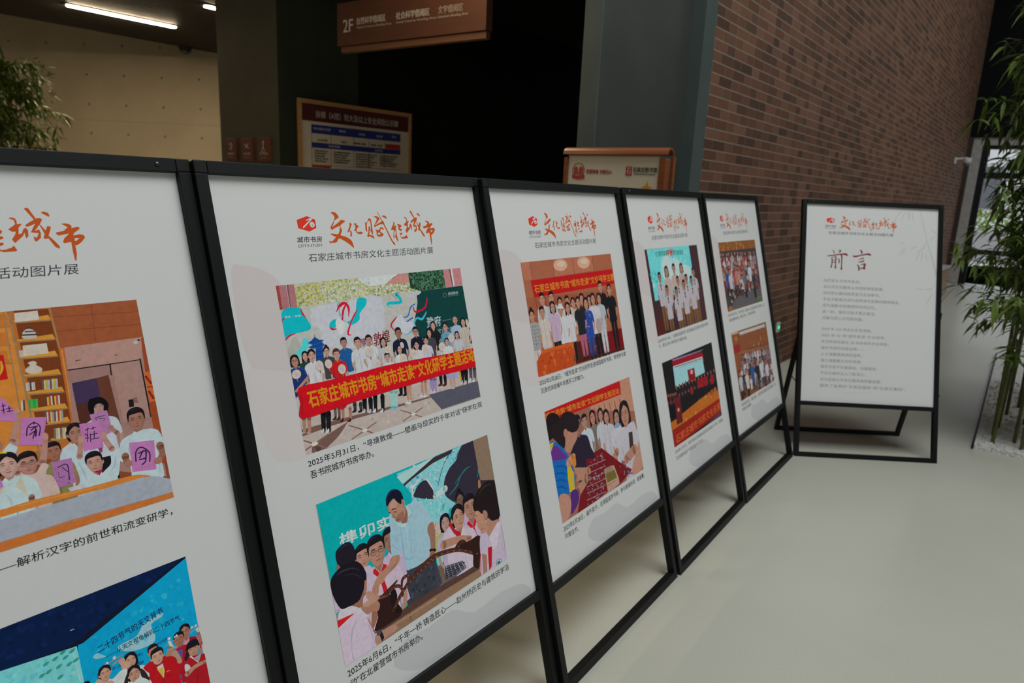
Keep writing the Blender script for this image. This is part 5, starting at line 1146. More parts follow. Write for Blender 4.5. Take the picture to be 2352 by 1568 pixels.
ART['red_banner_group_photo'] = [
 ('quad','137.8,1296.6 713.6,1297.7 711.1,935.9 136.7,942.6'),
 ('p','94563e','137.4,1296.9 717.1,1297.1 718.4,938.4 133.4,940.2'),
 ('p','a0614a','137.4,1296.9 188.4,1296.7 186.5,1240.2 145.1,1239.5'),
 ('p','a0614a','315.9,1297.1 439.3,1297 439.7,1242.5 314.9,1240.7'),
 ('p','a0614a','439.3,1297 574.1,1296.9 571.6,1244.6 439.7,1242.5'),
 ('e','c09078',360.1,1275.6,85.5,39.1,0),
 ('e','c09078',511.3,1275.5,86.2,41.3,0),
 ('e','d0a890',365.2,1279.6,46.8,17.4,0),
 ('e','d0a890',515.2,1279.7,51.8,18.4,0),
 ('s','5a3024','1.6','188.4,1296.7 187.9,1240.1'),
 ('s','5a3024','1.7','315.9,1297.1 314.3,1238.7'),
 ('s','5a3024','1.8','439.3,1297 440.7,1240.2'),
 ('s','5a3024','1.9','574.1,1296.9 572.7,1242.3'),
 ('s','5a3024','1.5','137.8,1189 140.5,1002.6'),
 ('p','8a4e38','137.3,1187.1 710.2,1166.1 693.9,1052.8 139.7,1098.1'),
 ('p','a81418','175.8,1239.1 708.9,1240.3 708.4,1185.4 181.4,1184.7'),
 ('t','d08028','石家庄城市书房“城市走读”文化研学主题','190.1,1197.9 715.4,1197.8 189,1224',1),
 ('s','8a1a1c','3.1 3.1','135.7,1181.4 136.1,1153.8'),
 ('s','8a1a1c','3.2 3.2','186.9,1179.4 187.5,1151.2'),
 ('s','8a1a1c','3.3 3.3','240.3,1177.3 240.9,1148.6'),
 ('s','8a1a1c','3.4 3.4','295.8,1175.1 296.5,1145.8'),
 ('s','8a1a1c','3.5 3.5','353.6,1172.8 354.4,1142.9'),
 ('s','8a1a1c','3.6 3.6','413.9,1170.5 414.8,1139.9'),
 ('s','8a1a1c','3.7 3.7','476.8,1168 477.8,1136.8'),
 ('s','8a1a1c','3.8 3.8','542.6,1165.4 543.6,1133.5'),
 ('s','8a1a1c','4 4','611.3,1162.8 612.4,1130.1'),
 ('p','4a1c14','371.6,1015.3 736.2,1008.7 717.6,936.1 358.4,944'),
 ('p','6a1016','585.3,1020 718.5,1018.3 711.9,944.2 571.2,945.6'),
 ('m',dict(x=221.9, y=1176.7, h=39, hair='short', top='a8a4a4', sk='a5755f', bot='a89a90')),
 ('m',dict(x=274.9, y=1176.3, h=39.8, hair='short', top='9aa0a8', sk='a5755f')),
 ('m',dict(x=321.3, y=1154.1, h=37.5, hair='tied', top='a8a4ac', sk='a5755f')),
 ('m',dict(x=366.2, y=1155.8, h=34.7, hair='short', top='b0a8a8', sk='a5755f')),
 ('m',dict(x=400.7, y=1145.8, h=36, hair='tied', top='a89c94', sk='a5755f')),
 ('m',dict(x=459.3, y=1152.9, h=38.1, hair='tied', top='26262a', sk='a5755f')),
 ('m',dict(x=508.8, y=1143.4, h=36.5, hair='tied', top='a8a4a8', sk='a5755f')),
 ('m',dict(x=599.1, y=1184.2, h=39.6, hair='short', top='17181c', sk='a5755f')),
 ('m',dict(x=661.1, y=1168.1, h=40.4, hair='tied', top='15161a', sk='a5755f', feet=944.8, bot='15161a')),
 ('m',dict(x=577, y=1143.4, h=37.4, hair='bob', top='98a0a4', sk='a5755f', feet=939.2, bot='aca8ac')),
 ('m',dict(x=534.5, y=1145.3, h=41.4, hair='bob', top='b0acae', sk='a5755f', feet=941.8, bot='19191d')),
 ('m',dict(x=482.4, y=1135, h=40.7, hair='bob', top='24408a', sk='a5755f', feet=945.5, bot='2a3c78')),
 ('m',dict(x=432.1, y=1144.7, h=37.7, hair='tied', top='202024', sk='a5755f', feet=950.0, bot='9a5064')),
 ('m',dict(x=361.8, y=1132.7, h=38.9, hair='long', top='b4b0b2', sk='a5755f', feet=956.9, bot='1c1a1e')),
 ('m',dict(x=317.8, y=1131.3, h=37.4, hair='short', top='b4b2b4', sk='a5755f', bot='20202a')),
 ('m',dict(x=273.3, y=1144.6, h=37.6, hair='bob', top='a890a4', sk='a5755f', bot='1c1a1e')),
 ('m',dict(x=210.1, y=1135.3, h=37.5, hair='short', top='b0a49c', sk='a5755f', bot='a89a90')),
 ('m',dict(x=152.7, y=1132.1, h=36.7, hair='bun', top='8a8888', sk='a5755f', bot='b0a49e')),
 ('c','b8b4b4','303.6,1141.3 311.8,1150.9 327.2,1150.1 335.4,1137.8 341.8,1132.8 300.2,1137.5'),
 ('e','9c8484',547.3,1048.2,39.4,55.3,0),
 ('s','6a6a6c','1.6','136.4,1098.5 184.6,1096.1'),
 ('s','6a6a6c','1.6','133.4,1087.8 181.5,1085.2'),
 ('s','6a6a6c','1.6','130.4,1077.2 178.5,1074.4'),
 ('s','6a6a6c','1.6','127.4,1066.6 175.4,1063.6'),
 ('s','6a6a6c','1.6','124.5,1056 172.3,1052.8'),
 ('s','6a6a6c','1.6','121.5,1045.4 169.3,1042'),
 ('b','9a5a28 c0a8a4','476.9,1111.1 511.1,1107.2 505.3,972.3 451.8,972',16,5.4,51),
 ('p','a8401a','140.7,990.7 180.8,1020 366.3,1019.5 347.8,941.6 133.4,940.2'),
 ('p','b8501e','180.8,1020 366.3,1019.5 364.4,1007.8 170.7,1009.6'),
 ('b','b85a24 983414','170.7,1009.6 361.2,1008.2 346.7,946.1 138.8,947.1',24,20,52),
]
ART['sachet_making_photo'] = [
 ('quad','137.3,834.6 712.9,832.8 715.1,476.6 138.5,478.2'),
 ('p','8a5a48','136.6,833.2 718.4,833.4 717,473.9 139.2,476.6'),
 ('p','a87862','393.5,830 718.4,833.4 717.2,701.3 410.6,773.1'),
 ('p','a81418','136.6,833.2 635.6,832.7 631.7,783.4 136.9,796.9'),
 ('t','d08028','城市书房“城市走读”文化研学主题活动','139.9,807.4 621.2,788.1 136.9,829.1',1),
 ('s','8a1a1c','3.7 3.7','429.6,777.6 431.4,754.8'),
 ('s','8a1a1c','3.7 3.7','464.8,775.8 466.7,752.7'),
 ('s','8a1a1c','3.8 3.8','500.9,773.9 502.8,750.6'),
 ('s','8a1a1c','3.9 3.9','537.9,772 539.9,748.4'),
 ('s','8a1a1c','3.9 3.9','575.8,770.1 577.9,746.1'),
 ('s','8a1a1c','4 4','614.7,768.1 616.9,743.8'),
 ('m',dict(x=410.7, y=750.8, h=47.7, hair='long', top='6a6058', sk='a07060')),
 ('m',dict(x=464.8, y=746.8, h=44.2, hair='bob', top='a8a8b0', sk='a07060')),
 ('m',dict(x=501.4, y=731.2, h=49.2, hair='bob', top='a8a4aa', sk='a07464')),
 ('m',dict(x=571.8, y=711.9, h=54.9, hair='bob', top='b0acae', sk='9a7464', turn=-0.4)),
 ('e','6c90b0',569,682,41.2,18.3,0),
 ('m',dict(x=356.5, y=750.8, h=46.7, hair='short', top='a8b0bc', sk='9a7464', turn=0.3)),
 ('m',dict(x=310.4, y=749.3, h=62.6, hair='short', top='281e34', sk='8a6050', turn=0.5)),
 ('m',dict(x=636.4, y=710.6, h=88.9, hair='bob', top='a8a2aa', sk='a0705e', turn=-0.5, noarms=1)),
 ('c','aaa4ac','555.3,645.7 608.2,655.5 695.2,667.4 703.7,596.5 675.8,545.3 618.3,561.8 580.4,601.1 527,588 523.6,607.6'),
 ('p','3a2c28','643,636.9 673.4,633.8 665.3,577.6 633.5,576.8'),
 ('s','a07260','31.4 25.1','538.6,594 479.9,560.2'),
 ('s','a07260','39.9 33.3','672,566 593.8,549.8'),
 ('c','a87a68','632.1,509.6 694.6,569.5 717.1,587.9 710.1,486 632.8,480.3'),
 ('p','6a1018','333.7,634.7 439.1,635.8 545.4,554.6 629.2,500.8 520.6,477.9 418.5,483.9 282.9,468.6 227.9,475.5'),
 ('b','3a2430 6a4a5a 8a7a88 4a3040 7a5a48 9a8a90','343.2,610.1 435.2,623.4 463.1,478.2 284.1,472.5',140,10.1,53),
 ('s','8a8490','1.9','327.8,601.6 452.5,591.2'),
 ('s','8a8490','1.9','321.5,580.8 445.9,570.4'),
 ('s','8a8490','1.8','315.2,560.2 439.3,549.7'),
 ('s','8a8490','1.8','308.8,539.6 432.8,529'),
 ('s','8a8490','1.8','302.6,519.1 426.3,508.5'),
 ('s','8a8490','1.8','296.3,498.6 419.8,487.9'),
 ('p','a08a70','433.6,560.5 502.2,555.8 523,500.5 434,503.7'),
 ('p','6a5828','437.4,543.5 501.8,539.7 511.1,508.9 440.8,510.6'),
 ('p','86745c','439.1,563.4 489.2,559.7 497.4,541 437.4,543.5'),
 ('p','a88070','433.3,501.6 523,500.5 521.9,482.1 435.1,478.3'),
 ('b','3a7080 a89ca0 8a2030 604858','539.2,565.8 634.3,547.6 623.4,483.2 543.9,489.2',30,11.7,54),
 ('c','241c2c','255.3,699.8 314.1,707.4 349.7,687 389.1,618.7 331.3,626.7 322.7,598.8 268.7,610.9 248.6,650.9'),
 ('s','a07260','29.2 23.3','237.1,612.1 335.8,586'),
 ('s','a07260','26.6 20.8','247,592.1 315.4,574.9'),
 ('c','1c1418','139.1,804.4 154.6,820.8 183.6,820.1 214.7,798.2 190.5,767.1 154.2,743.8 134,749.2'),
 ('c','a07260','229.5,744.6 284.2,743.1 302,721.4 293.4,706.5 264,688.9 248.3,676.4 222.5,681.6 218.1,705.8'),
 ('c','20181c','204.2,788.4 231.8,804.5 270.4,803.8 304.8,785 324.2,754.5 305.6,733.3 273.2,733.2 252.3,742.8 231.9,739.7 221.6,704.9 201.1,700.2 175.9,729.8 153,752.3 151.7,772.9 177.6,786.7'),
 ('e','a06a58',234.7,741.1,25.3,28.4,0),
 ('c','0e5ca0','135.3,728.7 165.6,732.6 219.5,684.6 246.6,617.7 235.4,553.5 174.2,557.1 137.9,561.2 137,659.3'),
 ('c','5a2a78','136.6,708.1 169.2,719.3 204.2,684.8 220.9,663.2 142.4,678'),
 ('p','b89a24','216.2,660.4 244.3,609.9 236.5,557.3 204.4,555.3 207.4,604.6'),
 ('p','b89a24','136.4,732.4 161.6,731.6 139.9,707.1'),
 ('s','0a4a88','2.7 6.4 2.7','143.7,657.2 185.9,648.6 211.8,632.5'),
 ('s','0a4a88','2.7 6.4 2.7','137.8,636.7 179.8,627.7 205.6,611.4'),
 ('s','0a4a88','2.7 6.4 2.7','131.8,616.2 173.7,606.9 199.4,590.4'),
 ('s','0a4a88','2.7 6.4 2.7','125.9,595.7 167.6,586.2 193.2,569.5'),
 ('s','b0805e','27.9 24.6','223.5,645.7 258.3,656.6'),
 ('c','c07024','248.6,650.9 266.8,658.4 266,628.8 245.3,626.5'),
 ('s','a07260','34.6 25.4','247.6,540.9 311.8,563'),
 ('c','4a2468','211.5,552.9 249.9,548.6 246.7,511.4 192.3,488.3'),
 ('c','a87868','141.2,560 182.2,558.6 204.7,530.1 184.1,487.1 139.7,478.5'),
]
ART['school_choir_photo'] = [
 ('quad','142.3,1300.9 715.7,1299 716.6,944.4 142,945'),
 ('p','3a2024','141,1300.6 717.3,1299.5 713.2,945.4 144.2,942.7'),
 ('p','62b8c0','162.5,1299.7 617.3,1299.6 621.3,1103.9 171.6,1087.8'),
 ('c','a8ccd0','338.1,1266.5 393.9,1272.4 510,1221.9 596.4,1198.4 548.7,1137.7 308.6,1157.1 285.1,1235.3'),
 ('b','7cc8cc 52aab4 9cd0d0','177.1,1295 609.2,1294.3 602.8,1151.8 166.1,1127.5',50,25.6,61),
 ('b','2a9a98 3aa8a4','156.8,1210.2 220.8,1197.5 225.7,1155.4 180.4,1167.4',20,12.7,62),
 ('t','16605e','“主播领读诵中秋”诗文朗诵会','235.8,1267.4 539.3,1261.8 240,1290.1',1),
 ('t','b8201c','中秋','355.3,1261.3 420.9,1262.3 362.8,1293.3',2),
 ('p','4a1c18','144,1010.6 244.5,1010.5 230.8,944.7 144.9,944.6'),
 ('p','3c2428','622.9,1298.4 717.3,1299.5 703.3,953.8 651.6,955.5'),
 ('m',dict(x=407.7, y=1206.1, h=43.4, hair='short', top='a89488', sk='a07060')),
 ('m',dict(x=491.2, y=1202.9, h=44.4, hair='bob', top='a48a84', sk='a07060')),
 ('m',dict(x=326, y=1198.6, h=46.8, hair='bob', top='a89490', sk='a07060')),
 ('m',dict(x=624.5, y=1175.7, h=43.7, hair='short', top='a49ca2', sk='8a6250', bot='6a4a30', feet=895.0, tie=2)),
 ('m',dict(x=247, y=1180.9, h=41.3, hair='short', top='a49ca2', sk='8a6250', bot='6a4a30', feet=946.2, tie=2)),
 ('m',dict(x=530.6, y=1152.7, h=42.5, hair='short', top='a49ca2', sk='8a6250', bot='6a4a30', feet=906.4, tie=2)),
 ('m',dict(x=431.9, y=1151.5, h=41.3, hair='short', top='a49ca2', sk='8a6250', bot='6a4a30', feet=919.7, tie=2)),
 ('m',dict(x=585.7, y=1139.3, h=44.1, hair='short', top='a49ca2', sk='8a6250', bot='6a4a30', feet=898.3, tie=2)),
 ('m',dict(x=492, y=1128.8, h=44.3, hair='short', top='a49ca2', sk='8a6250', bot='6a4a30', feet=910.4, tie=2)),
 ('m',dict(x=302.9, y=1121.2, h=41.9, hair='short', top='a49ca2', sk='8a6250', bot='6a4a30', feet=935.7, tie=2)),
 ('m',dict(x=400.1, y=1105.8, h=43.1, hair='short', top='a49ca2', sk='8a6250', bot='6a4a30', feet=921.7, tie=2)),
]
ART['stage_ceremony_photo'] = [
 ('quad','145.3,834.6 724.6,834.4 722.5,479.2 144.6,481.4'),
 ('p','161214','146.2,834.9 724.2,833.3 722,476.7 146.5,478.7'),
 ('p','8a0f1c','247.2,831.8 590.7,807.5 603.4,764.3 250.8,791.3'),
 ('p','7a6a8a','247.2,831.8 616.9,816.9 570.9,813.5 263,824.1'),
 ('p','8ab4b8','248.8,802.7 583.2,788.6 589.9,712 243.9,712.7'),
 ('s','a0182c','3.5 3.5','267.4,795.8 572.5,780.6'),
 ('p','7a101c','391.9,760 473.4,756.4 470.1,697.6 394.7,707.4'),
 ('e','b88a90',436.3,743.8,31.5,21,0),
 ('t','5a9098','学习新时代文化讲座','317.5,783 518.3,772.8 316.8,788.2',0),
 ('b','1c1618 241a1c','116.1,720 198.6,717.2 216.3,599.1 153.2,594.8',16,19.1,71),
 ('p','a85a1c','149.9,585.8 710,624.3 724.6,561.6 149.3,551.6'),
 ('b','b86a28 984a14 c07a38','188.4,591 706.8,616.5 714,575.3 225.6,556.8',26,19.4,72),
 ('p','8a1a14','148.4,549.4 724.6,561.6 723.2,499.2 149,478.9'),
 ('t','b85a24','石家庄城市书房文化名家','169,489.6 719.6,510.3 173.8,525.4',1),
 ('p','4a3a44','497.5,482.5 715.7,501 717.5,477.8 555.9,478.5'),
 ('m',dict(x=252.1, y=711, h=16.9, hair='short', top='17161a', sk='8a5a4c', bot='15141a', feet=625.6)),
 ('m',dict(x=285.7, y=710.4, h=17.1, hair='short', top='1a191d', sk='8a5a4c', bot='15141a', feet=624.2)),
 ('m',dict(x=320, y=709.7, h=17.2, hair='short', top='201a1e', sk='8a5a4c', bot='15141a', feet=622.7)),
 ('m',dict(x=354.9, y=709, h=17.4, hair='short', top='17161a', sk='8a5a4c', bot='15141a', feet=621.2)),
 ('m',dict(x=390.5, y=708.3, h=17.6, hair='short', top='1a191d', sk='8a5a4c', bot='15141a', feet=619.6)),
 ('m',dict(x=426.8, y=707.5, h=17.8, hair='short', top='201a1e', sk='8a5a4c', bot='15141a', feet=618.0)),
 ('m',dict(x=463.8, y=706.8, h=18, hair='short', top='17161a', sk='8a5a4c', bot='15141a', feet=616.4)),
 ('m',dict(x=501.6, y=706, h=18.2, hair='short', top='1a191d', sk='8a5a4c', bot='15141a', feet=614.8)),
 ('m',dict(x=540, y=705.3, h=18.4, hair='short', top='201a1e', sk='8a5a4c', bot='15141a', feet=613.1)),
 ('m',dict(x=579.3, y=704.5, h=18.6, hair='short', top='17161a', sk='8a5a4c', bot='15141a', feet=611.4)),
 ('m',dict(x=619.4, y=703.7, h=18.8, hair='short', top='1a191d', sk='8a5a4c', bot='15141a', feet=609.7)),
 ('m',dict(x=660.3, y=702.9, h=19, hair='short', top='201a1e', sk='8a5a4c', bot='15141a', feet=607.9)),
 ('m',dict(x=702, y=702, h=19.2, hair='short', top='17161a', sk='8a5a4c', bot='15141a', feet=606.1)),
 ('p','8a101c','483.9,700.2 523,696.7 510.2,657.3 474,660.6'),
 ('p','8a101c','526.1,697.2 566,693.7 553,653.9 516,657.2'),
 ('p','8a101c','569.2,694.2 610,690.6 596.8,650.3 558.9,653.7'),
 ('p','8a101c','651.1,689.3 693.7,685.6 678.9,641.9 639.4,645.5'),
 ('p','8a1a20','391.7,682 421.6,681 420.5,649.8 393.1,650.4'),
 ('m',dict(x=161.3, y=698.2, h=14.5, hair='short', top='17141a', sk='8a5a4c', bot='141216', feet=597.1)),
 ('m',dict(x=179.8, y=696.1, h=14.6, hair='short', top='5a1418', sk='8a5a4c', bot='141216', feet=592.8)),
 ('m',dict(x=198.5, y=694, h=14.6, hair='short', top='17141a', sk='8a5a4c', bot='141216', feet=588.3)),
 ('m',dict(x=217.4, y=691.9, h=14.7, hair='short', top='5a1418', sk='8a5a4c', bot='141216', feet=583.9)),
 ('m',dict(x=236.6, y=689.8, h=14.8, hair='short', top='17141a', sk='8a5a4c', bot='141216', feet=579.4)),
 ('p','5a1a1c','216.8,673.7 275.4,671.9 265.8,561.8 202.6,562.6'),
 ('e','b87a70',238.8,618.7,23.9,16.7,0),
]
ART['auditorium_group_photo'] = [
 ('quad','141.1,1300.2 720.4,1298.4 716.7,945.9 144.1,948.4'),
 ('p','7c4a24','142,1299.9 724,1298.9 724.9,946.8 147.1,946.5'),
 ('b','94602c 6a3c1c a06c38 8a5428','143.8,1297.3 723.5,1297.8 703,1230 137.1,1244.6',40,26.8,81),
 ('p','3a3436','141,1254.5 730.6,1251.7 729.2,998.5 124.3,961.8'),
 ('p','544e50','291.6,1006.5 746.6,1037.5 724.9,946.8 164,952.2'),
 ('p','1c3a5a','624,1210.9 713.4,1212.3 709.1,1161.1 619.8,1160.6'),
 ('m',dict(x=157.2, y=1240.2, h=21.4, hair='short', top='6a2428', sk='9a6a58')),
 ('m',dict(x=189.5, y=1238.1, h=21.6, hair='short', top='6a2428', sk='9a6a58')),
 ('m',dict(x=242.8, y=1236.8, h=21.9, hair='short', top='a8a0a0', sk='9a6a58')),
 ('m',dict(x=267.7, y=1239, h=22, hair='short', top='6a2428', sk='9a6a58')),
 ('m',dict(x=313.2, y=1238.2, h=22.3, hair='short', top='b0a8a8', sk='9a6a58')),
 ('m',dict(x=361.9, y=1238.7, h=22.5, hair='short', top='2a2430', sk='9a6a58')),
 ('m',dict(x=406.5, y=1237.2, h=22.8, hair='short', top='a8a0a0', sk='9a6a58')),
 ('m',dict(x=451.2, y=1233.8, h=23, hair='short', top='a8a0a0', sk='9a6a58')),
 ('m',dict(x=483.4, y=1233.3, h=23.2, hair='short', top='6a2428', sk='9a6a58')),
 ('m',dict(x=524.8, y=1229.6, h=23.4, hair='short', top='8a2a2e', sk='9a6a58')),
 ('m',dict(x=590.1, y=1231, h=23.8, hair='short', top='7a7078', sk='9a6a58')),
 ('m',dict(x=617.1, y=1228.4, h=23.9, hair='short', top='a8a0a0', sk='9a6a58')),
 ('m',dict(x=672.1, y=1226.5, h=24.3, hair='short', top='7a7078', sk='9a6a58')),
 ('m',dict(x=151.7, y=1218.7, h=21.4, hair='short', top='6a2428', sk='9a6a58')),
 ('m',dict(x=191.2, y=1217.1, h=21.6, hair='short', top='b0a8a8', sk='9a6a58')),
 ('m',dict(x=244.4, y=1214.8, h=21.9, hair='short', top='a8a0a0', sk='9a6a58')),
 ('m',dict(x=283.8, y=1214.1, h=22.1, hair='short', top='7a7078', sk='9a6a58')),
 ('m',dict(x=309.4, y=1211, h=22.2, hair='short', top='b0a8a8', sk='9a6a58')),
 ('m',dict(x=356.4, y=1211.9, h=22.5, hair='short', top='7a7078', sk='9a6a58')),
 ('m',dict(x=409.7, y=1211.2, h=22.8, hair='short', top='a8a0a0', sk='9a6a58')),
 ('m',dict(x=444, y=1208.9, h=23, hair='short', top='6a2428', sk='9a6a58')),
 ('m',dict(x=483.2, y=1204.7, h=23.2, hair='short', top='a06a6a', sk='9a6a58')),
 ('m',dict(x=523.4, y=1204.9, h=23.4, hair='short', top='a8a0a0', sk='9a6a58')),
 ('m',dict(x=571.8, y=1206.7, h=23.7, hair='short', top='6a2428', sk='9a6a58')),
 ('m',dict(x=628.6, y=1203.5, h=24, hair='short', top='7a7078', sk='9a6a58')),
 ('m',dict(x=664.9, y=1204.2, h=24.2, hair='short', top='a06a6a', sk='9a6a58')),
 ('m',dict(x=161, y=1192.6, h=21.4, hair='short', top='6a2428', sk='9a6a58')),
 ('m',dict(x=202.8, y=1191.4, h=21.6, hair='short', top='a8a0a0', sk='9a6a58')),
 ('m',dict(x=236.6, y=1189.9, h=21.8, hair='short', top='8a2a2e', sk='9a6a58')),
 ('m',dict(x=284.8, y=1186.9, h=22.1, hair='short', top='b0a8a8', sk='9a6a58')),
 ('m',dict(x=316, y=1184.9, h=22.2, hair='short', top='6a2428', sk='9a6a58')),
 ('m',dict(x=366.4, y=1184.4, h=22.5, hair='short', top='6a2428', sk='9a6a58')),
 ('m',dict(x=401.2, y=1182.1, h=22.7, hair='short', top='8a2a2e', sk='9a6a58')),
 ('m',dict(x=435.8, y=1183.3, h=22.9, hair='short', top='8a2a2e', sk='9a6a58')),
 ('m',dict(x=492.2, y=1181.4, h=23.2, hair='short', top='7a7078', sk='9a6a58')),
 ('m',dict(x=537.2, y=1178, h=23.4, hair='short', top='6a2428', sk='9a6a58')),
 ('m',dict(x=583.7, y=1177.3, h=23.7, hair='short', top='7a7078', sk='9a6a58')),
 ('m',dict(x=624, y=1176.7, h=23.9, hair='short', top='a8a0a0', sk='9a6a58')),
 ('m',dict(x=662.2, y=1175.1, h=24.1, hair='short', top='6a2428', sk='9a6a58')),
 ('m',dict(x=154.9, y=1166.5, h=21.3, hair='short', top='a06a6a', sk='9a6a58')),
 ('m',dict(x=207.3, y=1165, h=21.6, hair='short', top='7a7078', sk='9a6a58')),
 ('m',dict(x=245.1, y=1165.8, h=21.8, hair='short', top='7a7078', sk='9a6a58')),
 ('m',dict(x=272.4, y=1161.8, h=22, hair='short', top='b0a8a8', sk='9a6a58')),
 ('m',dict(x=317.7, y=1163.6, h=22.2, hair='short', top='b0a8a8', sk='9a6a58')),
 ('m',dict(x=361.8, y=1158.4, h=22.5, hair='short', top='2a2430', sk='9a6a58')),
 ('m',dict(x=390.1, y=1159.6, h=22.6, hair='short', top='a06a6a', sk='9a6a58')),
 ('m',dict(x=444.6, y=1157.3, h=22.9, hair='short', top='7a7078', sk='9a6a58')),
 ('m',dict(x=477.3, y=1152.3, h=23.1, hair='short', top='2a2430', sk='9a6a58')),
 ('m',dict(x=521.3, y=1150.7, h=23.3, hair='short', top='2a2430', sk='9a6a58')),
 ('m',dict(x=563.4, y=1149.5, h=23.6, hair='short', top='7a7078', sk='9a6a58')),
 ('m',dict(x=617.3, y=1150.5, h=23.9, hair='short', top='2a2430', sk='9a6a58')),
 ('m',dict(x=657.5, y=1148.8, h=24.1, hair='short', top='a06a6a', sk='9a6a58')),
 ('m',dict(x=165.6, y=1141.5, h=21.4, hair='short', top='a8a0a0', sk='9a6a58')),
 ('m',dict(x=197.4, y=1142.4, h=21.5, hair='short', top='b0a8a8', sk='9a6a58')),
 ('m',dict(x=236.4, y=1137.6, h=21.8, hair='short', top='6a2428', sk='9a6a58')),
 ('m',dict(x=283.5, y=1136.5, h=22, hair='short', top='a8a0a0', sk='9a6a58')),
 ('m',dict(x=324.8, y=1135.4, h=22.2, hair='short', top='a06a6a', sk='9a6a58')),
 ('m',dict(x=366, y=1135.2, h=22.5, hair='short', top='a8a0a0', sk='9a6a58')),
 ('m',dict(x=405.4, y=1131.9, h=22.7, hair='short', top='2a2430', sk='9a6a58')),
 ('m',dict(x=430.2, y=1130.1, h=22.8, hair='short', top='7a7078', sk='9a6a58')),
 ('m',dict(x=473.7, y=1127.5, h=23, hair='short', top='a06a6a', sk='9a6a58')),
 ('m',dict(x=522.9, y=1124.2, h=23.3, hair='short', top='a8a0a0', sk='9a6a58')),
 ('m',dict(x=569.1, y=1122.9, h=23.6, hair='short', top='2a2430', sk='9a6a58')),
 ('m',dict(x=605.9, y=1120.1, h=23.8, hair='short', top='6a2428', sk='9a6a58')),
 ('m',dict(x=650.2, y=1121.2, h=24, hair='short', top='2a2430', sk='9a6a58')),
 ('m',dict(x=159.5, y=1117.6, h=21.3, hair='short', top='6a2428', sk='9a6a58')),
 ('m',dict(x=205.4, y=1118.7, h=21.6, hair='short', top='7a7078', sk='9a6a58')),
 ('m',dict(x=248.7, y=1115.8, h=21.8, hair='short', top='6a2428', sk='9a6a58')),
 ('m',dict(x=269.9, y=1110.9, h=21.9, hair='short', top='7a7078', sk='9a6a58')),
 ('m',dict(x=312, y=1113.5, h=22.1, hair='short', top='7a7078', sk='9a6a58')),
 ('m',dict(x=352.9, y=1108.1, h=22.4, hair='short', top='8a2a2e', sk='9a6a58')),
 ('m',dict(x=398.3, y=1107.9, h=22.6, hair='short', top='a8a0a0', sk='9a6a58')),
 ('m',dict(x=427.7, y=1105.7, h=22.8, hair='short', top='a8a0a0', sk='9a6a58')),
 ('m',dict(x=484.6, y=1100, h=23.1, hair='short', top='2a2430', sk='9a6a58')),
 ('m',dict(x=527.6, y=1100.4, h=23.3, hair='short', top='8a2a2e', sk='9a6a58')),
 ('m',dict(x=565.4, y=1099, h=23.5, hair='short', top='a8a0a0', sk='9a6a58')),
 ('m',dict(x=609.1, y=1096.6, h=23.8, hair='short', top='a06a6a', sk='9a6a58')),
 ('m',dict(x=648.6, y=1094.6, h=24, hair='short', top='6a2428', sk='9a6a58')),
 ('m',dict(x=201.5, y=1154.4, h=30.2, hair='bob', top='1c3c7a', sk='9a6c5c', bot='2a2630', feet=1025.4)),
 ('m',dict(x=242.6, y=1146.5, h=30.5, hair='bob', top='a8a0a4', sk='9a6c5c', bot='2a2630', feet=1016.4)),
 ('m',dict(x=312.9, y=1170.7, h=31.1, hair='bob', top='8a2a2e', sk='9a6c5c', bot='2a2630', feet=1038.4)),
 ('m',dict(x=339.8, y=1161.2, h=31.3, hair='bob', top='a06a5a', sk='9a6c5c', bot='2a2630', feet=1028.1)),
 ('m',dict(x=455.3, y=1132.2, h=32.1, hair='bob', top='5a5a60', sk='9a6c5c', bot='2a2630', feet=996.1)),
 ('m',dict(x=554.8, y=1170, h=33, hair='bob', top='a8b0b8', sk='9a6c5c', bot='2a2630', feet=1030.6)),
 ('m',dict(x=603.3, y=1122.3, h=33.3, hair='bob', top='2a2630', sk='9a6c5c', bot='2a2630', feet=982.0)),
 ('b','4a2c24 5a3a30 8a8480','171.7,1043.8 551.1,1081.4 549.2,1037 192.1,985.2',30,32,82),
 ('b','5a7a28 6a8a30','627,973.7 730.8,981 724.9,946.8 598.1,948.4',20,15.4,83),
 ('e','8a5a30',179.3,960.8,56.9,26.6,0),
]
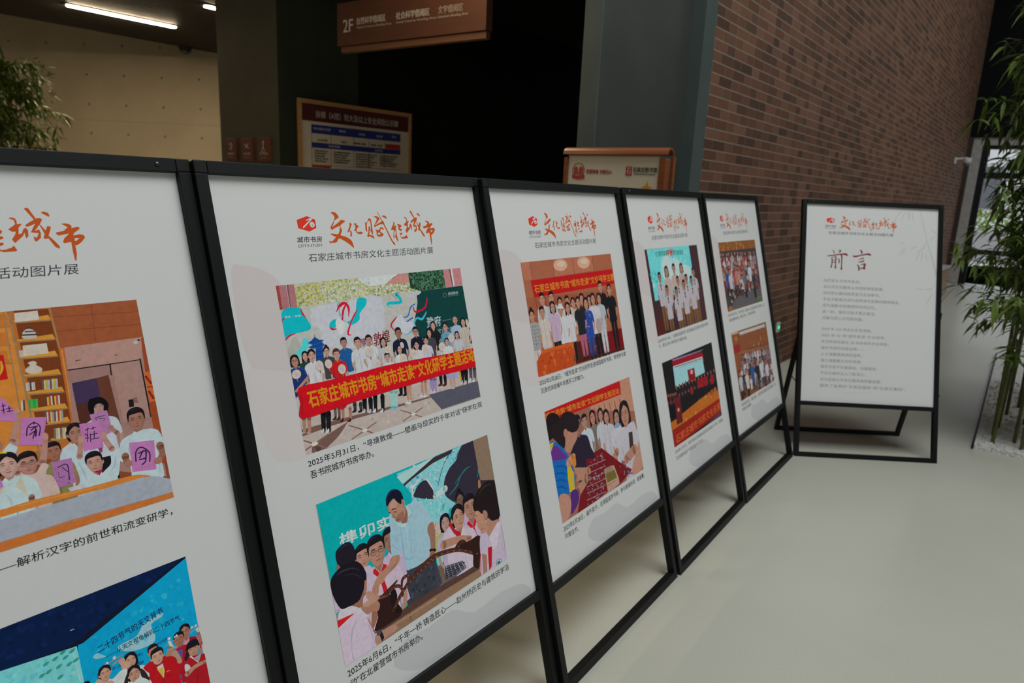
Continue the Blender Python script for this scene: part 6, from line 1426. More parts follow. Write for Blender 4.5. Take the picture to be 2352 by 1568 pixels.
ART['lecture_hall_group_photo'] = [
 ('quad','144.5,839 716.1,835.1 730.2,479.5 150.2,486.8'),
 ('p','7a4428','142.4,838.3 716.2,825.8 720.9,481.5 150.9,484.1'),
 ('b','8a5030 6a3820 96602f','163.7,814.3 703.3,797.1 698.9,689.6 199.6,730.1',24,36.8,91),
 ('p','a8a4a0','261.7,827.8 690.7,817.6 693.6,799.7 269.4,811.3'),
 ('p','a89478','147.3,837.6 242.8,834.7 253.1,824.7 155.3,827.5'),
 ('s','4a2818','3.1 3.1','235.2,816.2 245.5,710.3'),
 ('s','4a2818','3.6 3.6','700.5,790.7 723.3,645'),
 ('p','8a1a1c','155.7,773.3 251.2,767.8 245.9,728.7 151,732'),
 ('m',dict(x=276.5, y=722.2, h=22.6, hair='short', top='3a3440', sk='946452')),
 ('m',dict(x=314.5, y=720.7, h=22.8, hair='short', top='a8a0a8', sk='946452')),
 ('m',dict(x=351.1, y=717.2, h=23, hair='short', top='a8a0a8', sk='946452')),
 ('m',dict(x=394.2, y=712.9, h=23.3, hair='short', top='6a6470', sk='946452')),
 ('m',dict(x=428.4, y=710.1, h=23.5, hair='short', top='8a8890', sk='946452')),
 ('m',dict(x=452.9, y=709.6, h=23.6, hair='short', top='b0a8ae', sk='946452')),
 ('m',dict(x=499.6, y=706.4, h=23.9, hair='short', top='b0a8ae', sk='946452')),
 ('m',dict(x=535, y=703.3, h=24.1, hair='short', top='a8a0a8', sk='946452')),
 ('m',dict(x=576.6, y=699.5, h=24.3, hair='short', top='3a3440', sk='946452')),
 ('m',dict(x=613.3, y=694.3, h=24.5, hair='short', top='a8a0a8', sk='946452')),
 ('m',dict(x=660, y=693.8, h=24.8, hair='short', top='6a6470', sk='946452')),
 ('m',dict(x=699.1, y=690, h=25, hair='short', top='6a6470', sk='946452')),
 ('m',dict(x=265, y=698.2, h=22.5, hair='short', top='6a6470', sk='946452')),
 ('m',dict(x=288.2, y=698.5, h=22.7, hair='short', top='3a3440', sk='946452')),
 ('m',dict(x=332.9, y=691.8, h=22.9, hair='short', top='6a6470', sk='946452')),
 ('m',dict(x=360.8, y=691.6, h=23.1, hair='short', top='8a8890', sk='946452')),
 ('m',dict(x=397.7, y=686.4, h=23.3, hair='short', top='6a6470', sk='946452')),
 ('m',dict(x=440.9, y=682.5, h=23.5, hair='short', top='2a2430', sk='946452')),
 ('m',dict(x=481, y=679.9, h=23.7, hair='short', top='a8a0a8', sk='946452')),
 ('m',dict(x=530.3, y=674.7, h=24, hair='short', top='8a8890', sk='946452')),
 ('m',dict(x=568.8, y=670.5, h=24.2, hair='short', top='3a3440', sk='946452')),
 ('m',dict(x=614.8, y=663.8, h=24.5, hair='short', top='2a2430', sk='946452')),
 ('m',dict(x=641.9, y=666.5, h=24.6, hair='short', top='6a6470', sk='946452')),
 ('m',dict(x=695.1, y=659.9, h=24.9, hair='short', top='6a6470', sk='946452')),
 ('m',dict(x=240.6, y=675.4, h=22.4, hair='short', top='6a6470', sk='946452')),
 ('m',dict(x=270.6, y=669.4, h=22.5, hair='short', top='b0a8ae', sk='946452')),
 ('m',dict(x=306.3, y=669.7, h=22.7, hair='short', top='b0a8ae', sk='946452')),
 ('m',dict(x=349.2, y=660.6, h=23, hair='short', top='3a3440', sk='946452')),
 ('m',dict(x=392.4, y=660.7, h=23.2, hair='short', top='6a5a58', sk='946452')),
 ('m',dict(x=436.5, y=653.1, h=23.5, hair='short', top='3a3440', sk='946452')),
 ('m',dict(x=475.8, y=649.1, h=23.7, hair='short', top='8a8890', sk='946452')),
 ('m',dict(x=520.1, y=643.4, h=23.9, hair='short', top='8a8890', sk='946452')),
 ('m',dict(x=553.7, y=640.7, h=24.1, hair='short', top='a8a0a8', sk='946452')),
 ('m',dict(x=608, y=636.5, h=24.4, hair='short', top='6a5a58', sk='946452')),
 ('m',dict(x=634.6, y=633.1, h=24.6, hair='short', top='3a3440', sk='946452')),
 ('m',dict(x=694.8, y=627.5, h=24.9, hair='short', top='3a3440', sk='946452')),
 ('m',dict(x=218.5, y=646.7, h=22.2, hair='short', top='a8a0a8', sk='946452')),
 ('m',dict(x=247.4, y=645.3, h=22.4, hair='short', top='8a8890', sk='946452')),
 ('m',dict(x=301.4, y=639.2, h=22.7, hair='short', top='8a8890', sk='946452')),
 ('m',dict(x=334.4, y=634.8, h=22.9, hair='short', top='2a2430', sk='946452')),
 ('m',dict(x=379.3, y=632.4, h=23.1, hair='short', top='2a2430', sk='946452')),
 ('m',dict(x=421.5, y=625.8, h=23.3, hair='short', top='2a2430', sk='946452')),
 ('m',dict(x=456, y=623.8, h=23.5, hair='short', top='2a2430', sk='946452')),
 ('m',dict(x=511.5, y=615.6, h=23.8, hair='short', top='2a2430', sk='946452')),
 ('m',dict(x=540.1, y=616.6, h=24, hair='short', top='b0a8ae', sk='946452')),
 ('m',dict(x=593.5, y=605.9, h=24.3, hair='short', top='3a3440', sk='946452')),
 ('m',dict(x=644.4, y=599.8, h=24.6, hair='short', top='3a3440', sk='946452')),
 ('m',dict(x=693.7, y=598.8, h=24.9, hair='short', top='b0a8ae', sk='946452')),
 ('m',dict(x=187.8, y=624.7, h=22, hair='short', top='2a2430', sk='946452')),
 ('m',dict(x=236.7, y=622.1, h=22.3, hair='short', top='2a2430', sk='946452')),
 ('m',dict(x=276.9, y=614, h=22.5, hair='short', top='6a6470', sk='946452')),
 ('m',dict(x=308.3, y=611.9, h=22.7, hair='short', top='3a3440', sk='946452')),
 ('m',dict(x=356.6, y=605.6, h=23, hair='short', top='2a2430', sk='946452')),
 ('m',dict(x=401.1, y=601.9, h=23.2, hair='short', top='b0a8ae', sk='946452')),
 ('m',dict(x=446.1, y=596.3, h=23.5, hair='short', top='3a3440', sk='946452')),
 ('m',dict(x=489.4, y=592.9, h=23.7, hair='short', top='3a3440', sk='946452')),
 ('m',dict(x=532.5, y=585.4, h=23.9, hair='short', top='3a3440', sk='946452')),
 ('m',dict(x=582.5, y=577.5, h=24.2, hair='short', top='b0a8ae', sk='946452')),
 ('m',dict(x=632.5, y=575.2, h=24.5, hair='short', top='2a2430', sk='946452')),
 ('m',dict(x=681.1, y=569.3, h=24.8, hair='short', top='6a5a58', sk='946452')),
 ('m',dict(x=168.4, y=599.6, h=21.9, hair='short', top='6a5a58', sk='946452')),
 ('m',dict(x=209.9, y=597.3, h=22.1, hair='short', top='3a3440', sk='946452')),
 ('m',dict(x=255.1, y=592.6, h=22.4, hair='short', top='2a2430', sk='946452')),
 ('m',dict(x=302.7, y=586.6, h=22.6, hair='short', top='3a3440', sk='946452')),
 ('m',dict(x=333.9, y=579.6, h=22.8, hair='short', top='b0a8ae', sk='946452')),
 ('m',dict(x=389.8, y=575, h=23.1, hair='short', top='8a8890', sk='946452')),
 ('m',dict(x=433, y=569.3, h=23.4, hair='short', top='6a5a58', sk='946452')),
 ('m',dict(x=479.9, y=562.2, h=23.6, hair='short', top='8a8890', sk='946452')),
 ('m',dict(x=518.8, y=559.9, h=23.8, hair='short', top='8a8890', sk='946452')),
 ('m',dict(x=579.2, y=551.2, h=24.2, hair='short', top='2a2430', sk='946452')),
 ('m',dict(x=615, y=543.9, h=24.4, hair='short', top='8a8890', sk='946452')),
 ('m',dict(x=682, y=538.6, h=24.7, hair='short', top='b0a8ae', sk='946452')),
 ('m',dict(x=377.6, y=644.1, h=32.1, hair='short', top='1c4a80', sk='946452', bot='2a2630', feet=504.0)),
 ('m',dict(x=525.7, y=637.8, h=33.3, hair='short', top='a8b0b8', sk='946452', bot='2a2630', feet=493.4)),
 ('m',dict(x=621.4, y=614.8, h=34, hair='short', top='b0acb0', sk='946452', bot='2a2630', feet=467.7)),
 ('m',dict(x=280.4, y=617.6, h=31.3, hair='short', top='b0a89c', sk='946452', bot='2a2630', feet=480.6)),
 ('m',dict(x=463.3, y=635.6, h=32.8, hair='short', top='1a1a1e', sk='946452', bot='2a2630', feet=493.0)),
 ('m',dict(x=182.2, y=623.6, h=30.6, hair='short', top='9aa0a8', sk='946452', bot='2a2630', feet=489.5)),
 ('b','2c3c24 38241e 42302a','160.1,548.9 716.1,530.3 720.9,481.5 153.3,489.7',40,24.2,92),
]
ART['cap1a'] = [
 ('t','1e1e22','——解析汉字的前世和流变研学，','414,889.9 694.8,891 414.4,905',1),
]
ART['cap2a'] = [
 ('t','1e1e22','2025年5月31日，“寻境敦煌——壁画与现实的千年对话”研学在观','139.4,898 710.3,905 139.8,914.3',1),
 ('t','1e1e22','吾书院城市书房举办。','140.5,872.9 315.2,873.6 140.3,889.8',1),
]
ART['cap2b'] = [
 ('t','1e1e22','2025年6月6日，“千年一桥·铸造匠心——赵州桥历史与建筑研学活','146.1,425.1 713.9,436.2 145.5,443.3',1),
 ('t','1e1e22','动”在北翟营城市书房举办。','148.5,400.6 367.5,403.2 148.7,418.4',1),
]
ART['cap3a'] = [
 ('t','1e1e22','2025年5月28日，“城市走读”文化研学走进绿园城市书房，带领参与者','135.3,915 713.2,913 136.1,932.5',1),
 ('t','1e1e22','沉浸式体验端午非遗手工的魅力。','137.2,890 397.6,888.5 136.2,906.3',1),
]
ART['cap3b'] = [
 ('t','1e1e22','2025年5月28日，端午前夕，在绿园城市书房，参与者诵诗词，做香囊，','138.8,450 714.2,446 140.3,468',1),
 ('t','1e1e22','共度佳节。','140.3,426.8 221.8,423.4 140.6,443.2',1),
]
ART['cap4a'] = [
 ('t','1e1e22','2024年9月14日，“主播领读诵中秋”诗文朗诵会在石家庄市图书馆举','139.7,916.5 715.6,914.8 141.8,933.5',0),
 ('t','1e1e22','行，著名主持人带领孩子们朗读共诵。','142.3,896.3 441.4,890 142,912.1',0),
]
ART['cap4b'] = [
 ('t','1e1e22','2024年12月1日，城市书房名家讲座走进石家庄市第四十中学，特邀原','146.7,453 723.9,449.9 146.4,468.8',0),
 ('t','1e1e22','生动演绎讲述“中国戏曲与汉文化”。','148.9,426.2 461.8,423 147.8,442.8',0),
]
ART['cap5a'] = [
 ('t','1e1e22','2024年9月21日，“家书·家信—家庭文化”主题讲座在图书馆举办，邀','139.8,921.2 725.8,915.5 142.3,938.3',0),
 ('t','1e1e22','请家庭教育专家，著名主持人，讲述家风故事。','143.9,895.2 565.4,893.5 144.6,911.5',0),
]
ART['cap5b'] = [
 ('t','1e1e22','2024年6月23日，“品读·经典——城市书房名家讲座”在图书馆举办，带','153.6,456.1 737.9,448.7 151,475.6',0),
 ('t','1e1e22','领读者共读经典。','150.7,431.9 296,431.9 150.6,448.9',0),
]
ART['foreword_title'] = [
 ('s','6a2c30','4.3 6.4 2.9','192.4,1241.7 199.9,1231.9 200.2,1223.1'),
 ('s','6a2c30','2.9 8.7 7.2 1.4','226.8,1247.8 238.5,1241 233,1234.9 224.5,1229.4'),
 ('s','6a2c30','5.8 7.2 7.2 8.7 13 5.8','161.8,1207.4 197.7,1212.8 233.4,1220.4 255,1222.1 270.8,1222.2 280.4,1214.6'),
 ('s','6a2c30','5.8 6.4 6.4 8.7','186.6,1199.1 189.4,1178.8 188,1156.9 184.2,1139.2'),
 ('s','6a2c30','2.9 4.3 7.2 6.7 6.4 8.7 1.4','186.6,1197.6 205.2,1204.4 211.8,1200.3 210.3,1179.8 210.5,1150.7 211,1136.1 204.2,1146'),
 ('s','6a2c30','3.5 4.3','190,1181.8 205.7,1186.9'),
 ('s','6a2c30','3.5 4.9','190.5,1168.7 207.6,1173.1'),
 ('s','6a2c30','2.9 7.2 5.8','224.1,1196.6 231.7,1183.8 229.4,1167.6'),
 ('s','6a2c30','5.8 8.1 6.4 7.2 10.1 1.4','239.3,1217.7 246,1210.7 246.9,1181.6 246.6,1145.2 247.1,1130.6 237.5,1137.4'),
 ('s','6a2c30','4.3 10.1 7.2','353.4,1251.7 363.7,1244.2 364.8,1231.1'),
 ('s','6a2c30','5.8 10.1 7.2 8.7 13 4.3','312.8,1214 325.9,1211.7 357.3,1219.1 391.5,1228 408.8,1228.2 421.2,1222.2'),
 ('s','6a2c30','2.9 5.2 7.2','348,1194.6 363.7,1199 375.7,1203.9'),
 ('s','6a2c30','4.3 7.2 8.7','348.4,1179.3 362.8,1180.7 377,1187.2'),
 ('s','6a2c30','3.5 8.7 8.7 10.1','339.6,1164.3 347.8,1153 351.1,1140.1 351.4,1131.3'),
 ('s','6a2c30','2.9 5.8 13 10.1 8.7','359.1,1160.1 376.1,1167.5 384.8,1166.5 382.4,1151.8 378.4,1141.4'),
 ('s','6a2c30','4.3 7.2 11.6','356.8,1140.4 371.1,1142.5 384.8,1141'),
]
ART['foreword_text'] = [
 ('t','6c6a6e','当历史从书本中走出，','142.6,1049.3 363.3,1047.9 143.1,1069.3',-1),
 ('t','6c6a6e','当公共文化服务从场馆延伸至街巷，','142.7,1011.7 503.5,1009.5 143.2,1031.7',-1),
 ('t','6c6a6e','当市民从被动接受变为主动参与，','142.2,974.1 481.5,972 142.7,994.1',-1),
 ('t','6c6a6e','文化才能真正成为滋养城市发展的精神根系，','141.7,936.5 601.2,933.8 142.2,956.5',-1),
 ('t','6c6a6e','成为凝聚市民情感的共同记忆。','140.6,899 460.6,897.1 141.1,918.9',-1),
 ('t','6c6a6e','这一刻，城市文脉才真正复活，','140.7,861.5 458.8,859.7 141.2,881.4',-1),
 ('t','6c6a6e','文脉与民心才同频共振。','141.4,824 384.7,822.7 141.9,844',-1),
 ('t','6c6a6e','2024 年 104 场文化名家讲座，','139.8,757.6 438.6,757 140.4,776.9',-1),
 ('t','6c6a6e','2025 年 52 场“城市走读”文化研学，','139.8,719.8 522.9,719 140.3,739',-1),
 ('t','6c6a6e','走访研读石家庄 20 余处城市文化地标，','139.7,682 541.8,681.2 140.3,701.2',-1),
 ('t','6c6a6e','城市书房的实践证明——','139.7,644.2 400.4,643.7 140.2,663.4',-1),
 ('t','6c6a6e','人之魂需要阅读的滋养，','139.6,606.4 383.8,606 140.2,625.6',-1),
 ('t','6c6a6e','城之魂需要文化的培根，','139.5,568.7 384.9,568.3 140.1,587.9',-1),
 ('t','6c6a6e','城市书房不仅是驿站，也是服务，','139.5,531 478,530.5 140,550.1',-1),
 ('t','6c6a6e','不仅为城市注入了新活力，','139.4,493.3 408,493 140,512.4',-1),
 ('t','6c6a6e','也为全国公共文化服务高质量发展，','139.4,455.6 504,455.3 139.9,474.8',-1),
 ('t','6c6a6e','提供了宝贵的“石家庄路径”和“石家庄案例”。','139.3,418 650.1,417.5 139.9,437.1',-1),
]
ART['foreword_bamboo'] = [
 ('s','a3a09f','2.9 4.1 5.3 8.2 10.5','702.6,1516.9 742.7,1368.2 759,1298.3 787.3,1217.3 811.7,1124.5'),
 ('s','a7a4a3','2.9 2.9','742.7,1368.2 717.9,1426'),
 ('s','a8a5a4','1.2 8.8 1.8','646,1505.3 641.7,1472.6 642,1440.1'),
 ('s','a8a5a4','1.2 8.8 1.8','622.8,1504.2 606.9,1467.9 595.7,1431.9'),
 ('s','a8a5a4','1.2 8.8 1.8','599.6,1500.1 580.4,1481.4 565.8,1463'),
 ('s','a8a5a4','1.2 8.8 1.8','657.5,1508.8 662.1,1470.6 671.2,1432.6'),
 ('s','a8a5a4','1.2 8.8 1.8','571.3,1472.1 558.3,1442 549.8,1412'),
 ('s','a8a5a4','1.2 8.8 1.8','634.5,1498.8 635.9,1472.3 641.8,1446'),
 ('s','a8a5a4','1.2 8.8 1.8','744.6,1297.6 725.4,1279 710.8,1260.6'),
 ('s','a8a5a4','1.2 8.8 1.8','744.9,1285.8 714.1,1266.6 688,1247.7'),
 ('s','a8a5a4','1.2 8.8 1.8','733.6,1273.5 723.7,1234.7 718.3,1196.3'),
 ('s','a8a5a4','1.2 8.8 1.8','722,1272.9 700.5,1233.6 683.6,1194.6'),
 ('s','a8a5a4','1.2 8.8 1.8','698.2,1295.3 673.2,1279.4 652.7,1263.7'),
 ('s','a8a5a4','1.2 8.8 1.8','749.7,1321.4 739.2,1303.2 733.3,1285.2'),
 ('s','a8a5a4','1.2 8.8 1.8','745.5,1262.3 749.9,1230.1 758.8,1198.2'),
 ('s','a8a5a4','1.2 8.8 1.8','622.6,1303.4 602.8,1305.4 587.7,1307.6'),
 ('s','a8a5a4','1.2 8.8 1.8','629.1,1280.2 615.8,1256 607.2,1232'),
 ('s','a8a5a4','1.2 8.8 1.8','623.1,1285.8 598.5,1252.2 578.6,1218.8'),
 ('s','a8a5a4','1.2 8.8 1.8','776.6,1399.3 792.2,1382.4 812.3,1365.6'),
 ('s','a8a5a4','1.2 8.8 1.8','795.1,1358.9 781.7,1340.6 772.9,1322.5'),
 ('s','a8a5a4','1.2 8.7 1.7','797.4,1053.4 784,1035.2 775.3,1017.2'),
 ('s','a8a5a4','1.2 8.7 1.7','786.2,1041.1 763.8,1034.2 746.1,1027.4'),
 ('s','a8a5a4','1.2 8.7 1.7','798.3,1018.3 779.6,985.2 765.4,952.3'),
 ('s','a8a5a4','1.2 8.7 1.7','787.4,994.3 768.5,967.1 754.2,940'),
 ('s','a8a5a4','1.2 8.7 1.7','751.7,1033.6 720.5,1032 693.9,1030.7'),
 ('s','aaa8a7','3.6 3.6','286.8,386.2 434.7,393.8'),
]

# ================================================================ the setting
def wall_obj(name, p0, yaw, x0, x1, z0, z1, th, material):      # local x along, y into the wall, z up
    o = MB(); o.box(x0, x1, 0, th, z0, z1); w = o.build(name, material); w.location = (p0[0], p0[1], 0); w.rotation_euler = (0, 0, math.radians(yaw)); return structure(w)
fl = MB(); fl.box(-14, 14, -7, 19, -0.12, 0); structure(fl.build('floor', M['floor']))
rf = MB(); rf.box(-14, 14, -7, 19, 8.0, 8.2); structure(rf.build('ceiling', M['roof_dark']))
G = 51.5; gd = Vector((math.cos(math.radians(G)), math.sin(math.radians(G)), 0)); gn = Vector((-gd.y, gd.x, 0))
BR0 = Vector((1.155, 4.503, 0))
BL = 12.46
wall_obj('wall_brick', BR0, G, 0, BL, 0, 8.0, 0.24, M['brick'])
BE = BR0 + gd * BL
wall_obj('wall_left', (0, 11.0), 0, -14, 1.0, 0, 8.0, 0.3, M['concrete'])
wall_obj('wall_west', (-14, -7), 90, 0, 26, 0, 8, 0.2, M['plaster'])
wall_obj('wall_front', (14, -7), 180, 0, 28, 0, 8, 0.2, M['plaster'])
wall_obj('wall_east', (14, 10.2), -90, 0, 17.2, 0, 8, 0.2, M['plaster'])
# dark bulkhead over the entrance, square to the brick wall
wall_obj('wall_back', BE, G - 90, -0.6, 7.0, 2.9, 8.0, 0.3, M['dark_metal_panel'])
# low slatted ceiling over the dark escalator zone
FA = Vector((-6.1035, 8.4945, 0)); fdir = (Vector((-4.4223, 10.4514, 0)) - FA).normalized()
NA = BR0 + gn * 0.42
pl = MB(); q = [FA - fdir * 8, FA + fdir * 5, NA + gd * 4, NA - gd * 9]
pl.prism([(v.x, v.y) for v in q], 3.235, 3.45); structure(pl.build('ceiling_low', M['slat_black']))
sl = MB(); ndir = Vector((fdir.y, -fdir.x, 0))
for k in range(86):
    a = FA + ndir * (0.03 + k * 0.088); b0, b1 = a - fdir * 7, a + fdir * 4.5; w = ndir * 0.026
    sl.prism([((b0-w).x, (b0-w).y), ((b1-w).x, (b1-w).y), ((b1+w).x, (b1+w).y), ((b0+w).x, (b0+w).y)], 3.2, 3.24)
so = sl.build('ceiling_slats', M['slat_black']); structure(so)
ed = MB(); a = FA - ndir * 0.02; w = ndir * 0.02
ed.prism([((a-fdir*8-w).x, (a-fdir*8-w).y), ((a+fdir*8-w).x, (a+fdir*8-w).y), ((a+fdir*8+w).x, (a+fdir*8+w).y), ((a-fdir*8+w).x, (a-fdir*8+w).y)], 3.19, 3.5)
structure(ed.build('trim_1', M['slat_black']))
wall_obj('wall_upper', NA, G, -11, 9, 3.45, 8.0, 0.2, M['plaster'])
# olive pillar with its small signs, and the dark green wall that runs back from it
PC = Vector((-2.049, 6.0, 0)); pd = Vector((math.cos(math.radians(139)), math.sin(math.radians(139)), 0)); sd = Vector((math.cos(math.radians(48)), math.sin(math.radians(48)), 0))
pm = MB(); pl_ = [PC, PC + pd * 1.036, PC + pd * 1.036 + sd * 1.2, PC + sd * 0.06]; pm.prism([(v.x, v.y) for v in pl_], 0, 3.2); structure(pm.build('wall_pillar', M['olive_paint']))
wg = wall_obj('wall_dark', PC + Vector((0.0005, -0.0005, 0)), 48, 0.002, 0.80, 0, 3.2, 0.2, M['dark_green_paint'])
wall_obj('wall_dark_panel', PC, 48, 0.806, 9.0, 0, 3.2, 0.2, M['unlit_wall_black'])  # blackness of the unlit escalator opening is put into this colour
# recessed steel surround next to the brick wall
C0 = BR0
def steel(name, x0, x1, y0, y1, material):
    o = MB(); o.box(x0, x1, y0, y1, 0, 3.45); w = o.build(name, material, bevel=0.003); w.location = C0; w.rotation_euler = (0, 0, math.radians(G)); return structure(w)
steel('trim_2', -1.286, -1.272, 0, 0.10, M['teal_steel'])
steel('trim_3', -1.2715, -0.1595, 0.083, 0.10, M['grey_steel_panel'])
steel('trim_4', -0.159, -0.003, -0.002, 0.10, M['teal_steel'])

# entrance at the far end: jamb, pilaster, door frame, glass, and the street outside
ed_ = Vector((math.cos(math.radians(G-90)), math.sin(math.radians(G-90)), 0))
def front(name, x0, x1, y0, y1, z0, z1, material, bevel=0.0):
    o = MB(); o.box(x0, x1, y0, y1, z0, z1); w = o.build(name, material, bevel=bevel); w.location = BE; w.rotation_euler = (0, 0, math.radians(G-90)); return structure(w)
front('trim_5', -0.02, 0.08, -0.05, 0.3, 0, 2.9, noisy('brown_jamb', (0.035, 0.018, 0.012), (0.045, 0.024, 0.016), 5, 0.5))
front('trim_6', 0.08, 0.24, 0.02, 0.3, 0, 2.75, M['pale_stone'])
front('trim_7', 0.08, 3.0, 0.05, 0.3, 2.75, 2.9, M['pale_stone'])
dr = thing('door_1', BE, G-90, None, None); structure(dr)
fm = MB(); fm.box(0.24, 0.36, 0.10, 0.2, 0, 2.75); fm.box(2.6, 2.7, 0.10, 0.2, 0, 2.75); fm.box(0.36, 2.7, 0.10, 0.2, 2.12, 2.24); fm.box(0.36, 2.7, 0.10, 0.2, 2.68, 2.75); fm.box(0.36, 2.6, 0.11, 0.19, 0.62, 0.72); fm.box(1.55, 1.63, 0.1, 0.2, 0, 2.2)
fm.build('door_frame', M['black_metal'], dr, bevel=0.004)
gl = MB(); gl.box(0.36, 2.6, 0.145, 0.153, 0.02, 2.7); gl.build('door_glass', M['glass'], dr)
front('wall_entrance', 2.7, 7.0, 0.02, 0.3, 0, 2.9, M['pale_stone'])
def out_of(x, y): return BE + ed_ * x + gd * y
pv = MB(); pv.box(-8, 14, 0.3, 30, -0.1, 0.0); po = pv.build('ground_outside', M['paving']); po.location = BE; po.rotation_euler = (0, 0, math.radians(G-90)); structure(po)
b = thing('street_building', out_of(3, 20), G-90, 'pale building facade seen through the glass entrance door', 'building')
f_ = MB(); f_.box(-9, 9, 0, 6, 0, 9); f_.build('facade', M['facade'], b)
for k in range(6):
    w = MB(); w.box(-8 + k*2.8, -6.6 + k*2.8, -0.02, 0.05, 1.6, 3.4); w.build('window', mat('window_grey', (0.12, 0.12, 0.13), 0.3), b)
lw = MB(); lw.box(-5, 5, 0, 0.4, 0, 0.9); lo = lw.build('low_wall', M['facade']); lo.location = out_of(2.5, 8); lo.rotation_euler = (0, 0, math.radians(G-90)); tag(lo, 'low white garden wall outside the glass entrance door', 'wall')
random.seed(9)
sh = MB()
for k in range(700):
    c = Vector((random.uniform(-2, 2), random.uniform(-.5, .5), random.uniform(0.1, 1.5))); a = Vector((random.uniform(-1, 1), random.uniform(-1, 1), random.uniform(-1, 1))).normalized() * 0.11; b2 = a.cross(Vector((random.random(), random.random(), 1))).normalized() * 0.06
    sh.add([c-a, c+b2, c+a, c-b2], [(0, 1, 2, 3)])
so_ = sh.build('shrub', M['shrub_green']); so_.location = out_of(1.2, 10); tag(so_, 'bright green shrub outside behind the low white wall', 'shrub')

# ================================================================ exhibition boards
TILT = 0.25724983; ST, CT = math.sin(TILT), math.cos(TILT)
BW, BH, BAR, DEP, REC, MID = 0.84, 1.545, 0.0255, 0.030, 0.012, 0.331
def slant(u, v, e): return (u, max(-1, v*ST - e*CT), max(0.0, v*CT + e*ST))      # u across, v up the slope, e towards the viewer
def onpaper(u, v, e): return slant(u, v, e - REC)
def frame_part(name, parent, u0, u1, v0, v1, e0=-DEP, e1=0.0, material=None, bevel=0.0012):
    o = MB(lambda p: slant(*p)); o.box(u0, u1, v0, v1, e0, e1); return o.build(name, material or M['black_metal'], parent, bevel=bevel)
def board_frame(root, screws=()):
    frame_part('top_rail', root, BAR+.002, BW-BAR-.002, BH-BAR, BH); frame_part('upright', root, 0, BAR, 0, BH-BAR-.0005); frame_part('upright', root, BW-BAR, BW, 0, BH-BAR-.0005)
    frame_part('middle_rail', root, BAR+.0003, BW-BAR-.0003, MID-BAR, MID); frame_part('bottom_rail', root, BAR+.0003, BW-BAR-.0003, 0, 0.0275)
    for a in (0, BW-BAR-.0015): frame_part('corner_joint', root, a, a+BAR+.0015, BH-BAR, BH+.0004, -DEP, .0006, M['black_plastic'], 0.0025)
    for a in screws:
        sc_ = MB(lambda p: slant(a+p[0], BH-BAR/2+p[1], p[2])); sc_.lathe([(0.0045, -0.001), (0.0045, 0.001), (0.0032, 0.0022), (0.001, 0.0025)], 14); sc_.build('screw', M['screw'], root, smooth=True)
    hz = 0.885; hp = slant(0, hz, -DEP)
    def leg(u):
        o = MB(); y0, z0, y1 = hp[1]+.004, hp[2], 0.49
        o.add([(u, y0, z0), (u+.024, y0, z0), (u+.024, y0+.027, z0-.004), (u, y0+.027, z0-.004), (u, y1-.026, 0), (u+.024, y1-.026, 0), (u+.024, y1, 0), (u, y1, 0)], [(0,1,2,3),(7,6,5,4),(0,4,5,1),(1,5,6,2),(2,6,7,3),(3,7,4,0)])
        return o.build('rear_leg', M['black_metal'], root, bevel=0.0012)
    leg(0.045); leg(0.836)
    o = MB(); o.box(0.0695, 0.8355, 0.464, 0.49, 0, 0.025); o.build('rear_rail', M['black_metal'], root, bevel=0.0012)
    for u in (0.041, 0.862):
        o = MB(); p0 = slant(u, 0.40, -DEP); t_ = 0.50; p1 = (u, hp[1] + (0.47-hp[1])*t_, hp[2]*(1-t_)); o.tube([p0, p1], 0.003, 8); o.build('strut', M['rod'], root)
    for u in (0.045, 0.836):
        o = MB(); p = slant(u, hz, -DEP); o.box(u-.002, u+.026, p[1]-.004, p[1]+.02, p[2]-.03, p[2]+.012); o.build('hinge', M['black_plastic'], root, bevel=0.002)
    return frame_part('poster', root, BAR-.004, BW-BAR+.004, MID-.004, BH-BAR+.004, -REC-.005, -REC, M['paper'], 0)
def label_ink(name): return Ink().run(ART[name])
heads = None
def header(poster, du=0.0, dv=0.0):
    pl = lambda u, v, e: onpaper(u+du, v+dv, e)
    label_ink('title').build('title_lettering', poster, pl); label_ink('logo').build('logo', poster, pl); label_ink('subtitle').build('subtitle', poster, pl)
BOARDS = [
 (-0.8395, 0.4477, 0.91330, 'black framed easel board nearest the camera, with children holding pink papers', 'children_with_papers_photo', 'astronomy_class_photo', ['cap1a']),
 (-0.3172, 1.1080, 0.91330, 'black framed easel board with a red banner outdoors over a man showing a model bridge', 'group_photo_with_banner', 'bridge_model_photo', ['cap2a', 'cap2b']),
 (0.2114, 1.7669, 0.94955, 'black framed easel board with a red banner indoors over women sorting beads at a table', 'red_banner_group_photo', 'sachet_making_photo', ['cap3a', 'cap3b']),
 (0.7136, 2.4590, 0.95870, 'black framed easel board with a white shirted choir above an orange stage', 'school_choir_photo', 'stage_ceremony_photo', ['cap4a', 'cap4b']),
 (1.2023, 3.1490, 0.94126, 'black framed easel board at the far end of the slanting row, two brown crowd photos', 'auditorium_group_photo', 'lecture_hall_group_photo', ['cap5a', 'cap5b']),
]
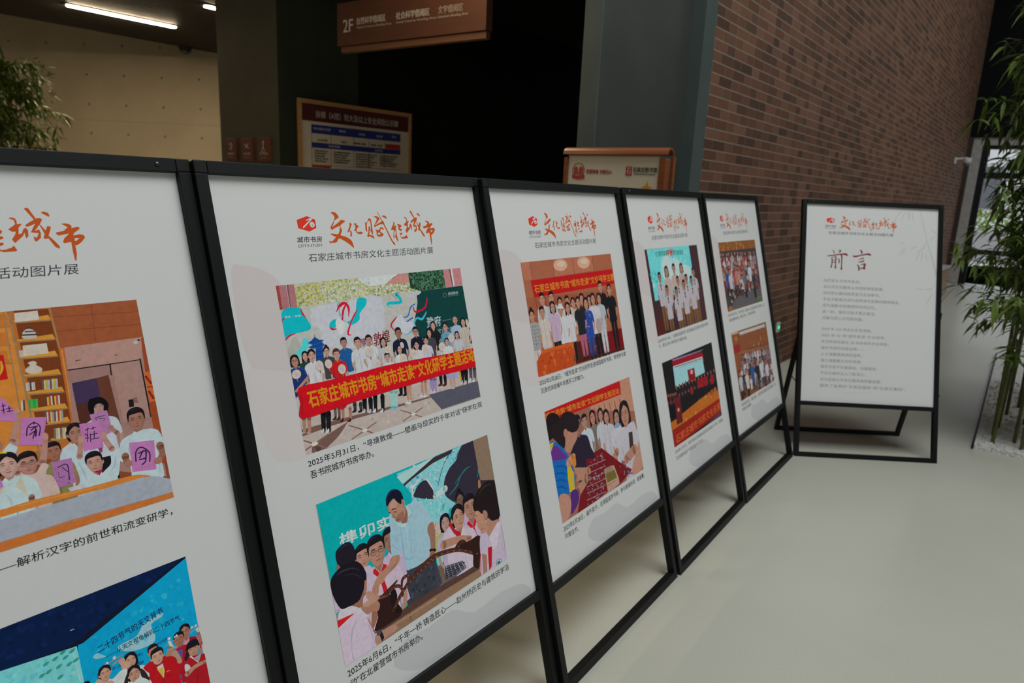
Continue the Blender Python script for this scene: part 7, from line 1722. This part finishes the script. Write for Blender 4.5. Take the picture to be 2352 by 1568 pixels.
for bx, by, a, lab, p1, p2, caps in BOARDS:
    root = thing('exhibition_board', (bx, by, 0), math.degrees(a), lab, 'display board', 'easel boards standing in the exhibition')
    poster = board_frame(root, {0: (BW-.062,), 3: (.062,)}.get(len([o for o in bpy.data.objects if o.name.startswith('exhibition_board')])-1, ())); poster['label'] = 'white poster panel printed with photos and captions'
    for i, cmd in enumerate(ART['hills']): Ink(.01 + i*.008).run([cmd]).build('printed_hill', poster, onpaper, 'faint tinted hill printed on the poster')
    header(poster)
    for p in (p1, p2): label_ink(p).build('printed_photo', poster, onpaper, p.replace('_', ' '))
    for cp in caps: label_ink(cp).build('caption', poster, onpaper)
root = thing('exhibition_board', (1.7079, 3.8335, 0), math.degrees(-0.01637), 'black framed easel board with a text only foreword poster facing the camera beside the bamboo', 'display board', 'easel boards standing in the exhibition')
poster = board_frame(root, (.062,)); poster['label'] = 'white poster panel printed with a foreword'
label_ink('foreword_bamboo').build('printed_bamboo', poster, onpaper, 'pale grey bamboo printed on the poster')['kind'] = 'stuff'
header(poster, -0.068, 0.003)
label_ink('foreword_title').build('heading', poster, onpaper, 'dark red brush heading'); label_ink('foreword_text').build('body_text', poster, onpaper, 'grey lines of small text')

# ================================================================ signs
def flat_text(parent, name, txt, x, z, w, h, y, material, bold=0, th=0.0015):     # lettering standing on a front face, local x right, z up, y into
    V, F = glyph_mesh(txt, bold); o = MB(); o.v = [(x + u*w, y, z + v*h) for u, v in V]; o.f = list(F)
    me = o.build(name, material, parent); sm = me.modifiers.new('solid', 'SOLIDIFY'); sm.thickness = th; sm.offset = 0; return me
# hanging direction sign
hs = thing('hanging_sign', (-1.420, 5.5, 2.412), 146-180, 'long brown wooden floor sign marked 2F hanging in front of the black opening', 'sign')
SW = 1.395
o = MB(); o.box(0, SW, 0, 0.07, 0.047, 0.345); o.build('sign_board', M['sign_wood'], hs, bevel=0.002)
o = MB(); o.box(0.03, SW-.004, 0.012, 0.058, 0, 0.043); o.build('lower_trim', M['sign_trim_wood'], hs, bevel=0.002)
for xx in (0.30, 1.12):
    o = MB(); o.tube([(xx, 0.035, 0.345), (xx, 0.035, 0.79)], 0.006, 8); o.build('suspension_rod', M['rod'], hs)
flat_text(hs, 'floor_number', '2F', 0.066, 0.139, 0.105, 0.087, -0.001, M['letter_grey'], 1)
for i, (xx, w, cn, en) in enumerate(((0.213, 0.29, '自然科学借阅区', 'Natural Sciences Reading Area'), (0.605, 0.31, '社会科学借阅区', 'Social Sciences Reading Area'), (0.99, 0.215, '文学借阅区', 'Literature Reading Area'))):
    flat_text(hs, 'area_name', cn, xx, 0.180, w, 0.048, -0.001, M['letter_grey'] if i < 2 else M['letter_dim'], 1); flat_text(hs, 'area_name_english', en, xx, 0.148, w*1.2, 0.022, -0.001, M['letter_dim'], 0)
# three small plaques on the pillar
PN = 139-180
for i, (a, w, txt, lab) in enumerate(((0.922, 0.205, '母婴室', 'reddish brown restroom plaque on the pillar, leftmost of the three'), (0.625, 0.21, '饮水处', 'reddish brown restroom plaque on the pillar, middle one of the three'), (0.338, 0.215, '第三卫生间', 'reddish brown restroom plaque on the pillar, closest to the pillar corner'))):
    p = PC + pd * a; pq = thing('restroom_plaque', (p.x, p.y, 1.61), PN, lab, 'sign', 'small plaques on the olive pillar')
    nrm = 0.018
    o = MB(); o.box(0, w, -nrm, 0.0, 0, 0.2); o.build('plate', M['plaque_red'], pq, bevel=0.002)
    flat_text(pq, 'lettering', txt, w*.2, 0.052, w*.6, 0.022, -nrm-.001, M['letter_grey'], 1); flat_text(pq, 'small_lettering', 'Rest Room', w*.24, 0.026, w*.5, 0.012, -nrm-.001, M['letter_dim'])
    g = MB()
    def seg(pts, r=0.004): g.tube([(w*.5+u, -nrm-.002, 0.125+v) for u, v in pts], r, 6)
    if i == 0: seg([(-.03, .02), (0, .03), (.0, -.02), (-.02, -.02)]); seg([(.02, .03), (.03, -.01), (.01, -.03)])
    elif i == 1: seg([(-.04, .02), (-.01, .0), (.03, .025)]); seg([(-.02, -.01), (.01, .0), (.03, -.02)])
    else: seg([(0, .045), (0.015, .035), (0, .025), (-.015, .035), (0, .045)]); seg([(0, .022), (0, -.02), (.025, -.03), (.02, -.05), (-.02, -.05), (-.03, -.03), (-.01, -.015)])
    g.build('pictogram', M['letter_grey'], pq)
# safety notice board on the dark wall
nb = thing('notice_board', (-1.9466 + 0.019, 6.1138 - 0.017, 1.20), 48, 'wood framed safety notice board with maroon heading on the dark wall', 'notice board')
NW, NH = 1.232, 0.945
o = MB(); o.box(0.03, NW-.03, -0.014, 0.0, 0.03, NH-.03); o.build('panel', noisy('cream_panel', (0.56, 0.50, 0.41), (0.60, 0.54, 0.45), 3, 0.5), nb)
for nm, q in (('frame_rail', (0, NW, NH-.035, NH)), ('frame_rail', (0, NW, 0, .035)), ('frame_stile', (0, .035, .0352, NH-.0352)), ('frame_stile', (NW-.03, NW, .0352, NH-.0352))):
    o = MB(); o.box(q[0], q[1], -.03, 0, q[2], q[3]); o.build(nm, M['oak'], nb, bevel=0.003)
def plate(nm, x0, x1, z0, z1, c, e=0.0155): o = MB(); o.box(x0, x1, -e, -.0135, z0, z1); return o.build(nm, c, nb)
maroon = mat('maroon', (0.075, 0.012, 0.016), 0.5); navy = mat('navy', (0.018, 0.035, 0.22), 0.5); redp = mat('notice_red', (0.45, 0.03, 0.02), 0.5); inkd = mat('notice_ink', (0.05, 0.045, 0.05), 0.5)
plate('heading_band', 0.036, NW-.031, 0.768, 0.909, maroon)
flat_text(nb, 'heading', '扶梯（A馆）较大及以上安全风险公示牌', 0.175, 0.80, 0.90, 0.062, -.0165, M['letter_grey'], 1)
plate('table_band', 0.130, 1.105, 0.668, 0.742, navy); plate('table_band', 0.130, 1.105, 0.548, 0.592, navy); plate('red_cell', 0.925, 1.105, 0.594, 0.640, redp); plate('red_cell', 0.130, 0.325, 0.340, 0.400, redp); plate('table_band', 0.83, 0.97, 0.285, 0.345, mat('notice_dark', (0.03, 0.035, 0.07), 0.5))
for xx, zz, w, tx in ((0.15, .70, .17, '较大风险点名称'), (0.41, .70, .07, '风险点位'), (.62, .69, .07, '风险等级'), (.82, .69, .07, '管控层级'), (1.0, .70, .06, '责任人'), (.30, .561, .12, '管控措施'), (.80, .561, .09, '应急措施'), (.185, .358, .08, '应急电话')): flat_text(nb, 'table_text', tx, xx, zz, w, 0.02, -.0165, M['letter_grey'])
flat_text(nb, 'table_text', '自动扶梯', .19, .606, .1, .02, -.0165, inkd); flat_text(nb, 'table_text', '扶梯口', .43, .606, .06, .02, -.0165, inkd); flat_text(nb, 'table_text', '可能导致人员伤害', .56, .606, .14, .02, -.0165, inkd); flat_text(nb, 'table_text', '设备部、安全部', .76, .606, .13, .02, -.0165, inkd)
for xx in (.325, .565, .735, .915): plate('table_line', xx, xx+.003, .40, .668, inkd, .0150)
plate('table_line', .13, 1.105, .40, .403, inkd, .0150); plate('table_line', .13, .133, .40, .668, inkd, .0150)
for i, (xx, w, n) in enumerate(((.155, .14, 5), (.35, .18, 5), (.585, .24, 6), (.86, .21, 5))):
    for k in range(n): flat_text(nb, 'table_text', ['定期检查维护设备运行', '禁止攀爬嬉戏倚靠扶手', '乘梯时请站稳扶好', '发现异常立即停机'][(i+k) % 4], xx, .515-k*.022, w*(1-.12*(k % 3)), .015, -.0165, inkd)
flat_text(nb, 'table_text', '发生事故时立即按下急停按钮并拨打救援电话', .36, .363, .45, .018, -.0165, inkd)
# red wood information stand behind the boards
SS = 0.9583
st = thing('information_stand', (0.2116, 3.45, 1.4652*(1-SS)), 143-180, 'glossy red wood information stand with library notice behind the boards', 'information stand')
st.scale = (SS, SS, SS); GZ = -1.4652*(1-SS)/SS
TW, TH = 0.563, 1.69
o = MB(); o.box(0.0, 0.022, 0.0, 0.05, GZ, TH-.05); o.build('post', M['red_wood'], st, bevel=0.004)
o = MB(); o.box(TW-.035, TW, 0.0, 0.05, GZ, TH-.05); o.build('post', M['red_wood'], st, bevel=0.004)
o = MB(); o.box(0.0225, TW-.0355, 0.0, 0.05, 1.648, 1.669); o.build('top_rail', M['red_wood'], st, bevel=0.003)
o = MB(); n_ = 12; prof = [(-.004 + 0.038*(1-math.cos(PI*k/n_)), 1.655 + .034*math.sin(PI*k/n_)) for k in range(n_+1)]
inner = [(0.004 + 0.030*(1-math.cos(PI*(n_-k)/n_)), 1.655 + .024*math.sin(PI*(n_-k)/n_)) for k in range(n_+1)]
pr = prof + inner; N2 = len(pr)
o.add([(-.004, y, z) for y, z in pr] + [(TW+.006, y, z) for y, z in pr], [tuple(range(N2)), tuple(range(2*N2-1, N2-1, -1))] + [(i, (i+1) % N2, N2+(i+1) % N2, N2+i) for i in range(N2)])
o.build('rolled_top', M['red_wood'], st)
o = MB(); o.box(TW+.001, TW+.016, 0.05, 0.072, GZ, 1.65); o.build('back_stile', M['red_wood'], st, bevel=0.003)
o = MB(); o.box(0.0225, TW-.0355, 0.012, 0.03, 0.75, 1.6475); o.build('notice_panel', noisy('stand_paper', (0.66, 0.59, 0.48), (0.70, 0.63, 0.52), 2, 0.2), st)
o = MB(); o.box(0.0225, TW-.0355, 0.0, 0.05, 0.71, 0.749); o.build('lower_rail', M['red_wood'], st, bevel=0.003)
sr = mat('stand_red', (0.42, 0.05, 0.045), 0.5); sb = mat('stand_black', (0.05, 0.06, 0.045), 0.5); so2 = mat('stand_orange', (0.65, 0.25, 0.01), 0.5)
def on(z, x): return (x, 0.0105, z)
eb = MB()
def ring(cx, cz, r0, r1, a0, a1, n=22):
    P_ = []; 
    for k in range(n+1):
        a = a0 + (a1-a0)*k/n; P_ += [on(cz+r0*math.sin(a), cx+r0*math.cos(a)), on(cz+r1*math.sin(a), cx+r1*math.cos(a))]
    eb.add(P_, [(2*k, 2*k+1, 2*k+3, 2*k+2) for k in range(n)])
ring(.084, 1.577, .033, .036, 0, 2*PI); 
for d in (-1, 1): eb.add([on(1.556, .084), on(1.590, .084+d*.004), on(1.596, .084+d*.016), on(1.588, .084+d*.028), on(1.556, .084+d*.026)], [(0, 1, 2, 3, 4)])
eb.add([on(1.556, .050), on(1.550, .075), on(1.556, .120), on(1.536, .124), on(1.532, .080), on(1.540, .048)], [(0, 1, 2, 3, 4, 5)])
eo = eb.build('emblem', sr, st); sm = eo.modifiers.new('s', 'SOLIDIFY'); sm.thickness = .0008
flat_text(st, 'slogan', '党建铸魂 书香沁心', .130, 1.562, .148, .021, .0105, sr, 1)
sq = MB(); sq.box(.352, .386, .0095, .0118, 1.558, 1.600); sq.build('seal', sr, st, bevel=.003)
flat_text(st, 'seal_character', '石', .358, 1.564, .022, .030, .0088, M['letter_grey'], 0); flat_text(st, 'library_name', '石家庄图书馆', .391, 1.574, .125, .024, .0105, sb, 1); flat_text(st, 'library_name_english', 'SHIJIAZHUANG LIBRARY', .398, 1.562, .112, .006, .0105, sb)
sp = MB(); cz, cx = 1.505, .470; pts = [on(cz+(.030 if k % 2 == 0 else .010)*math.cos(PI*k/4), cx+(.030 if k % 2 == 0 else .010)*math.sin(PI*k/4)) for k in range(8)]; sp.add(pts, [tuple(range(8))]); so3 = sp.build('star', so2, st); sm = so3.modifiers.new('s', 'SOLIDIFY'); sm.thickness = .0008

# ================================================================ lamps and cameras
def lamp(name, a, b, w, lab, glow='lamp_diffuser'):
    a, b = Vector(a), Vector(b); d = (b-a).normalized(); n = Vector((d.y, -d.x, 0)); L_ = (b-a).length
    o = thing(name, (a.x, a.y, 3.2), math.degrees(math.atan2(d.y, d.x)), lab, 'ceiling light', 'linear lamps in the slatted ceiling')
    h = MB(); h.box(-.02, L_+.02, -w/2-.012, w/2+.012, -0.012, -0.001); h.build('housing', M['slat_black'], o)
    e = MB(); n_ = 8
    poly = [(-0 + w/2*math.cos(PI/2+PI*k/n_) + w/2, w/2*math.sin(PI/2+PI*k/n_)) for k in range(n_+1)] + [(L_-w/2 + w/2*math.cos(-PI/2+PI*k/n_), w/2*math.sin(-PI/2+PI*k/n_)) for k in range(n_+1)]
    e.prism(poly, -0.022, -0.0125); e.build('diffuser', M[glow], o); return o
lamp('linear_lamp', (-4.961, 7.915, 0), (-4.217, 8.806, 0), 0.085, 'long glowing linear lamp in the dark slatted ceiling at upper left')
lamp('linear_lamp', (-3.36, 7.66, 0), (-2.62, 8.55, 0), 0.085, 'cropped pale linear lamp at the top edge beside the olive pillar', 'lamp_diffuser_dim')
lamp('linear_lamp', (-1.0, 3.75, 0), (-0.26, 4.64, 0), 0.085, 'unseen linear lamp added to brighten the hanging sign and notice board', 'lamp_diffuser_dim')  # out of view, added to brighten the notice board and hanging sign
lamp('linear_lamp', (-3.6, 2.2, 0), (-2.86, 3.09, 0), 0.085, 'unseen linear lamp added behind the boards to warm the information stand', 'lamp_diffuser_added')  # out of view, added for warm light on the information stand
lamp('linear_lamp', (-7.2, 7.2, 0), (-6.46, 8.09, 0), 0.085, 'unseen linear lamp added far to the left to brighten the concrete wall')  # out of view, added to lift the left part of the concrete wall
dm = thing('dome_camera', (-4.739, 10.13, 3.19), 0, 'black dome security camera under the edge of the slatted ceiling', 'security camera')
o = MB(); o.lathe([(0.085, 0), (0.085, -0.02), (0.078, -0.028)], 24); o.build('mount', M['black_plastic'], dm, smooth=False)
o = MB(); o.lathe([(0.072, -0.0285), (0.070, -0.05), (0.055, -0.075), (0.03, -0.09), (0.004, -0.095)], 24); o.build('dome', M['glass_dome'], dm, smooth=True)
cp = BR0 + gd * 10.95
wc = thing('wall_camera', (cp.x, cp.y, 2.33), G, 'small white security camera on the far end of the brick wall', 'security camera')
o = MB(); o.box(-.04, .04, -.03, 0, -.02, .09); o.build('wall_plate', M['white_plastic'], wc, bevel=.004)
o = MB(); o.tube([(0, -.03, .06), (0, -.2, .075)], .022, 10); o.build('bracket', M['white_plastic'], wc)
o = MB(lambda p: (p[0], p[1]-.2, p[2]+.03)); o.lathe([(0.06, .05), (0.065, .03), (0.065, -.03), (0.055, -.04)], 20); o.build('housing', M['white_plastic'], wc, smooth=True)
o = MB(lambda p: (p[0], p[1]-.2, p[2]-.0105)); o.lathe([(0.052, 0), (0.048, -.03), (0.03, -.052), (.004, -.06)], 20); o.build('lens_dome', mat('dome_grey', (.12, .12, .13), .15), wc, smooth=True)
gp = BR0 + gd * 1.945
gl_ = thing('indicator_light', (gp.x, gp.y, 0.33), G, 'tiny green indicator light low on the brick wall', 'light')
o = MB(); o.box(-.04, .04, -.012, 0, .0, .09); o.build('plate', M['white_plastic'], gl_, bevel=.003)
o = MB(lambda p: (p[0], -.013 - p[2], p[1] + .045)); o.lathe([(.014, 0), (.012, .006), (.003, .009)], 14); o.build('led', M['green_led'], gl_, smooth=True)
# bench along the brick wall
bn = BR0 + gd * 2.62
be = thing('wooden_bench', (bn.x, bn.y, 0), G, 'brown wooden bench cabinet along the foot of the brick wall', 'bench')
o = MB(); o.box(0, 7.3, -.36, -.004, .06, .50); o.build('carcass', M['bench_wood'], be, bevel=.004)
o = MB(); o.box(-.01, 7.31, -.38, -.003, .5005, .53); o.build('top', M['pale_stone'], be, bevel=.004)
o = MB(); o.box(.05, 7.25, -.32, -.01, 0, .0595); o.build('plinth', M['black_metal'], be)

# ================================================================ bamboo
def leaf(mb, base, d, L_, w, droop, r):
    d = d.normalized(); side = d.cross(Vector((0, 0, 1)))
    if side.length < .1: side = Vector((1, 0, 0))
    side = (side.normalized() + Vector((0, 0, r.uniform(-.5, .5)))).normalized(); nn = side.cross(d)
    ax = [base + d*(L_*t) + Vector((0, 0, -droop*L_*t*t)) for t in (0, .3, .65, 1)]
    ws = (0.15, 1, .75)
    P_ = [ax[0]]
    for k in (1, 2): P_ += [ax[k] + side*w*ws[k] + nn*w*.25, ax[k] - nn*w*.1, ax[k] - side*w*ws[k] + nn*w*.25]
    P_ += [ax[3]]
    mb.add(P_, [(0, 2, 1), (0, 3, 2), (1, 2, 5, 4), (2, 3, 6, 5), (4, 5, 7), (5, 6, 7)])
def bamboo(x, y, h, lean, seed, label, group, n0=4, z0=0.03, spread=0.36, dens=1.0, lsize=1.0, low=0.5):
    r = random.Random(seed); root = thing('bamboo_plant', (x, y, 0), 0, label, 'bamboo', group)
    pts = []; n = 17
    for k in range(n+1):
        t_ = k/n; pts.append(Vector((lean[0]*t_*t_ + .02*math.sin(5*t_+seed), lean[1]*t_*t_, z0 + h*t_)))
    cu = MB(); rad = [0.0115*(1-.65*k/n) for k in range(n+1)]
    P2, R2 = [], []
    for k in range(n+1):
        P2.append(pts[k]); R2.append(rad[k])
        if k < n:
            P2.append(pts[k]*.94+pts[k+1]*.06); R2.append(rad[k]*.98); 
            P2.append(pts[k]*.06+pts[k+1]*.94); R2.append(rad[k+1]*.98); P2.append(pts[k]*.02+pts[k+1]*.98); R2.append(rad[k+1]*1.18)
    cu.tube(P2, R2, 8); cu.build('culm', M['culm'], root, smooth=True)
    br = MB(); lf = MB()
    for k in range(2, n+1):
        if pts[k].z < low: continue
        for _ in range(max(1, int(round((4.2 if k < 8 else 5.4)*dens)))):
            a = r.uniform(0, 2*PI); L_ = spread*r.uniform(.5, 1.15)*(1.0 if k < n-2 else .6); d = Vector((math.cos(a), math.sin(a), r.uniform(.1, .8))); b0 = pts[k]; seg = [b0]
            for j in range(1, 5): seg.append(b0 + d*(L_*j/4) + Vector((0, 0, -.35*L_*(j/4)**2)))
            br.tube(seg, [.0028, .0024, .002, .0016, .001], 5)
            for j in range(1, 5):
                for _ in range(4 if j < 4 else 5):
                    q = seg[j] + Vector((r.uniform(-.02, .02),)*3); aa = a + r.uniform(-1.9, 1.9); leaf(lf, q, Vector((math.cos(aa), math.sin(aa), r.uniform(-1.3, .7))), r.uniform(.08, .155)*lsize, r.uniform(.009, .0145)*lsize, r.uniform(.1, .7), r)
    tag(br.build('branches', M['culm'], root), kind='stuff')
    f_ = lf.build('foliage', M['leaf'], root); tag(f_, kind='stuff')
bed0 = Vector((2.935, 4.11, 0)); be1 = Vector((math.cos(math.radians(53.7)), math.sin(math.radians(53.7)), 0)); be2 = Vector((math.cos(math.radians(-33.7)), math.sin(math.radians(-33.7)), 0))
gb = thing('planting_bed', bed0, 53.7, 'bed of white gravel at the right edge where the bamboo stands', 'planting bed')
o = MB(); o.box(0.012, 3.6, -1.6, -.012, 0, .03); g_ = o.build('gravel', M['gravel'], gb); 
ed2 = MB(); ed2.box(0, 3.6, -.0115, 0, 0, .034); ed2.build('edging', M['black_metal'], gb); 
random.seed(3)
pb = MB()
for k in range(900):
    s_, t_ = random.uniform(.02, 2.2), -random.uniform(.02, .75); rr = random.uniform(.006, .017); c = Vector((s_, t_, .031)); ph = random.random()*6
    ringp = [c + Vector((rr*math.cos(ph+2*PI*j/6)*random.uniform(.7, 1.1), rr*math.sin(ph+2*PI*j/6)*random.uniform(.7, 1.1), 0)) for j in range(6)]; topp = [c + (q-c)*.6 + Vector((0, 0, rr*.6)) for q in ringp]
    pb.add(ringp+topp, [tuple(range(6, 12))] + [(j, (j+1) % 6, 6+(j+1) % 6, 6+j) for j in range(6)])
pbo = pb.build('pebbles', M['gravel'], gb); tag(pbo, kind='stuff')
def bed(s_, t_): return bed0 + be1*s_ + be2*t_
B1 = bed(.10, .09); bamboo(B1.x, B1.y, 3.6, (.22, .25), 1, 'front bamboo with a bare stem at the near corner of the gravel bed', 'bamboo in the gravel bed', low=.62, dens=.75)
FB = [(.22, .20), (.08, .24), (.30, .10), (.05, .40), (.42, .30), (.55, .12), (.75, .25), (.95, .14), (1.25, .22), (.35, .55), (1.6, .35), (.12, .62), (.65, .55), (1.0, .6), (.5, .75), (.9, .85), (1.35, .5), (1.9, .5), (.18, .36), (.6, .36)]
LB = {0: 'dark stemmed bamboo just behind the front stem in the gravel bed', 1: 'bamboo rising at the near edge of the gravel bed, right of the front stem', 5: 'bamboo whose leafy twigs reach towards the foreword board'}
for i, (s_, t_) in enumerate(FB):
    q = bed(s_, t_); rr = random.Random(50+i)
    bamboo(q.x, q.y, rr.uniform(3.3, 4.3), (rr.uniform(.0, .3), rr.uniform(-.1, .3)), 20+i, LB.get(i, 'leafy green bamboo in the dense clump at the right edge'), 'bamboo in the gravel bed', low=.75, dens=.95, spread=.38)
for i, (xx, yy, hh) in enumerate(((-5.45, 7.0, 2.75), (-5.25, 7.35, 2.45), (-5.7, 6.8, 2.9))):
    bamboo(xx, yy, hh, (.05, .0), 70+i, 'leafy bamboo at the far left in front of the concrete wall', 'bamboo by the concrete wall', low=.9, spread=.40, dens=2.2, z0=0.0)
